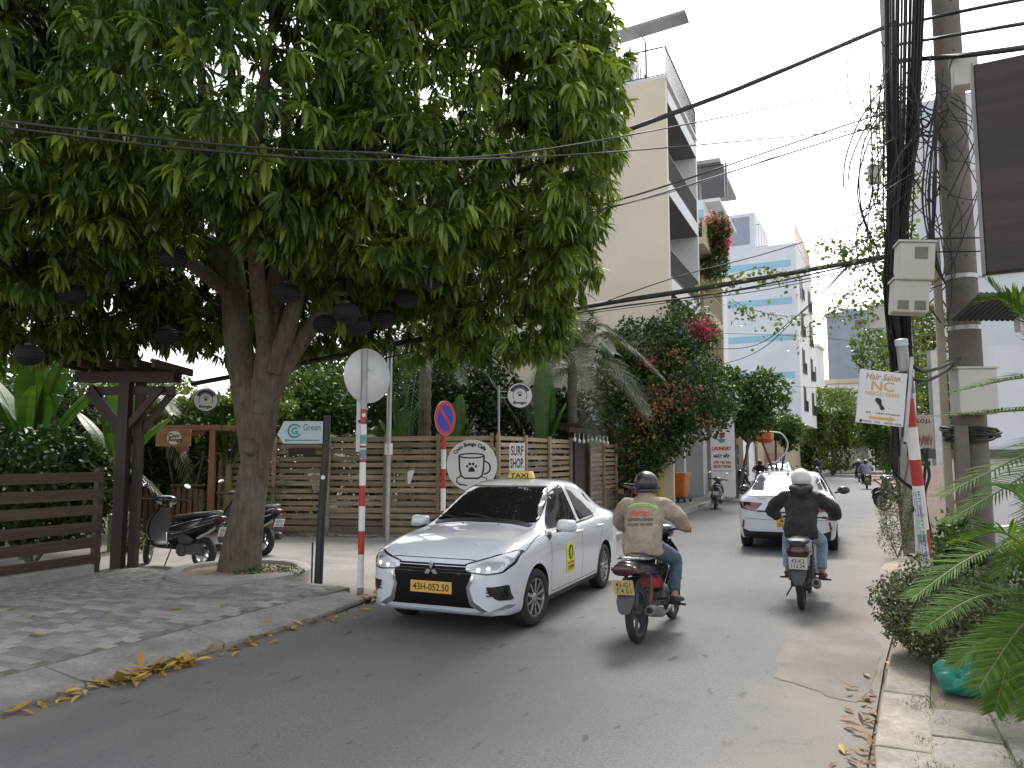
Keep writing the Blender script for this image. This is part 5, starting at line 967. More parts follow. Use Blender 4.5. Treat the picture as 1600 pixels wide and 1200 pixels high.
# vines on the pole and along the cables
vn = thing('climbing_vine', 'yellow green vine climbing the pale concrete pole', 'vine', tuple(P2)); m = MB()
for k in range(5): m.tube([(.18 * math.cos(z * 1.3 + k * 1.2), .18 * math.sin(z * 1.3 + k * 1.2), z) for z in np.linspace(.1, 8.5, 40)], .012, 5)
m.build('stem', m_bark2, vn)
vb = [(-.1, -.1, z, .34 + .2 * math.sin(z * 2.1) ** 2, .34, .5) for z in np.linspace(2.6, 8.6, 11)] + [(-.7, -.1, 5.4, .5, .3, .35), (-.6, 0, 4.4, .4, .3, .3)]
foliage('foliage', vb, 2600, .085, m_ltleaf, vn, shell=.3, deep=.4, ratio=.8); foliage('dry_foliage', vb[:4], 500, .08, m_olive, vn, shell=.3, deep=.4)
def garland(label, pts, n, size, mt=None, spread=.18):
    t = thing('cable_vine', label, 'vine', tuple(pts[0])); P_ = [p - pts[0] for p in crv(pts, 8)]; m = MB(); m.tube(P_, .006, 5); m.build('stem', m_bark2, t); k = len(P_)
    T = []; rg = np.random
    for i in range(n):
        f = rg.rand() * (k - 1.01); i0 = int(f); p = P_[i0].lerp(P_[i0 + 1], f - i0); amp_ = spread * (.4 + abs(math.sin(f * 1.3))); T.append((p.x + rg.normal(0, amp_ * .5), p.y + rg.normal(0, amp_ * .5), p.z - abs(rg.normal(0, amp_))))
    v_, n_, f_, _t = instance([(leaf_pts(1, .75, .2, .7), LEAF_F)], np.array(T), rotmats(n, 1.0), np.random.uniform(size * .7, size * 1.3, n)); stuff(obj('foliage', fastmesh('foliage', v_, n_, f_, mt or m_ltleaf, True), t))
garland('leafy vine draped along a cable in front of the striped building, upper', dd([(1085, 448, 13.4), (1130, 434, 13.4), (1190, 418, 13.6), (1230, 425, 13.6), (1300, 400, 13.9), (1380, 350, 14.2)]), 260, .085)
garland('leafy vine draped along a cable in front of the striped building, lower', dd([(1145, 470, 13.5), (1180, 485, 13.5), (1230, 494, 13.6), (1290, 485, 13.9), (1330, 455, 14), (1390, 430, 14.3)]), 240, .08)
garland('leafy vine trailing from the poles over the street', dd([(1275, 372, 13.9), (1320, 385, 14), (1370, 360, 14.3)]), 130, .09); garland('thin vine trailing across the sky by the pole', dd([(1250, 520, 14), (1300, 480, 14), (1350, 440, 14.2), (1390, 410, 14.3)]), 110, .08)
# ---- sago palm and other verge plants at the right
sgp = thing('sago_palm', 'sago palm with arching dark green fronds over the right kerb', 'palm', tuple(gbase(1668, 4.9)))
sgp.location.z = .08; o0 = Vector(sgp.location); B0 = D(1668, 935, 4.8) - o0
m = MB(); m.tube([(0, 0, 0), B0 * .6, B0], [.16, .14, .1], 14); m.build('trunk', M('sago_trunk', (.1, .075, .05), .95, 0, .4, 14, .9, 40), sgp, sharp=0)
def fr(mid, tip, L0=.26, n=64, **kw): frond(B0, D(*mid) - o0, D(*tip) - o0, sgp, m_cycad, L0, .0085, n, .25, .45, **kw)
for mid, tip in (((1560, 858, 4.6), (1425, 935, 4.4)), ((1540, 930, 4.5), (1440, 985, 4.25)), ((1575, 835, 4.7), (1500, 850, 4.9)), ((1600, 975, 4.4), (1530, 1075, 4.15)), ((1590, 1010, 4.5), (1555, 1110, 4.3)), ((1610, 790, 5.0), (1560, 760, 5.3)), ((1640, 780, 5.1), (1650, 730, 5.4)), ((1700, 800, 5), (1760, 780, 5)), ((1720, 880, 4.7), (1810, 930, 4.5)), ((1690, 960, 4.3), (1700, 1080, 4.0)), ((1640, 1000, 4.3), (1610, 1120, 4.05)), ((1560, 990, 4.9), (1490, 1040, 4.9))): fr(mid, tip)
p2 = thing('feather_palm', 'feathery palm with long light green fronds in front of the white hoarding', 'palm', tuple(gbase(1740, 6.2))); p2.location.z = .08; o1 = Vector(p2.location); B1 = D(1735, 640, 6.2) - o1
m = MB(); m.tube([(0, 0, 0), B1 * .5, B1], [.13, .1, .07], 12); m.build('trunk', M('palm_trunk', (.17, .14, .11)), p2, sharp=0)
for mid, tip, L0 in (((1630, 590, 6.0), (1490, 612, 5.9), .34), ((1620, 640, 5.9), (1475, 650, 5.7), .34), ((1640, 540, 6.2), (1545, 440, 6.4), .36), ((1640, 690, 5.8), (1470, 775, 5.5), .36), ((1620, 730, 5.8), (1480, 815, 5.6), .36), ((1690, 520, 6.3), (1640, 400, 6.6), .36), ((1660, 760, 5.6), (1560, 900, 5.3), .32), ((1600, 480, 6.3), (1540, 470, 6.3), .3), ((1820, 560, 6.2), (1950, 580, 6), .34), ((1820, 660, 6), (1950, 740, 5.8), .34), ((1740, 700, 5.6), (1740, 850, 5.2), .3)):
    frond(B1, D(*mid) - o1, D(*tip) - o1, p2, m_cycad, L0, .011, 56, .3, .3, r=.014)
def sb(lb, u, d, bl, n, size, mt, **kw): b = gbase(u, d); b.z = .08; return shrub('shrub', lb, b, bl, n, size, mt, stem=.012, **kw)
sb('dusty grey green shrub spilling over the right kerb', 1455, 6.4, [(0, 0, .38, .42, .4, .36), (-.2, -.1, .3, .25, .3, .26), (.35, .1, .42, .4, .4, .38), (.1, .4, .5, .4, .3, .35), (-.15, .25, .45, .25, .25, .3), (.75, 0, .35, .4, .4, .3)], 15000, .038, m_olive, shell=.5, deep=.35, amp=.04, freq=6)
sb('wispy dry weeds beside the concrete pole foot', 1395, 13.0, [(0, 0, .6, .28, .4, .65), (.2, .5, .7, .25, .5, .7), (-.1, -.3, .3, .3, .3, .35)], 3000, .06, m_olive, shell=.8, deep=.1, ratio=.2)
sb('glossy green bush at the foot of the striped pole', 1475, 8.0, [(0, 0, .5, .3, .3, .45), (.1, .1, .85, .22, .2, .3), (-.1, 0, .25, .25, .2, .25)], 1500, .085, m_mdleaf, amp=.03)
sb('low green plants along the pale garden wall', 1580, 7.6, [(0, 0, .4, .7, .4, .4), (.6, 0, .5, .6, .4, .5)], 2400, .08, m_mdleaf)
sb('dry grey undergrowth under the sago palm', 1570, 5.6, [(0, 0, .3, .5, .4, .3), (.5, .1, .35, .5, .4, .35), (-.3, .2, .3, .3, .3, .3)], 5200, .04, m_olive, shell=.5, deep=.3)
# weeds by the tree ring
wt = thing('weed_clump', 'small green weeds at the foot of the mango tree', 'weeds', (-7.42, 8.35, .15)); foliage('foliage', [(0, 0, .05, .28, .2, .08), (.3, .05, .04, .2, .12, .06), (-.25, -.1, .04, .2, .12, .06)], 1100, .03, m_mdleaf, wt, shell=.8, deep=.1, amp=.01)
wt = thing('creeping_plant', 'small leafy plant growing by the foot of the dark pergola post', 'plant', tuple(G(180, 882, .12))); foliage('foliage', [(0, 0, .3, .12, .12, .3), (.15, -.05, .2, .15, .1, .15)], 140, .1, m_mdleaf, wt, shell=.8, deep=.1); m = MB(); m.tube([(0, 0, 0), (.02, .02, .7)], .012, 6); m.build('stem', m_bark2, wt)
# ---- fallen leaves
m_fall = leaf('fallen_leaf', (.28, .15, .04), (.5, .36, .09), .1, .6); m_dead = leaf('dead_leaf', (.16, .09, .05), (.34, .2, .11), .1, .7)
def litter(name, label, pts, spread, n, size, mt, z=.012):
    T = []
    for i in range(n):
        f = np.random.rand() * (len(pts) - 1.001); i0 = int(f); p = Vector(pts[i0]).lerp(Vector(pts[i0 + 1]), f - i0); T.append((p.x + np.random.normal(0, spread[0]), p.y + np.random.normal(0, spread[1]), z + abs(np.random.normal(0, .012))))
    v_, n_, f_, _t = instance([(leaf_pts(1, .28, .1, .5), LEAF_F), (leaf_pts(1, .33, .0, -.4), LEAF_F)], np.array(T), rotmats(n, .22), np.random.uniform(size * .6, size * 1.2, n))
    o = obj(name, fastmesh(name, v_, n_, f_, mt, True)); o['label'] = label; o['category'] = 'leaves'; return stuff(o)
litter('fallen_leaves', 'line of yellow mango leaves in the left gutter', [(-5.36, 3.2, 0), (-5.36, 7.6, 0)], (.05, .05), 90, .15, m_fall); litter('fallen_leaves', 'heap of yellow leaves in the gutter of the left kerb', [(-5.33, 4.3, 0), (-5.33, 5.1, 0)], (.06, .05), 90, .17, m_fall, .02)
litter('fallen_leaves', 'yellow leaves heaped at the end of the left kerb by the taxi', [(-5.45, 8.0, 0), (-5.3, 8.6, 0)], (.1, .12), 90, .16, m_fall, .02); litter('fallen_leaves', 'brown leaves in the gutter of the right kerb', [(-.02, 4.4, 0), (.03, 6.6, 0)], (.05, .05), 60, .10, m_dead, .008)
litter('fallen_leaves', 'dead leaves scattered under the sago palm', [(.45, 5.0, .1), (.9, 7.4, .1)], (.2, .2), 120, .12, m_dead, .015); litter('fallen_leaves', 'dry leaves at the foot of the slatted fence', [(-12, 13.6, .02), (-7.6, 14.9, .02)], (.15, .12), 260, .12, m_dead, .02)
lfm = fastmesh('fallen_leaf', leaf_pts(1, .3, .15, .5), [len(f) for f in LEAF_F], [i for f in LEAF_F for i in f], m_fall)
for (u, v) in ((8, 957), (45, 967), (180, 960), (67, 995), (215, 910), (350, 950), (262, 955), (405, 973), (520, 973), (555, 965), (440, 1002), (372, 1020), (200, 1045), (560, 930)):
    p = G(u, v, .12 if u < 420 and v < 1000 else .01); o = obj('fallen_leaf', lfm, None, p + UPV * .012, (0, 0, random.uniform(0, 6))); s_ = random.uniform(.13, .2); o.scale = (s_, s_, s_); tag(o, 'single yellow mango leaf lying on the paving', 'leaf', 'single fallen leaves')
for (u, v) in ((1312, 1165), (1358, 1060), (1383, 1035), (1386, 1044)):
    p = G(u, v, .01); o = obj('fallen_leaf', lfm, None, p + UPV * .012, (.2, 0, random.uniform(0, 6))); o.scale = (.14,) * 3; tag(o, 'pale dry leaf lying by the right kerb', 'leaf', 'dry leaves by the right kerb')
# grass tufts between slabs
tg_ = obj('weed_tufts', None) if False else None
v_ = []; cl_ = [(random.choice((.37, .79)) + random.gauss(0, .05), random.uniform(4.3, 6.5)) for _ in range(16)]; T = np.array([(lambda c: (c[0] + random.gauss(0, .04), c[1] + random.gauss(0, .06), .1))(random.choice(cl_)) for _ in range(900)])
a_ = instance([(leaf_pts(1, .12, 1.3, .6), LEAF_F)], T, rotmats(900, .5), np.random.uniform(.015, .04, 900)); o = obj('grass_tufts', fastmesh('grass_tufts', a_[0], a_[1], a_[2], m_mdleaf)); o['label'] = 'grass tufts in the slab joints under the sago palm'; o['category'] = 'grass'; stuff(o)
# green plastic bag
bg_ = MB(); bg_.ell((0, 0, .09), (.2, .16, .12), 60, 40); me = bg_.mesh('plastic_bag', M('green_plastic', (.03, .26, .19), .35, 0, .2, 6), 0)
for v in me.vertices:
    c_ = v.co; n_ = math.sin(c_.x * 31 + c_.y * 17) * math.cos(c_.y * 27 + c_.z * 33) + .6 * math.sin(c_.x * 60 - c_.z * 50); k = 1 + .1 * n_ + .05 * abs(math.sin(c_.x * 95 + 3 * math.sin(c_.y * 40)) * math.cos(c_.z * 80 + c_.y * 70)); v.co = Vector((c_.x * k, c_.y * k, max(.0, c_.z * (1 + .2 * n_))))
me.polygons.foreach_set('use_smooth', [True] * len(me.polygons)); me.update()
tag(obj('plastic_bag', me, None, G(1512, 1082, .1), .4), 'crumpled green plastic bag lying under the sago palm', 'bag')
# ================================================================ CARS
def pchip(x, y, q):
    x = np.array(x, float); y = np.array(y, float); h = np.diff(x); dl = np.diff(y) / h; n = len(x); d = np.zeros(n)
    for i in range(1, n - 1):
        if dl[i - 1] * dl[i] > 0: w1 = 2 * h[i] + h[i - 1]; w2 = h[i] + 2 * h[i - 1]; d[i] = (w1 + w2) / (w1 / dl[i - 1] + w2 / dl[i])
    d[0], d[-1] = dl[0], dl[-1]; k = np.clip(np.searchsorted(x, q) - 1, 0, n - 2); t = (q - x[k]) / h[k]
    return (2 * t ** 3 - 3 * t ** 2 + 1) * y[k] + (t ** 3 - 2 * t ** 2 + t) * h[k] * d[k] + (-2 * t ** 3 + 3 * t ** 2) * y[k + 1] + (t ** 3 - t ** 2) * h[k] * d[k + 1]
def evalmesh(o):
    bpy.context.view_layer.update(); dg = bpy.context.evaluated_depsgraph_get(); me = bpy.data.meshes.new_from_object(o.evaluated_get(dg)); return me
def car_body(stn, axles, wr, wy, paint, inner, nq=130):
    S = np.array(sorted(stn), float); xs = np.concatenate([np.linspace(S[0, 0], S[0, 0] + .35, 22)[:-1], np.linspace(S[0, 0] + .35, S[-1, 0] - .35, nq), np.linspace(S[-1, 0] - .35, S[-1, 0], 22)[1:]])
    pr = [pchip(S[:, 0], S[:, k], xs) for k in range(1, 6)]; rings = []
    for i, x in enumerate(xs):
        W, zb, zs, zt, Wt = (p[i] for p in pr); H = zt - zs
        p7 = (W - .07, zs + min(.03, H * .25)); zz = zs - zb
        half = [(0, zb), (W * .8, zb), (W - .045, zb + .03 * min(1, zz / .3)), (W - .012, zb + .17 * min(1, zz / .5)), (W, zb + .52 * zz), (W - .008, zs - .12 * zz), (W - .035, zs - .01), p7,
                (p7[0] + (Wt - p7[0]) * .55, zs + .58 * H), (Wt, zt - min(.055, H * .35)), (Wt * .62, zt - min(.014, H * .12)), (0, zt)]
        c = crv([(y, z, 0) for y, z in half], 4); hf = [(p.x, p.y) for p in c]
        rings.append([Vector((x, max(0, y), z)) for y, z in hf] + [Vector((x, -max(0, y), z)) for y, z in reversed(hf[1:-1])])
    def shrink(r, k, dx):
        c = sum(r, Vector()) / len(r); return [c + (p - c) * k + Vector((dx, 0, 0)) for p in r]
    rings = [shrink(rings[0], .55, -.012), shrink(rings[0], .85, -.009)] + rings + [shrink(rings[-1], .85, .009), shrink(rings[-1], .55, .012)]
    m = MB(); m.rings(rings); me = m.mesh('body', [paint, inner], 0); o = obj('body', me)
    bm = bmesh.new(); bm.from_mesh(me); bvh = BVHTree.FromBMesh(bm); bm.free()
    cu = MB()
    for ax_ in axles: 
        for s in (-1, 1): cu.T = Matrix.Translation((ax_, s * (wy + .3), wr[1])); cu.lathe([(.001, -.42), (wr[0], -.42), (wr[0], .42), (.001, .42)], 48, axis='Y'); cu.T = None
    cm = cu.mesh('cutter', inner); co = obj('cutter', cm); b = o.modifiers.new('b', 'BOOLEAN'); b.object = co; b.operation = 'DIFFERENCE'; b.solver = 'EXACT'
    # give the cutter faces the dark inner material
    co.data.materials.clear(); co.data.materials.append(paint); co.data.materials.append(inner); co.data.polygons.foreach_set('material_index', [1] * len(co.data.polygons))
    me2 = evalmesh(o); o.modifiers.clear(); o.data = me2; bpy.data.objects.remove(co)
    me2.polygons.foreach_set('use_smooth', [True] * len(me2.polygons)); me2.set_sharp_from_angle(angle=R(42)); return o, bvh
PLN = {'L': (lambda a, b: Vector((a, 3, b)), Vector((0, -1, 0))), 'R': (lambda a, b: Vector((a, -3, b)), Vector((0, 1, 0))), 'F': (lambda a, b: Vector((5, a, b)), Vector((-1, 0, 0))), 'B': (lambda a, b: Vector((-5, a, b)), Vector((1, 0, 0))), 'T': (lambda a, b: Vector((a, b, 5)), Vector((0, 0, -1)))}
def patch(bvh, poly, plane, nm, mat, par, off=.004, s=.05, rim=.012, tris=None):
    fo, dr = PLN[plane]; bm = bmesh.new()
    if plane == 'F' and FZ[0] and poly and nm != 'windscreen': poly = [(a, b + FZ[0] * min(1, max(0, (b - .2) / .2))) for a, b in poly]
    if tris is None:
        bm.faces.new([bm.verts.new((a, b, 0)) for a, b in poly])
        lo = [min(p[i] for p in poly) for i in (0, 1)]; hi = [max(p[i] for p in poly) for i in (0, 1)]
        for ax_ in (0, 1):
            c = math.floor(lo[ax_] / s) * s + s
            while c < hi[ax_]:
                co = [0, 0, 0]; co[ax_] = c; no = [0, 0, 0]; no[ax_] = 1; bmesh.ops.bisect_plane(bm, geom=bm.verts[:] + bm.edges[:] + bm.faces[:], plane_co=co, plane_no=no); c += s
    else:
        P_, F_ = tris; vv = [bm.verts.new((a, b, 0)) for a, b in P_]
        for f in F_:
            try: bm.faces.new([vv[i] for i in f])
            except ValueError: pass
    bnd = [e for e in bm.edges if e.is_boundary] if rim else []
    for v in bm.verts:
        a, b = v.co.x, v.co.y; h = bvh.ray_cast(fo(a, b), dr, 12)
        if h[0] is None: p, n = bvh.find_nearest(fo(a, b) + dr * 4)[:2]
        else: p, n = h[0], h[1]
        if n.dot(dr) > 0: n = -n
        v.co = p + (n * .5 - dr * .5).normalized() * off
    if bnd:
        ex = bmesh.ops.extrude_edge_only(bm, edges=bnd)
        for v in [g for g in ex['geom'] if isinstance(g, bmesh.types.BMVert)]: v.co += dr * rim
    me = bpy.data.meshes.new(nm); bm.to_mesh(me); bm.free(); me.materials.append(mat); finish(me, 40); return obj(nm, me, par)
def band(line, w):
    P_ = [Vector(p) for p in line]; l, r_ = [], []
    for i, p in enumerate(P_):
        d = (P_[min(i + 1, len(P_) - 1)] - P_[max(i - 1, 0)]).normalized(); n_ = Vector((-d.y, d.x)) * w / 2; l.append(tuple(p + n_)); r_.append(tuple(p - n_))
    return l + r_[::-1]
FZ = [0.0]
def mirror(poly, k): return [(-a, b) for a, b in poly] if k < 0 else poly
def wheel(par, x, y, r, w, side, steer=0, style=10, rimr=.66, nm='wheel'):
    t = bpy.data.objects.new(nm, None); COL.objects.link(t); t.parent = par; t.location = (x, y, r); t.rotation_euler = (0, 0, steer)
    m = MB(); h = w / 2; ri = r * rimr
    m.lathe([(ri, -h * .8), (ri + .02, -h * .95), (r - .05, -h), (r - .015, -h * .86), (r, -h * .6), (r, h * .6), (r - .015, h * .86), (r - .05, h), (ri + .02, h * .95), (ri, h * .8)], 44, axis='Y'); m.build('tyre', m_rubber, t, sharp=30)
    m = MB(); m.lathe([(ri + .004, -h * .8), (ri + .004, h * .82), (ri - .012, h * .84), (ri - .02, h * .6), (ri - .03, -h * .5), (.001, -h * .4)], 40, axis='Y') if side > 0 else m.lathe([(ri + .004, h * .8), (ri + .004, -h * .82), (ri - .012, -h * .84), (ri - .02, -h * .6), (ri - .03, h * .5), (.001, h * .4)], 40, axis='Y')
    m.build('rim', M('rim_alloy', (.32, .32, .33), .3, .9, .1, 8), t, sharp=40); m = MB()
    fo = h * .72 * side
    for k in range(style):
        a = 2 * math.pi * k / style; da = .0
        for o_ in (-.09, .09) if style <= 6 else ((-.055, .055) if k % 2 == 0 else (0,)):
            A = Vector((math.sin(a + o_ * .3) * .05, fo * .85, math.cos(a + o_ * .3) * .05)); B = Vector((math.sin(a + o_) * (ri - .012), fo, math.cos(a + o_) * (ri - .012))); m.bar(A, B, .03 if style <= 6 else .018, .022)
    m.lathe([(.001, fo * 1.05), (.035, fo * 1.05), (.055, fo * .8), (.06, fo * .3)], 16, axis='Y'); m.build('spokes', m_alu, t, sharp=30); m = MB(); m.lathe([(.001, -fo * .2), (ri * .72, -fo * .2), (ri * .72, -fo * .3)], 24, axis='Y'); m.build('brake_disc', M('dark_steel', (.06, .06, .06), .5, .6), t)
    return t
m_carw = M('white_car_paint', (.60, .625, .66), .35, 0, .015, 2, 0, coat=1.0)
m_inner = plain('wheel_well', (.008, .008, .008), .9)
m_gloss = plain('gloss_black_trim', (.012, .012, .013), .15, 0, .6)
m_lens = plain('headlamp_lens', (.5, .52, .55), .06, .35, 1.0)
m_lensd = plain('headlamp_inner', (.3, .31, .32), .15, .5, 1.0)
m_tail = plain('tail_lamp_red', (.22, .012, .012), .1, 0, 1.0)
m_yplate = M('yellow_plate', (.62, .36, .06), .5, 0, .05, 6)
m_seam = plain('panel_gap', (.03, .03, .032), .7)
# ---------------------------------------------------------------- taxi
FZ[0] = .055
TX = thing('taxi', 'white sedan taxi with yellow number plate and roof lamp parked at the forecourt', 'car', (-3.93, 8.86, 0), R(-90) + R(.8))
stn = [(2.085, .52, .36, .60, .66, .32), (2.07, .62, .29, .68, .745, .38), (2.03, .70, .245, .725, .81, .44), (1.95, .755, .22, .765, .862, .5), (1.82, .795, .20, .80, .905, .55), (1.55, .822, .19, .85, .96, .58), (1.2, .834, .18, .885, 1.0, .6), (.98, .836, .18, .905, 1.03, .6), (.90, .836, .18, .915, 1.06, .6), (.55, .836, .18, .93, 1.265, .565), (.25, .836, .18, .94, 1.405, .55), (.05, .836, .18, .947, 1.465, .55),
       (-.3, .836, .18, .955, 1.505, .55), (-.75, .835, .18, .97, 1.485, .545), (-1.05, .834, .18, .98, 1.42, .54), (-1.4, .832, .185, .985, 1.265, .545), (-1.66, .825, .19, .985, 1.125, .58), (-1.8, .815, .195, .98, 1.085, .6), (-2.0, .785, .21, .955, 1.06, .58), (-2.1, .72, .24, .91, 1.02, .52), (-2.15, .62, .3, .84, .93, .42)]
bd_, bv = car_body(stn, (1.27, -1.28), (.345, .305), .74, m_carw, m_inner); bd_.parent = TX
for x, s_ in ((1.27, 0), (-1.28, 0)):
    for sd in (-1, 1): wheel(TX, x, sd * .735, .298, .185, sd, R(-7) if x > 0 else 0)
# glass
patch(bv, rpoly([(-.655, 1.035), (.655, 1.035), (.60, 1.25), (.52, 1.425), (-.52, 1.425), (-.60, 1.25)], .05), 'F', 'windscreen', m_glass, TX, .004)
patch(bv, rpoly([(-.62, 1.13), (.62, 1.13), (.5, 1.40), (-.5, 1.40)], .06), 'B', 'rear_window', m_glass, TX, .004)
for k, pl in ((1, 'L'), (-1, 'R')):
    patch(bv, rpoly([(.80, .965), (.24, 1.352), (-.05, 1.425), (-.16, 1.43), (-.23, .985)], .04), pl, 'front_window', m_glass, TX, .004, .06)
    rw = patch(bv, rpoly([(-.33, .988), (-.29, 1.43), (-.62, 1.40), (-.92, 1.29), (-1.2, 1.09), (-1.17, 1.03)], .05), pl, 'rear_window', m_glass, TX, .004, .06)
    patch(bv, band([(-.92, 1.0), (-.96, 1.28)], .03), pl, 'window_bar', m_gloss, TX, .006, .1)
    patch(bv, band([(.86, .95), (.2, .958), (-.6, .978), (-1.2, 1.01)], .02), pl, 'belt_trim', m_gloss, TX, .006, .08); patch(bv, rpoly([(.93, .93), (.83, .965), (.72, .965), (.78, .9), (.9, .85)], .01), pl, 'mirror_base', m_gloss, TX, .005)
    for ln in ([(.86, .93), (.84, .7), (.87, .42), (.82, .29)], [(-.26, .98), (-.27, .7), (-.26, .29)], [(-1.16, 1.02), (-1.2, .85), (-1.02, .62), (-.93, .42), (-.9, .29)], [(.82, .29), (0, .285), (-.9, .29)], [(1.02, .93), (1.25, .9), (1.6, .80)]):
        patch(bv, band(ln, .008), pl, 'door_gap', m_seam, TX, .0012, .06, 0)
    patch(bv, rpoly([(.92, .205), (.92, .255), (-.95, .255), (-.95, .205)], .01), pl, 'sill', m_blackpl, TX, .006, .1)
    for x in (-.12, -1.0):
        h = MB(); y_ = .838 * k; h.tube([(x + .085, y_, .87), (x + .06, y_ + .03 * k, .875), (x - .06, y_ + .03 * k, .878), (x - .085, y_, .875)], .014, 8); h.build('door_handle', m_carw, TX)
    mr = MB(); mr.T = Matrix.Translation((.70, .95 * k, 1.0)) @ Matrix.Rotation(-.12 * k, 4, 'Z'); mr.rings([[Vector((x, yy * w_, zz * w_)) for yy, zz in rpoly([(-.11, -.065), (.1, -.065), (.115, .0), (.09, .068), (-.095, .075)], .05, 4)] for x, w_ in ((-.07, .9), (-.06, 1.0), (0, 1.0), (.05, .9), (.085, .6), (.095, .3))]); mi = mr.build('wing_mirror', m_carw, TX)
    g = MB(); g.T = Matrix.Translation((.627, .95 * k, 1.0)); g.prism(rpoly([(-.09, -.05), (.085, -.05), (.09, .045), (-.085, .055)], .04), lambda a, b, t: Vector((t, a, b)), 0, -.003); g.build('mirror_glass', m_glass, mi); a_ = MB(); a_.bar((.74, .85 * k, .945), (.72, .93 * k, .96), .06, .03); a_.build('mirror_arm', m_blackpl, mi)
    # lamps and bumper trim
    hl = mirror(rpoly([(.38, .598), (.60, .582), (.73, .60), (.783, .67), (.79, .755), (.762, .77), (.60, .72), (.38, .655)], .02), k); patch(bv, mirror(rpoly([(.365, .585), (.60, .567), (.74, .585), (.795, .655), (.802, .765), (.765, .785), (.59, .735), (.365, .668)], .02), k), 'F', 'lamp_surround', m_gloss, TX, .003, .03); o = patch(bv, hl, 'F', 'headlamp', m_lens, TX, .008, .03)
    hs = mirror(rpoly([(.43, .61), (.58, .60), (.70, .62), (.745, .69), (.6, .695), (.43, .645)], .02), k); i_ = patch(bv, hs, 'F', 'lamp_inner', m_lensd, o, .011, .03, .004)
    patch(bv, mirror(circ(.52, .612, .026, n=16), k), 'F', 'lamp_bulb', m_chrome, o, .014, .03, .006); patch(bv, mirror(circ(.62, .63, .022, n=16), k), 'F', 'lamp_bulb', m_chrome, o, .012, .03, .006)
    patch(bv, mirror(rpoly([(.455, .56), (.475, .56), (.43, .44), (.47, .33), (.62, .255), (.6, .235), (.43, .3), (.395, .44)], .015), k), 'F', 'chrome_blade', m_chrome, TX, .014, .03, .02)
    fv = patch(bv, mirror(rpoly([(.60, .45), (.77, .47), (.785, .33), (.70, .34), (.62, .39)], .015), k), 'F', 'bumper_vent', m_gloss, TX, .005, .04)
    for z in (.375, .4, .425, .45): patch(bv, mirror([(.60, z - .004), (.70, z), (.70, z + .008), (.60, z + .006)], k), 'F', 'vent_slat', m_blackpl, fv, .012, .05, .006)
    patch(bv, mirror(rpoly([(.50, .245), (.60, .25), (.76, .30), (.785, .285), (.74, .255), (.58, .235)], .006), k), 'F', 'bumper_trim', m_alu, TX, .008, .04)
    patch(bv, mirror(rpoly([(.8, .72), (.55, .86), (.57, .99), (.74, .97), (.79, .9)], .03), k), 'B', 'tail_lamp', m_tail, TX, .006, .04)
patch(bv, rpoly([(-.43, .66), (.43, .66), (.44, .555), (.40, .44), (.41, .36), (.47, .275), (-.47, .275), (-.41, .36), (-.40, .44), (-.44, .555)], .015), 'F', 'grille', plain('grille_mesh', (.006, .006, .007), .6, 0, 0, 0, .15), TX, .004, .04)
for z in (.57, .6, .635): patch(bv, [(-.43, z), (.43, z), (.43, z + .007), (-.43, z + .007)], 'F', 'grille_bar', m_alu if z == .635 else plain('grille_bar_dark', (.02, .02, .022), .4), TX, .012, .04, .01)
em = MB(); 
for a in (90, 210, 330):
    c, s = math.cos(R(a)), math.sin(R(a)); em.prism([(0 + .002 * c, .655 + .002 * s), (.026 * math.cos(R(a + 30)), .655 + .026 * math.sin(R(a + 30))), (.045 * c, .655 + .045 * s), (.026 * math.cos(R(a - 30)), .655 + .026 * math.sin(R(a - 30)))], lambda p, q, t: Vector((2.1 + t, p * 1.9, .655 + (q - .655) * 1.9)), .0, .012)
em.build('emblem', m_chrome, TX, sharp=0)
np_ = MB(); np_.box((2.105, 0, .48), (.012, .47, .115)); pl_ = np_.build('number_plate', m_yplate, TX, sharp=0, bevel=.003); lettering('43H-052.50', .41, .07, lambda a, b, t: Vector((2.112 + t, a, b + .48)), m_ink, pl_, .01)
MB().box((2.09, 0, .48), (.02, .5, .14)).build('plate_holder', m_gloss, TX, sharp=0, bevel=.004)
lip = patch(bv, rpoly([(-.74, .235), (-.5, .225), (.5, .225), (.74, .235), (.76, .265), (.70, .262), (.55, .245), (-.55, .245), (-.70, .262), (-.76, .265)], .006), 'F', 'bumper_lip', m_carw, TX, .024, .04, .03)
patch(bv, [(-.7, .68), (-.4, .712), (.4, .712), (.7, .68), (.7, .672), (.4, .704), (-.4, .704), (-.7, .672)], 'F', 'bonnet_gap', m_seam, TX, .0012, .03, 0)
patch(bv, rpoly([(.95, -.6), (.95, .6), (.87, .62), (.87, -.62)], .02), 'T', 'cowl', m_blackpl, TX, .006, .05)
for y in (-.28, .22): w_ = MB(); w_.tube([(.93, y, 1.065), (.86, y - .3, 1.105), (.84, y - .48, 1.115)], .008, 6); w_.build('wiper', m_blackpl, TX)
for y in (-.2, .25): patch(bv, circ(1.0, y, .012, n=8), 'T', 'washer_jet', m_blackpl, TX, .006, .1)
tl = MB(); tl.rings([[Vector((a * k_, b * k_, z)) for a, b in rpoly([(-.075, -.17), (.075, -.17), (.075, .17), (-.075, .17)], .03)] for z, k_ in ((1.492, 1.0), (1.5, 1.04), (1.58, .88), (1.595, .8))]); tlo = tl.build('roof_lamp', M('taxi_yellow', (.62, .45, .05), .35, 0, .04, 4), TX, (-.28, .0, .0), sharp=40)
lettering('TAXI', .25, .06, lambda a, b, t: Vector((.074 + t - b * .12, a, 1.54 + b)), m_ink, tlo, .03); MB().box((-.28, 0, 1.495), (.16, .36, .02)).build('lamp_base', m_blackpl, TX, sharp=0)
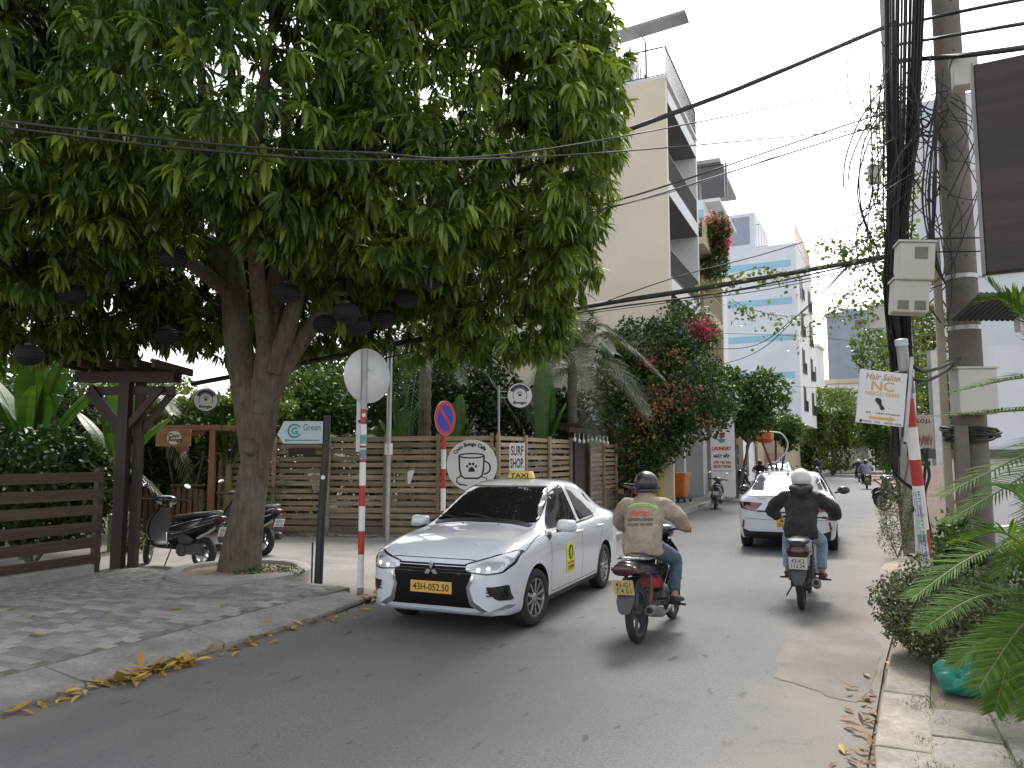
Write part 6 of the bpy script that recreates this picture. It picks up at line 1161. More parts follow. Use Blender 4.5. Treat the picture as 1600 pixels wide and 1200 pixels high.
st = patch(bv, rpoly([(.36, .42), (.36, .76), (.05, .76), (.05, .42)], .02), 'L', 'door_sticker', M('yellow_sticker', (.68, .62, .06), .5, 0, .03, 5), TX, .003, .06, 0)
patch(bv, circ(.2, .655, .085, n=24), 'L', 'sticker_emblem', plain('sticker_dark', (.05, .05, .04)), st, .005, .06, 0); patch(bv, circ(.2, .65, .03, .06, n=16), 'L', 'sticker_figure', M('yellow_sticker', (.68, .62, .06)), st, .007, .06, 0)
def pt(s, cx, cz, w, h, mt): P_, F_, a_ = text_geo(s, .02); patch(bv, None, 'L', 'lettering', mt, st, .006, rim=0, tris=([(cx - p[0] * w, cz + p[1] * h) for p in P_], F_))
pt('TAXI TIÊN SA', .2, .535, .24, .04, m_redink); pt('3.797979', .2, .475, .2, .05, m_ink)
MB().tube([(-.95, 0, 1.45), (-1.12, 0, 1.6)], .006, 6).build('aerial', m_blackpl, TX)
FZ[0] = 0
# ---------------------------------------------------------------- white car ahead (seen from behind)
CX = thing('car', 'white saloon car driving away in front of the rider in the black jacket', 'car', (-1.18, 17.35, 0), R(90) + R(1))
stn = [(2.2, .5, .35, .55, .62, .3), (2.17, .62, .27, .64, .72, .38), (2.05, .74, .22, .72, .80, .5), (1.8, .82, .2, .80, .90, .58), (1.3, .88, .19, .90, 1.0, .62), (.9, .89, .19, .95, 1.07, .63), (.5, .89, .19, .97, 1.27, .6), (.1, .89, .19, .985, 1.44, .585), (-.3, .89, .19, .995, 1.5, .58), (-.8, .888, .19, 1.005, 1.475, .57), (-1.2, .885, .2, 1.01, 1.36, .57), (-1.6, .88, .21, 1.01, 1.18, .60), (-1.8, .872, .22, 1.005, 1.11, .63), (-1.95, .86, .23, .995, 1.10, .64), (-2.08, .83, .25, .96, 1.075, .62), (-2.15, .77, .29, .9, .99, .55), (-2.19, .66, .35, .8, .86, .45)]
bd2, bv2 = car_body(stn, (1.32, -1.3), (.37, .33), .79, m_carw, m_inner); bd2.parent = CX
for x in (1.32, -1.3):
    for sd in (-1, 1): wheel(CX, x, sd * .79, .325, .2, sd, 0, 5)
patch(bv2, rpoly([(-.665, 1.13), (.665, 1.13), (.57, 1.36), (.50, 1.455), (-.50, 1.455), (-.57, 1.36)], .05), 'B', 'rear_window', plain('rear_glass', (.06, .063, .08), .08, 0, 0, 0, .2), CX, .004); patch(bv2, rpoly([(-.69, 1.06), (.69, 1.06), (.55, 1.44), (-.55, 1.44)], .05), 'F', 'windscreen', m_glass, CX)
for k, pl in ((1, 'L'), (-1, 'R')):
    patch(bv2, rpoly([(.8, 1.0), (.2, 1.38), (-.15, 1.44), (-.25, 1.02)], .04), pl, 'front_window', m_glass, CX, .004, .06); patch(bv2, rpoly([(-.33, 1.02), (-.25, 1.44), (-.75, 1.42), (-1.15, 1.31), (-1.5, 1.11), (-1.45, 1.05)], .05), pl, 'rear_side_window', m_glass, CX, .004, .06)
    o = patch(bv2, mirror(rpoly([(.40, .905), (.70, .925), (.845, .93), (.80, .80), (.60, .76), (.52, .79)], .02), k), 'B', 'tail_lamp', plain('dark_red_lamp', (.05, .012, .014), .08, 0, 1.0), CX, .008, .03); patch(bv2, mirror(band([(.83, .92), (.80, .82), (.62, .77), (.3, .745), (.0, .74)], .014), k), 'B', 'light_strip', m_tail, o, .014, .04, .006); patch(bv2, mirror(rpoly([(.45, .9), (.66, .91), (.6, .83), (.5, .83)], .02), k), 'B', 'lamp_inner', m_tail, o, .012, .04, .006)
    patch(bv2, mirror(rpoly([(.74, .58), (.77, .60), (.80, .44), (.76, .43)], .01), k), 'B', 'reflector', m_tail, CX, .008, .04)
    patch(bv2, mirror(band([(.74, .62), (.3, .60), (.0, .6)], .008), k), 'B', 'bumper_gap', m_seam, CX, .0015, .05, 0)
    mr = MB(); mr.T = Matrix.Translation((.72, 1.04 * k, 1.06)); mr.ell((0, 0, 0), (.07, .13, .085), 16, 10); mr.build('wing_mirror', m_gloss, CX); a_ = MB(); a_.bar((.76, .86 * k, 1.0), (.74, .98 * k, 1.03), .07, .04); a_.build('mirror_arm', m_gloss, CX)
    patch(bv2, rpoly([(.92, .21), (.92, .3), (-.9, .3), (-.9, .21)], .01), pl, 'sill', m_blackpl, CX, .006, .1)
patch(bv2, rpoly([(-.78, .43), (-.66, .38), (.66, .38), (.78, .43), (.76, .27), (.6, .24), (-.6, .24), (-.76, .27)], .02), 'B', 'lower_bumper', m_blackpl, CX, .01, .05)
patch(bv2, band([(-.5, .76), (0, .742), (.5, .76)], .03), 'B', 'trunk_strip', m_gloss, CX, .01, .05); patch(bv2, rpoly([(-.7, 1.055), (.7, 1.055), (.72, 1.035), (-.72, 1.035)], .005), 'B', 'spoiler_edge', m_carw, CX, .02, .05)
pl_ = MB().box((-2.2, 0, .55), (.015, .33, .165)).build('number_plate', m_yplate, CX, sharp=0, bevel=.003); lettering('43E', .22, .06, lambda a, b, t: Vector((-2.208 - t, -a, b + .585)), m_ink, pl_); lettering('018.68', .27, .06, lambda a, b, t: Vector((-2.208 - t, -a, b + .51)), m_ink, pl_)
lettering('V', .05, .05, lambda a, b, t: Vector((-2.115 - t, -a, b + .87)), m_chrome, CX, .04, name='emblem'); patch(bv2, rpoly([(.5, .985), (.34, .985), (.34, 1.0), (.5, 1.0)], .004), 'B', 'badge', m_alu, CX, .008, .1)
f_ = MB(); f_.rings([[Vector((x - .09 * q, y * (1 - q), 1.475 + .07 * q)) for x, y in rpoly([(-1.0, 0), (-.9, .025), (-.78, 0), (-.9, -.025)], .02)] for q in (0, .5, .85)]); f_.build('shark_fin', m_carw, CX)
# distant parked car facing us
DX = thing('car', 'pale car parked far down the street by the shop fronts', 'car', (-4.1, 50, 0), R(-90)); b3_, bv3 = car_body(stn, (1.32, -1.3), (.37, .33), .79, M('silver_paint', (.45, .48, .5), .3, .3, .02, 2, coat=1), m_inner, 60); b3_.parent = DX
patch(bv3, rpoly([(-.69, 1.06), (.69, 1.06), (.55, 1.44), (-.55, 1.44)], .05), 'F', 'windscreen', m_glass, DX); patch(bv3, rpoly([(-.4, .66), (.4, .66), (.4, .4), (-.4, .4)], .05), 'F', 'grille', m_gloss, DX)
for k in (-1, 1):
    patch(bv3, mirror(rpoly([(.5, .66), (.78, .68), (.78, .76), (.6, .74)], .02), k), 'F', 'headlamp', m_lens, DX)
    for x in (1.32, -1.3): wheel(DX, x, k * .79, .325, .2, k, 0, 5)
# ================================================================ MOTORBIKES
def sring(x, zc, hw, hh, n=20, e=2.6, tilt=0, y0=0):
    out = []
    for j in range(n):
        a = 2 * math.pi * j / n; c, s = math.cos(a), math.sin(a); y = hw * math.copysign(abs(c) ** (2 / e), c); z = hh * math.copysign(abs(s) ** (2 / e), s)
        out.append(Vector((x - z * math.sin(tilt), y0 + y, zc + z * math.cos(tilt))))
    return out
def loftx(nm, secs, mat, par, e=2.6, sharp=50, n=20, sub=5):
    """secs: (x, z, hw, hh[, tilt]) interpolated smoothly"""
    A = [Vector(s[:3]) for s in secs]; B = [Vector((s[3], s[4] if len(s) > 4 else 0, 0)) for s in secs]
    ca, cb_ = crv(A, sub), crv(B, sub); m = MB(); m.rings([sring(a.x, a.y, max(.004, a.z), max(.004, b.x), n, e, b.y) for a, b in zip(ca, cb_)]); return m.build(nm, mat, par, sharp=sharp)
def bike_wheel(par, x, r, w, nsp=6, ralloy=None, steer=None):
    t = bpy.data.objects.new('wheel', None); COL.objects.link(t); t.parent = par; t.location = (x, 0, r); h = w / 2; ri = r - w * .85
    m = MB(); m.lathe([(ri, -h * .75), (ri + .02, -h), (r - .02, -h * .85), (r - .004, -h * .45), (r, 0), (r - .004, h * .45), (r - .02, h * .85), (ri + .02, h), (ri, h * .75)], 40, axis='Y'); m.build('tyre', m_rubber, t, sharp=50)
    ra = ralloy or m_alu; m = MB(); m.lathe([(ri + .004, -h * .75), (ri - .02, -h * .6), (ri - .02, h * .6), (ri + .004, h * .75)], 40, axis='Y'); m.build('rim', ra, t)
    m = MB(); m.lathe([(.02, -.07), (.045, -.06), (.045, .06), (.02, .07)], 18, axis='Y', caps=True)
    for k in range(nsp): a = 2 * math.pi * k / nsp + .2; m.bar((math.sin(a) * .03, 0, math.cos(a) * .03), (math.sin(a + .12) * (ri - .012), 0, math.cos(a + .12) * (ri - .012)), .022, .034)
    m.lathe([(.001, .055), (.09, .055), (.09, .06), (.001, .06)], 24, axis='Y'); m.build('spokes', ra, t, sharp=30); return t
def plate(par, o, txt, mat, w=.19, h=.14, tilt=-.25, rear=True):
    t = MB(); sg = -1 if rear else 1; R_ = Matrix.Rotation(tilt, 3, 'Y'); f = lambda a, b, q: Vector(o) + R_ @ Vector((sg * (.003 + q), sg * a, b)); t.prism(rpoly([(-w / 2, -h / 2), (w / 2, -h / 2), (w / 2, h / 2), (-w / 2, h / 2)], .01), f, -.002, .002)
    p = t.build('number_plate', mat, par, sharp=0)
    for i, s in enumerate(txt): lettering(s, w * .72, h * .33, lambda a, b, q: f(a, b + h * (.2 - .42 * i), q + .0025), plain('plate_ink', (.06, .05, .05)), p, .01)
m_bkred = M('bike_red', (.32, .03, .03), .35, 0, .1, 6); m_bkblk = M('bike_black', (.018, .018, .02), .22, 0, .15, 6, coat=.6, dirt=(.1, .09, .08), dirtamt=.25); m_bkwht = M('bike_white', (.62, .64, .63), .3, 0, .05, 5, coat=.5)
m_seat = M('vinyl_seat', (.025, .025, .026), .5, 0, .2, 14, .2, 120); m_dgrey = M('dark_grey_plastic', (.06, .06, .063), .55, 0, .15, 8); m_engine = M('engine_metal', (.13, .125, .12), .55, .6, .25, 14, .2, 60, dirt=(.05, .045, .04), dirtamt=.6); m_wplate = M('white_plate', (.62, .62, .6), .5, 0, .04, 8, dirt=(.5, .48, .44)); m_oplate = M('worn_yellow_plate', (.5, .38, .13), .55, 0, .08, 9, dirt=(.38, .3, .14))
m_muff = M('muffler_grey', (.2, .19, .18), .45, .7, .2, 10)
def underbone(label, loc, rz, c1, c2, pl, ptxt, shock, lean=0, group=None, rimm=None, leg=None):
    t = thing('motorbike', label, 'motorbike', loc, (lean, 0, rz), group); r = .285
    bike_wheel(t, -.62, r, .078, 6, rimm); bike_wheel(t, .62, r, .068, 6, rimm)
    loftx('seat', [(-.68, .80, .06, .03), (-.6, .805, .1, .04), (-.35, .79, .115, .045), (-.1, .765, .105, .04), (.08, .75, .075, .03), (.14, .74, .04, .02)], m_seat, t)
    tb_ = loftx('tail_cowl', [(-.93, .755, .075, .05), (-.86, .745, .1, .065), (-.6, .70, .105, .075), (-.3, .65, .11, .08), (-.02, .60, .1, .075), (.05, .58, .06, .05)], c1, t)
    loftx('cowl_stripe', [(-.8, .7, .104, .02), (-.5, .66, .111, .02), (-.15, .62, .115, .015)], c2, tb_)
    loftx('tail_light', [(-.985, .725, .07, .04), (-.965, .73, .105, .055), (-.9, .735, .112, .055), (-.86, .74, .1, .05)], plain('bike_tail_red', (.045, .007, .009), .2, 0, .3), t)
    for s in (-1, 1): m = MB(); m.ell((-.925, s * .108, .738), (.045, .02, .026), 12, 8); m.build('indicator', M('indicator_amber', (.16, .06, .03), .2), t)
    m = MB(); m.tube(crv([(-.35, .13, .78), (-.62, .125, .80), (-.82, .09, .825), (-.87, 0, .83), (-.82, -.09, .825), (-.62, -.125, .80), (-.35, -.13, .78)], 5), .013, 8); m.build('grab_rail', m_chrome, t)
    plate(t, (-.975, 0, .575), ptxt, pl, .2, .145, -.3)
    m = MB(); m.bar((-.93, 0, .66), (-.90, 0, .5), .1, .012); m.build('plate_bracket', m_blackpl, t)
    m = MB(); pr = [(-.62 + .335 * math.cos(a), r + .335 * math.sin(a)) for a in np.linspace(R(70), R(168), 9)]; m.rings([[Vector((x + dx, y, z + dz)) for y, dz, dx in ((-.065, -.03, 0), (-.06, 0, 0), (.06, 0, 0), (.065, -.03, 0), (.05, -.008, .004), (-.05, -.008, .004))] for x, z in pr]); m.build('rear_mudguard', m_blackpl, t)
    m = MB(); m.rings([[Vector((x + k, y, z)) for y, k in ((-w_, 0), (w_, 0), (w_, .008), (-w_, .008))] for x, z, w_ in ((-.90, .52, .085), (-.955, .44, .085), (-.985, .36, .06), (-.99, .33, .03))]); m.build('mud_flap', m_dgrey, t)
    for s in (-1, 1):
        m = MB(); m.tube([(-.5, s * .125, .62), (-.6, s * .125, .33)], .018, 8); sp_ = m.build('shock_absorber', m_dgrey, t); m = MB(); m.tube([(-.5 - .1 * q + .02 * 0, s * .125 + .024 * math.sin(q * 50), .6 - .28 * q + .024 * math.cos(q * 50)) for q in np.linspace(0, .9, 70)], .006, 5); m.build('spring', shock, sp_)
        m = MB(); m.bar((-.66, s * .085, r), (-.05, s * .075, .34), .03, .05); m.build('swingarm', m_dgrey, t); m = MB(); m.tube([(.06, s * .12, .27), (.06, s * .3, .265)], .016, 8); m.build('footpeg', m_blackpl, t); m = MB(); m.tube([(-.25, s * .1, .36), (-.27, s * .22, .37)], .012, 8); m.build('rear_peg', m_blackpl, t)
    m = MB(); m.lathe([(.001, -.13), (.06, -.12), (.09, -.08), (.1, .08), (.06, .12), (.001, .13)], 20, (.06, 0, .33), 'Y'); m.tube([(.1, 0, .34), (.3, 0, .37)], .07, 14); m.box((-.05, 0, .34), (.26, .15, .13)); m.build('engine', m_engine, t, sharp=30)
    m = MB(); m.tube(crv([(.24, -.06, .32), (.2, -.1, .22), (-.05, -.12, .2), (-.3, -.145, .235)], 5), .016, 8); m.tube([(-.28, -.15, .235), (-.34, -.155, .25), (-.72, -.17, .33), (-.75, -.171, .335)], [.025, .05, .056, .045], 16); ex = m.build('exhaust', m_muff, t, sharp=40); m = MB(); m.lathe([(.022, 0), (.03, 0), (.03, .02), (.0, .02)], 14, (0, 0, 0), 'X'); 
    e_ = m.build('tailpipe', m_black, ex); e_.location = (-.785, -.172, .34)
    m = MB(); m.box((-.45, .1, .3), (.42, .03, .07)); m.build('chain_case', m_blackpl, t, sharp=0, bevel=.01)
    loftx('frame_tunnel', [(.0, .5, .06, .09), (.12, .47, .065, .1), (.28, .55, .07, .1, -.5), (.4, .72, .07, .09, -.8), (.42, .86, .06, .07, -.9)], c1, t)
    lg = leg or c1
    for s in (-1, 1):
        m = MB(); P_ = [(.42, .88, .05, .10), (.41, .78, .07, .17), (.37, .62, .09, .21), (.3, .48, .1, .215), (.22, .37, .1, .19), (.18, .31, .09, .15)]
        m.rings([[Vector((x, s * a, z)), Vector((x + .05, s * (a + b) / 2, z + .01)), Vector((x - .03, s * b, z)), Vector((x - .04, s * b, z - .004)), Vector((x + .035, s * (a + b) / 2, z - .0)), Vector((x - .012, s * a, z))] for x, z, a, b in P_]); m.build('leg_shield', lg, t, sharp=50)
    loftx('headstock_cowl', [(.3, .985, .07, .03), (.36, .99, .12, .06), (.45, .975, .12, .075), (.53, .95, .085, .06), (.55, .945, .05, .035)], c1, t); m = MB(); m.ell((.52, 0, .955), (.045, .085, .05), 16, 10); m.build('headlight', m_lens, t)
    m = MB(); m.tube(crv([(.24, .34, 1.0), (.31, .2, 1.005), (.37, .08, .995), (.37, -.08, .995), (.31, -.2, 1.005), (.24, -.34, 1.0)], 5), .012, 8); m.build('handlebar', m_blackpl, t)
    for s in (-1, 1):
        m = MB(); m.tube([(.305, s * .22, 1.005), (.235, s * .35, 1.0)], .018, 10); m.build('grip', m_rubber, t); m = MB(); m.tube([(.33, s * .21, 1.0), (.31, s * .34, .995)], .006, 6); m.build('lever', m_alu, t)
        m = MB(); m.tube([(.44, s * .07, .85), (.62, s * .07, .285)], .018, 10); m.build('fork_leg', m_dgrey, t)
    m = MB(); pr = [(.62 + .325 * math.cos(a), r + .325 * math.sin(a)) for a in np.linspace(R(20), R(165), 10)]; m.rings([[Vector((x, y, z + dz)) for y, dz in ((-.055, -.03), (-.05, 0), (.05, 0), (.055, -.03), (.045, -.006), (-.045, -.006))] for x, z in pr]); m.build('front_mudguard', c1, t)
    m = MB(); m.tube([(-.1, .1, .27), (-.28, .2, .09)], .01, 6); m.build('side_stand', m_blackpl, t)
    return t
def scooter(label, loc, rz, c1, pl=None, ptxt=(), lean=0, group=None, steer=0, mirrors=True, mat_dash=None):
    t = thing('scooter', label, 'scooter', loc, (lean, 0, rz), group); r = .235; c2 = m_dgrey
    bike_wheel(t, -.6, r, .1, 5); fw = bike_wheel(t, .63, r, .088, 5); fw.rotation_euler = (0, 0, steer)
    loftx('seat', [(-.72, .80, .07, .03), (-.62, .80, .12, .045), (-.4, .785, .135, .05), (-.15, .745, .14, .05), (.02, .735, .115, .045), (.09, .72, .07, .03)], m_seat, t)
    bd = loftx('rear_body', [(-.93, .78, .035, .03), (-.86, .74, .1, .07), (-.6, .655, .155, .125), (-.3, .58, .165, .16), (-.05, .53, .155, .18), (.07, .5, .13, .17), (.12, .48, .09, .14)], c1, t)
    for s in (-1, 1):
        m = MB(); m.tube(crv([(.06, s * .165, .5), (-.2, s * .172, .52), (-.5, s * .165, .6), (-.85, s * .1, .7)], 5), .008, 6); m.build('trim_strip', m_chrome, bd); m = MB(); m.tube(crv([(-.0, s * .167, .6), (-.3, s * .172, .67), (-.65, s * .15, .74)], 5), .006, 6); m.build('trim_strip', m_chrome, bd)
        m = MB(); m.tube([(.0, s * .17, .3), (.03, s * .19, .52), (-.35, s * .2, .55)], .009, 6); m.build('guard_bar', m_chrome, t)
    loftx('floorboard', [(-.05, .315, .13, .06), (.1, .3, .165, .04), (.3, .3, .16, .035), (.42, .33, .14, .05)], m_blackpl, t)
    loftx('leg_shield', [(.36, .34, .15, .04, .3), (.42, .45, .2, .04, .25), (.45, .58, .225, .045, .2), (.43, .72, .2, .06, .15), (.40, .84, .12, .06, .1), (.385, .92, .07, .05, .05)], c1, t, 3.2) if False else None
    m = MB(); P_ = [(.40, .31, .12, .03), (.455, .4, .19, .045), (.49, .54, .225, .06), (.475, .68, .21, .075), (.43, .8, .15, .07), (.40, .9, .085, .05), (.39, .94, .06, .04)]
    cc = crv([(a, b, c) for a, b, c, d in P_], 5); dp = crv([(d, 0, 0) for a, b, c, d in P_], 5); rs_ = []
    for p, q in zip(cc, dp):
        x, z, w_ = p.x, p.y, p.z; k = q.x; rs_.append([Vector((x - .01 * 0 + k * (1 - (y / w_) ** 2) * sg - .035 * abs(y / w_) ** 2, y, z)) for sg, ys_ in ((1, np.linspace(-w_, w_, 9)), (-.35, np.linspace(w_ * .98, -w_ * .98, 9))) for y in ys_])
    m.rings(rs_); fs_ = m.build('leg_shield', c1, t, sharp=60)
    m = MB(); rs2 = [[Vector((p.x - .045 - .02 * (1 - abs(y / max(.01, p.z * .8))), y, p.y)) for y in np.linspace(-p.z * .8, p.z * .8, 7)] for p in cc[2:-6]]; m.rings(rs2, False, False); m.build('inner_panel', c2, fs_, sharp=50)
    m = MB(); m.prism(rpoly([(.0, .0), (.09, .06), (.07, -.05)], .02), lambda a, b, q: Vector((.545, a + q * 0 + .08, b + .72)), 0, .01) if False else m.ell((.5, 0, .66), (.05, .07, .05), 12, 8); m.build('front_lamp', m_lens, fs_)
    hd = bpy.data.objects.new('handlebar', None); COL.objects.link(hd); hd.parent = t; hd.location = (.37, 0, .98); hd.rotation_euler = (0, 0, steer)
    loftx('headset', [(-.1, .02, .05, .025), (-.04, .03, .14, .055), (.05, .02, .165, .07), (.12, -.015, .13, .055), (.16, -.04, .06, .03)], c1, hd); m = MB(); m.rings([[Vector((x, y * w_, z)) for y in (-1, -.5, 0, .5, 1)] + [Vector((x - .02, y * w_, z - .03)) for y in (1, .5, 0, -.5, -1)] for x, z, w_ in ((.10, .05, .12), (.15, .0, .11), (.165, -.045, .05))]); m.build('headlight', m_lens, hd, sharp=40)
    for s in (-1, 1):
        m = MB(); m.tube([(-.03, s * .13, .02), (-.1, s * .34, .015)], .012, 8); m.tube([(-.06, s * .22, .018), (-.1, s * .34, .015)], .019, 10); m.build('grip', m_rubber, hd); m = MB(); m.tube([(-.01, s * .2, .02), (-.03, s * .36, .005)], .006, 6); m.build('lever', m_alu, hd)
        if mirrors:
            m = MB(); m.tube([(-.04, s * .17, .03), (-.02, s * .27, .2)], .006, 6); mo = m.build('mirror', m_blackpl, hd); m = MB(); m.T = Matrix.Translation((-.02, s * .3, .24)) @ Matrix.Rotation(-.5 * s, 4, 'X'); m.ell((0, 0, 0), (.018, .06, .04), 14, 8); m.build('mirror_shell', m_blackpl, mo); m = MB(); m.T = Matrix.Translation((-.038, s * .3, .24)) @ Matrix.Rotation(-.5 * s, 4, 'X'); m.ell((0, 0, 0), (.003, .053, .034), 14, 8); m.build('mirror_glass', plain('mirror_silver', (.8, .82, .85), .03, 1), mo)
        m = MB(); m.tube([(.5, s * .07, .55), (.63, s * .07, r)], .02, 8); m.build('fork_leg', m_dgrey, t)
    m = MB(); pr = [(.63 + .275 * math.cos(a), r + .275 * math.sin(a)) for a in np.linspace(R(15), R(165), 10)]; m.rings([[Vector((x, y, z + dz)) for y, dz in ((-.065, -.04), (-.055, 0), (.055, 0), (.065, -.04), (.05, -.008), (-.05, -.008))] for x, z in pr]); m.build('front_mudguard', c1, t)
    m = MB(); m.box((-.42, .1, .27), (.5, .1, .13)); m.lathe([(.001, -.03), (.09, -.02), (.09, .03), (.001, .04)], 18, (-.28, .13, .26), 'Y'); m.ell((-.3, 0, .33), (.25, .12, .12), 16, 8); m.build('engine', m_engine, t, sharp=30)
    m = MB(); m.tube([(-.2, -.13, .24), (-.3, -.16, .25), (-.75, -.18, .33), (-.79, -.18, .335)], [.03, .06, .065, .04], 16); m.build('exhaust', m_dgrey, t, sharp=40)
    m = MB(); m.ell((-.35, .155, .42), (.16, .04, .07), 14, 8); m.build('air_filter', m_dgrey, t)
    loftx('tail_light', [(-.96, .745, .05, .03), (-.93, .75, .095, .045), (-.85, .75, .1, .045)], plain('bike_tail_red', (.13, .012, .014)), t); m = MB(); m.tube(crv([(-.45, .12, .81), (-.75, .12, .84), (-.86, 0, .86), (-.75, -.12, .84), (-.45, -.12, .81)], 5), .013, 8); m.build('grab_rail', m_alu, t)
    m = MB(); m.rings([[Vector((x, y, z)) for y in (-.08, .08)] + [Vector((x + .01, y, z)) for y in (.08, -.08)] for x, z in ((-.86, .66), (-.93, .56), (-.96, .42))]); m.build('rear_mudguard', m_blackpl, t)
    if pl: plate(t, (-.955, 0, .56), ptxt, pl, .19, .14, -.25)
    m = MB(); m.tube([(-.05, .14, .27), (-.02, .2, .02)], .01, 6); m.build('side_stand', m_blackpl, t); return t
# ================================================================ PEOPLE
def blob(nm, tubes, voxel, mat, par, disp=0, dsc=.1, smooth=3, keepmod=False):
    m = MB()
    for tb_ in tubes:
        if tb_[0] == 'e': m.ell(tb_[1], tb_[2], 16, 12)
        else:
            pts, ra, rb = tb_[1], tb_[2], tb_[3]; sub = 5; P_ = crv(pts, sub); q = np.linspace(0, len(pts) - 1, len(P_)); x = range(len(pts))
            m.tube(P_, list(np.interp(q, x, ra)), 16, ry=list(np.interp(q, x, rb)), side=tb_[4] if len(tb_) > 4 else (0, 1, 0))
    me = m.mesh(nm, mat, 0); o = obj(nm, me); r = o.modifiers.new('r', 'REMESH'); r.mode = 'VOXEL'; r.voxel_size = voxel; r.use_smooth_shade = True; s = o.modifiers.new('s', 'SMOOTH'); s.iterations = smooth; s.factor = .5
    if disp:
        tx = bpy.data.textures.new('folds', 'CLOUDS'); tx.noise_scale = dsc; tx.noise_depth = 2; d = o.modifiers.new('d', 'DISPLACE'); d.texture = tx; d.strength = disp; d.texture_coords = 'LOCAL'
    me2 = evalmesh(o); o.modifiers.clear(); o.data = me2; me2.polygons.foreach_set('use_smooth', [True] * len(me2.polygons)); me2.materials.clear(); me2.materials.append(mat); o.parent = par; return o
m_skin = M('skin', (.36, .2, .13), .55, 0, .08, 8)
def rider(label, loc, rz, jacket, trouser, helmet_m, shoe, build=1.0, lean=0, jeans_len=1.0, group=None, hood=None, hat='half', elbow=.33, hr=.0, fold=.05):
    """seated on a motorbike; origin on the ground under the bike's middle, x forward"""
    P = dict(pel=Vector((-.3, 0, .87)), ab=Vector((-.27, 0, 1.0)), ch=Vector((-.2, 0, 1.18)), up=Vector((-.15, 0, 1.31)), nk=Vector((-.11, 0, 1.385)), hd=Vector((-.07, 0, 1.475)))
    w = build; arms = []; skin = [('t', [P['pel'], P['ab'], P['ch'], P['up'], P['nk']], [.13, .125, .14, .12, .05], [.1, .1, .1, .085, .05]), ('t', [P['nk'] - UPV * .03, P['nk'] + Vector((.02, 0, .05))], [.052, .05], [.055, .055]), ('e', P['hd'], (.098, .077, .112)), ('e', P['hd'] + Vector((.075, 0, -.055)), (.035, .045, .045)), ('e', P['hd'] + Vector((.103, 0, -.015)), (.018, .014, .025))]
    jk = [('t', [(-.33, 0, .80), (-.32, 0, .90), (-.28, 0, 1.02), (-.22, 0, 1.17), (-.165, 0, 1.29), (-.13, 0, 1.35), (-.115, 0, 1.385)], [.195 * w, .2 * w, .188 * w, .195 * w, .168 * w, .115, .075], [.16 * w, .165 * w, .15 * w, .14 * w, .115, .095, .07])]; tr = [('t', [(-.3, 0, .80), (-.29, 0, .90), (-.28, 0, .99)], [.165, .175, .16], [.14, .145, .12])]; sh = []
    for s in (-1, 1):
        S, E, W_ = Vector((-.15, s * .165 * w, 1.285)), Vector((.0, s * elbow, 1.09)), Vector((.2, s * .32, 1.015)); H = Vector((.262, s * .318, 1.012))
        skin.append(('t', [S, E, W_], [.05, .042, .03], [.05, .042, .03])); skin.append(('t', [W_, W_.lerp(H, .5), H + Vector((.0, 0, .012))], [.03, .04, .04], [.022, .02, .018], (0, 1, 0)))
        for k in range(4):
            y = s * (.285 + .021 * k); skin.append(('t', [(.24, y, 1.028), (.275, y, 1.03), (.292, y, 1.01), (.283, y, .985), (.26, y, .975)], [.0105] * 5, [.0105] * 5))
        skin.append(('t', [(.225, s * .285, 1.01), (.235, s * .268, .995), (.262, s * .268, .985)], [.012, .012, .01], [.012, .012, .01]))
        jk.append(('t', [S - Vector((.0, s * .07, -.015)), S + Vector((.0, s * .02, -.015)), S.lerp(E, .5) + Vector((0, s * .03, 0)), E, E.lerp(W_, .5), W_ - Vector((.02, 0, 0))], [.07, .086 * w, .088 * w, .076 * w, .064, .05], [.07, .084 * w, .086 * w, .074 * w, .062, .048], (1, 0, 0)))
        hp, kn, an, to = Vector((-.24, s * .1, .87)), Vector((.14, s * .2, .70)), Vector((.02, s * .2, .35)), Vector((.2, s * .22, .295)); ka = kn.lerp(an, .93 * jeans_len)
        skin.append(('t', [hp, kn, an], [.075, .05, .035], [.075, .05, .035])); tr.append(('t', [hp - Vector((.03, 0, 0)), hp.lerp(kn, .5), kn, kn.lerp(an, .5), ka], [.1, .092, .073, .066, .056], [.1, .09, .073, .066, .056], (0, 1, 0)))
        skin.append(('t', [an + UPV * .02, an - UPV * .03, to], [.035, .038, .03], [.035, .03, .018])); sh.append([('t', [an + Vector((-.05, 0, -.035)), an + Vector((.0, 0, -.035)), an.lerp(to, .6) - UPV * .012, to + Vector((.02, 0, -.01))], [.038, .046, .046, .034], [.04, .05, .036, .022], (0, 1, 0))])
    bdy = blob('person', skin, .0085, m_skin, None, smooth=2); bdy.location = loc; bdy.rotation_euler = (lean, 0, rz); tag(bdy, label, 'person', group)
    j = blob('jacket', jk, .014, jacket, bdy, fold, .11, 3); blob('trousers', tr, .013, trouser, bdy, .02, .07, 3)
    for x in sh: blob('shoe', x, .009, shoe, bdy, 0, .1, 2)
    loft_ = MB(); loft_.lathe([(.085, 1.365), (.082, 1.40), (.074, 1.415), (.066, 1.41), (.07, 1.37)], 18, (-.112, 0, 0)); loft_.build('collar', jacket, bdy, sharp=0)
    c = P['hd'] + Vector((-.005, 0, .03)); m = MB(); lo = -.085 if hat == 'half' else -.1
    pr = [(.128 * math.cos(a), .128 * math.sin(a)) for a in np.linspace(math.asin(max(-.99, lo / .128)), R(89), 14)]; pr = [(pr[0][0] - .012, pr[0][1] + .004)] + [(pr[0][0] + .004, pr[0][1] - .004)] + pr
    m.lathe(pr, 32); me = m.mesh('helmet', helmet_m, 45)
    for v in me.vertices: v.co = Vector((v.co.x * 1.12, v.co.y * .97, v.co.z * 1.02))
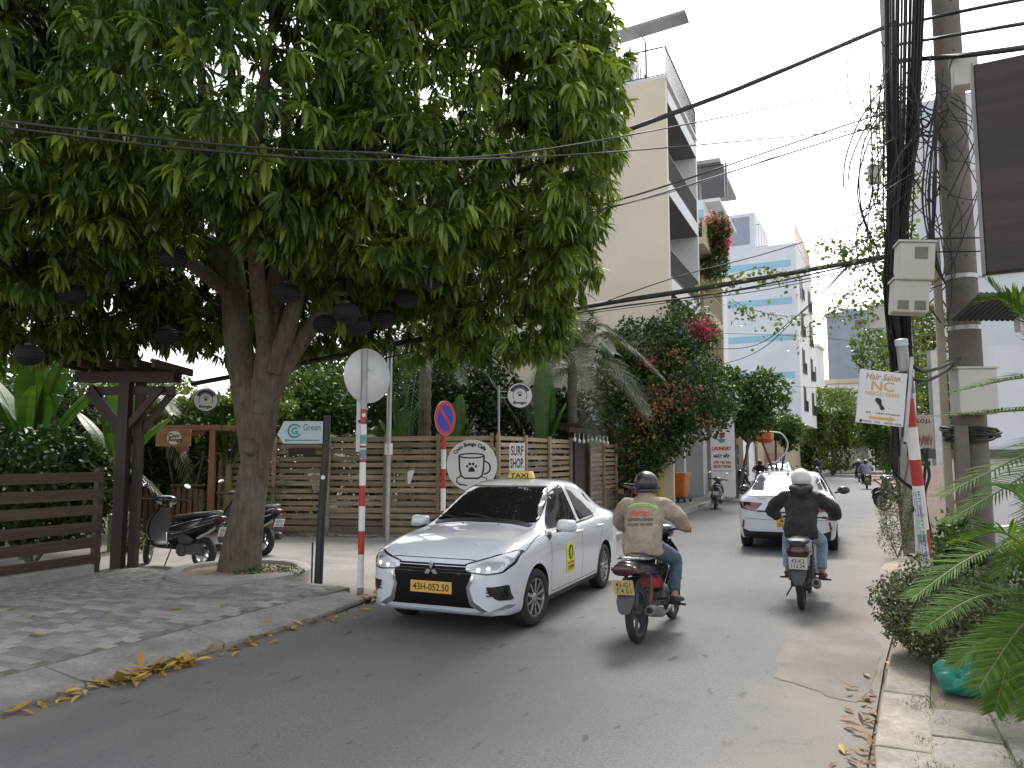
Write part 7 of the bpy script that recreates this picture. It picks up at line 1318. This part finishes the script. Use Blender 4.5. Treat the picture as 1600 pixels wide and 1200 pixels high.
    hm = obj('helmet', me, bdy, tuple(c), (0, R(6), 0)); m = MB(); m.lathe([(.112, lo - .004), (.131, lo - .006), (.131, lo + .012), (.128, lo + .016)], 32)
    me = m.mesh('helmet_rim', m_black)
    for v in me.vertices: v.co = Vector((v.co.x * 1.12, v.co.y * .97, v.co.z))
    obj('helmet_rim', me, hm); m = MB(); m.rings([[Vector((.125 + .06 * q * math.cos(a), .12 * math.sin(a) * (1 - .1 * q), lo + .05 + .0 * q - .01 * q - .004 * z)) for a in np.linspace(-1.2, 1.2, 9)] for q, z in ((0, 0), (1, 0), (1, 1), (0, 1))], False, False); m.build('visor', m_black, hm, sharp=0)
    m = MB()
    for s in (-1, 1): m.tube(crv([(-.02, s * .1, lo), (.01, s * .085, -.1), (.045, s * .03, -.155)], 4), .006, 5)
    m.build('chin_strap', m_black, hm); hrr = MB(); hrr.ell((c.x - .03, 0, c.z - .065), (.085, .08, .055), 16, 8); hrr.build('hair', M('black_hair', (.012, .01, .009), .6, 0, .3, 40, .3, 200), bdy)
    if hood: blob('hood', hood, .012, jacket, bdy, .02, .07, 3)
    return bdy, j
m_beige = M('beige_workwear', (.31, .255, .195), .9, 0, .06, 6, .9, 13); m_jean = M('blue_denim', (.07, .11, .165), .9, 0, .25, 7, .8, 16); m_ltjean = M('light_denim', (.25, .33, .47), .9, 0, .15, 7, .8, 16); m_shoe = M('black_shoe', (.022, .022, .024), .6, 0, .2, 12); m_bjack = M('black_jacket', (.017, .014, .016), .7, 0, .2, 8, .9, 13)
B1, Z1 = (-1.89, 7.93, 0), R(90) - R(3)
bk1 = underbone('black underbone motorbike with red springs and worn yellow plate', B1, Z1, m_bkblk, m_chrome, m_oplate, ('43-G1', '7.4.51'), m_bkred, R(-2.5), rimm=m_dgrey); bk1_red = loftx('side_cover', [(-.3, .53, .085, .05), (-.12, .5, .095, .07), (.05, .47, .085, .06)], m_bkred, bk1)
r1, j1 = rider('person in beige work jacket and black helmet riding away on the black motorbike', B1, Z1, m_beige, m_jean, M('black_helmet', (.02, .02, .022), .35, 0, .1, 6, coat=.3), m_shoe, 1.04, R(-2.5), .93)
bm = bmesh.new(); bm.from_mesh(j1.data); bvj = BVHTree.FromBMesh(bm); bm.free()
def jt(s, cy, cz, w, h, mt, curve=.0, bold=.015): P_, F_, a_ = text_geo(s, bold); patch(bvj, None, 'B', 'lettering', mt, j1, .004, rim=0, tris=([(-(cy + p[0] * w), cz + p[1] * h + curve * (.25 - p[0] ** 2)) for p in P_], F_))
jt('viettel', .0, 1.215, .25, .06, plain('viettel_red', (.5, .09, .08), .8), .02, .02); jt('construction', .0, 1.155, .26, .036, plain('grey_print', (.06, .055, .05), .8), .015); jt('HOTLINE: 1800 8098', .0, 1.105, .26, .024, plain('grey_print', (.06, .055, .05), .8), .01)
patch(bvj, band([(-.17, 1.25), (-.09, 1.283), (0, 1.293), (.09, 1.283), (.17, 1.25)], .016), 'B', 'green_stripe', plain('lime_stripe', (.2, .5, .05), .8), j1, .004, .02, 0); patch(bvj, band([(-.16, 1.268), (-.09, 1.302), (0, 1.312), (.09, 1.302), (.16, 1.268)], .008), 'B', 'white_stripe', plain('pale_stripe', (.55, .55, .5), .8), j1, .004, .02, 0)
B2, Z2 = (-.57, 10.3, 0), R(90) - R(1)
bk2 = underbone('white underbone motorbike with large red tail lamp and white plate', B2, Z2, m_bkwht, m_dgrey, m_wplate, ('43-K2', '112.24'), m_dgrey, 0, rimm=m_dgrey)
tlx = loftx('tail_lamp', [(-1.0, .70, .07, .05), (-.975, .70, .12, .07), (-.9, .71, .125, .075), (-.86, .72, .11, .06)], plain('bike_tail_red', (.13, .012, .014)), bk2)
loftx('tail_top', [(-.99, .80, .08, .03), (-.9, .815, .125, .035), (-.7, .80, .12, .03)], m_seat, bk2)
r2, j2 = rider('person in black hooded jacket and white helmet riding away behind the white car', B2, Z2, m_bjack, m_ltjean, M('white_helmet', (.62, .61, .57), .4, 0, .04, 5, dirt=(.5, .48, .42)), M('brown_sandal', (.12, .05, .035), .7), 1.0, 0, .95, elbow=.38,
               hood=[('t', [(-.15, -.11, 1.40), (-.24, -.07, 1.385), (-.275, 0, 1.345), (-.24, .07, 1.385), (-.15, .11, 1.40)], [.045, .06, .07, .06, .045], [.04, .055, .075, .055, .04]), ('e', (-.27, 0, 1.29), (.05, .1, .07))])
# ---- parked scooters
sc1 = scooter('black scooter parked beside the mango trunk with one bright mirror', (-10.05, 9.15, .015), R(177), m_bkblk, m_wplate, ('43C1', '553.20'), R(5), steer=R(-48))
sc1.scale = (1.06,) * 3
sc2 = dup(sc1, (-10.35, 11.0, .015), R(160), 'black scooter half hidden behind the mango trunk in front of the gate')
sc2.rotation_euler = (R(4), 0, R(166))
sc3 = scooter('grey scooter parked at the kerb in front of the laundry sign', (-4.35, 27.3, 0), R(97), M('scooter_grey', (.1, .095, .085), .35, 0, .1, 5, coat=.4), m_wplate, ('43D1', '221.06'), R(5))
G_P = 'motorbikes parked along the far street'
dup(bk1, (-6.3, 24.0, .13), R(75), 'dark motorbike parked between the slatted fence and the yellow pillar'); 
dup(sc3, (-4.7, 34.5, .13), R(60), 'black scooter parked just past the laundry sign', G_P, {'scooter_grey': m_bkblk}); dup(bk1, (-4.9, 36.3, .13), R(65), 'dark motorbike parked between two black scooters by the shop fronts', G_P); dup(sc3, (-5.0, 38.3, .13), R(58), 'black scooter parked under the drum lantern side of the shop fronts', G_P, {'scooter_grey': m_bkblk})
G_R = 'motorbikes parked by the right verge'
for y, a, lb in ((26.5, 150, 'dark motorbike parked on the right verge next to the dry weeds'), (28.2, 155, 'black scooter parked between two dark motorbikes on the right verge'), (30.0, 148, 'dark motorbike parked on the right verge past the black scooter')): dup(sc3 if y > 27 and y < 29 else bk1, (1.45, y, .09), R(a), lb, G_R, {'scooter_grey': m_bkblk})
# ---- distant riders: copies in other colours
m_greysh = M('grey_shirt', (.17, .19, .23), .9, 0, .1, 5); m_dkcl = M('dark_clothes', (.02, .022, .03), .9)
def far_rider(lb, lr, x, y, rz, jm, hm=None, bike=None):
    dup(bike or bk1, (x, y, 0), rz, lb); dup(r2 if hm is None else r1, (x, y, 0), rz, lr, None, {'black_jacket': jm, 'beige_workwear': jm, 'light_denim': m_dkcl, 'blue_denim': m_dkcl})
far_rider('motorbike carrying the person in grey down the street', 'person in a grey shirt riding away near the right verge', .8, 47, R(91), m_greysh, 1); far_rider('motorbike of the dark rider far down the street', 'person in dark clothes riding away at the road bend', .55, 60, R(91), m_dkcl)
far_rider('motorbike coming up the street towards the white car', 'person in dark clothes riding towards the white car', -2.3, 62, R(-90), m_dkcl, 1); 
dup(sc3, (-2.55, 48, 0), R(-92), 'white scooter standing beside the pale parked car', None, {'scooter_grey': m_bkwht}); far_rider('motorbike coming past the drum lantern', 'person in black jacket riding past the drum lantern', -4.3, 41.5, R(-85), m_bjack, 1)
for o in list(bpy.data.objects):   # lettering of the work jacket belongs to the near rider only
    if o.parent and o.name.startswith(('lettering', 'green_stripe', 'white_stripe')) and o.parent.name.startswith('jacket.') : bpy.data.objects.remove(o)
# ---- bins, cone of small things by the laundry
bn = thing('waste_bin', 'orange wheeled waste cart standing by the yellow pillar', 'bin', (-5.75, 28.3, .13), R(80)); m = MB(); m.rings([[Vector((x * k, y * k, z)) for x, y in rpoly([(-.3, -.26), (.3, -.26), (.3, .26), (-.3, .26)], .05)] for z, k in ((.2, .72), (.95, 1.0), (.96, 1.08), (1.04, 1.08))]); m.build('tub', M('orange_plastic', (.6, .17, .035), .5, 0, .1, 3, dirt=(.3, .12, .05)), bn); m = MB(); m.box((0, 0, .14), (.8, .6, .06)); m.build('trolley', m_dgrey, bn, sharp=0); m = MB(); m.box((0, 0, 1.06), (.68, .6, .03)); m.build('rim', M('pale_orange', (.6, .35, .15), .6), bn, sharp=0)
for x in (-.3, .3):
    for y in (-.24, .24): m = MB(); m.lathe([(.001, -.03), (.06, -.03), (.06, .03), (.001, .03)], 14, (x, y, .06), 'Y'); m.build('castor', m_rubber, bn)
yb = thing('waste_bin', 'yellow wheeled waste bin beside the yellow pillar', 'bin', (-6.3, 25.5, .13), R(80)); m = MB(); m.rings([[Vector((x * k, y * k, z)) for x, y in rpoly([(-.24, -.22), (.24, -.22), (.24, .22), (-.24, .22)], .04)] for z, k in ((.06, .75), (.85, 1.0), (.9, 1.08), (.94, 1.08))]); m.build('tub', M('yellow_plastic', (.62, .36, .03), .5, 0, .06, 3), yb); m = MB(); m.box((0, 0, .97), (.54, .5, .05)); m.build('lid', M('yellow_plastic', (.62, .36, .03)), yb, sharp=0, bevel=.01)
for y in (-.2, .2): m = MB(); m.lathe([(.001, -.025), (.09, -.025), (.09, .025), (.001, .025)], 14, (-.2, y, .09), 'Y'); m.build('wheel', m_rubber, yb)
rc = thing('red_tent', 'small red canopy at the far end of the street', 'canopy', tuple(D(1338, 722, 100).xy) + (0,)); m = MB(); m.rings([[Vector((x * k, y * k, z)) for x, y in ((-2.2, -1.5), (2.2, -1.5), (2.2, 1.5), (-2.2, 1.5))] for z, k in ((1.0, 1.05), (1.6, 1.0), (2.1, .3))]); m.build('canvas', m_redink, rc, sharp=0)
for x, y in ((-2, -1.4), (2, -1.4), (-2, 1.4), (2, 1.4)): m = MB(); m.tube([(x, y, 0), (x, y, 1.3)], .04, 6); m.build('leg', m_steel, rc)
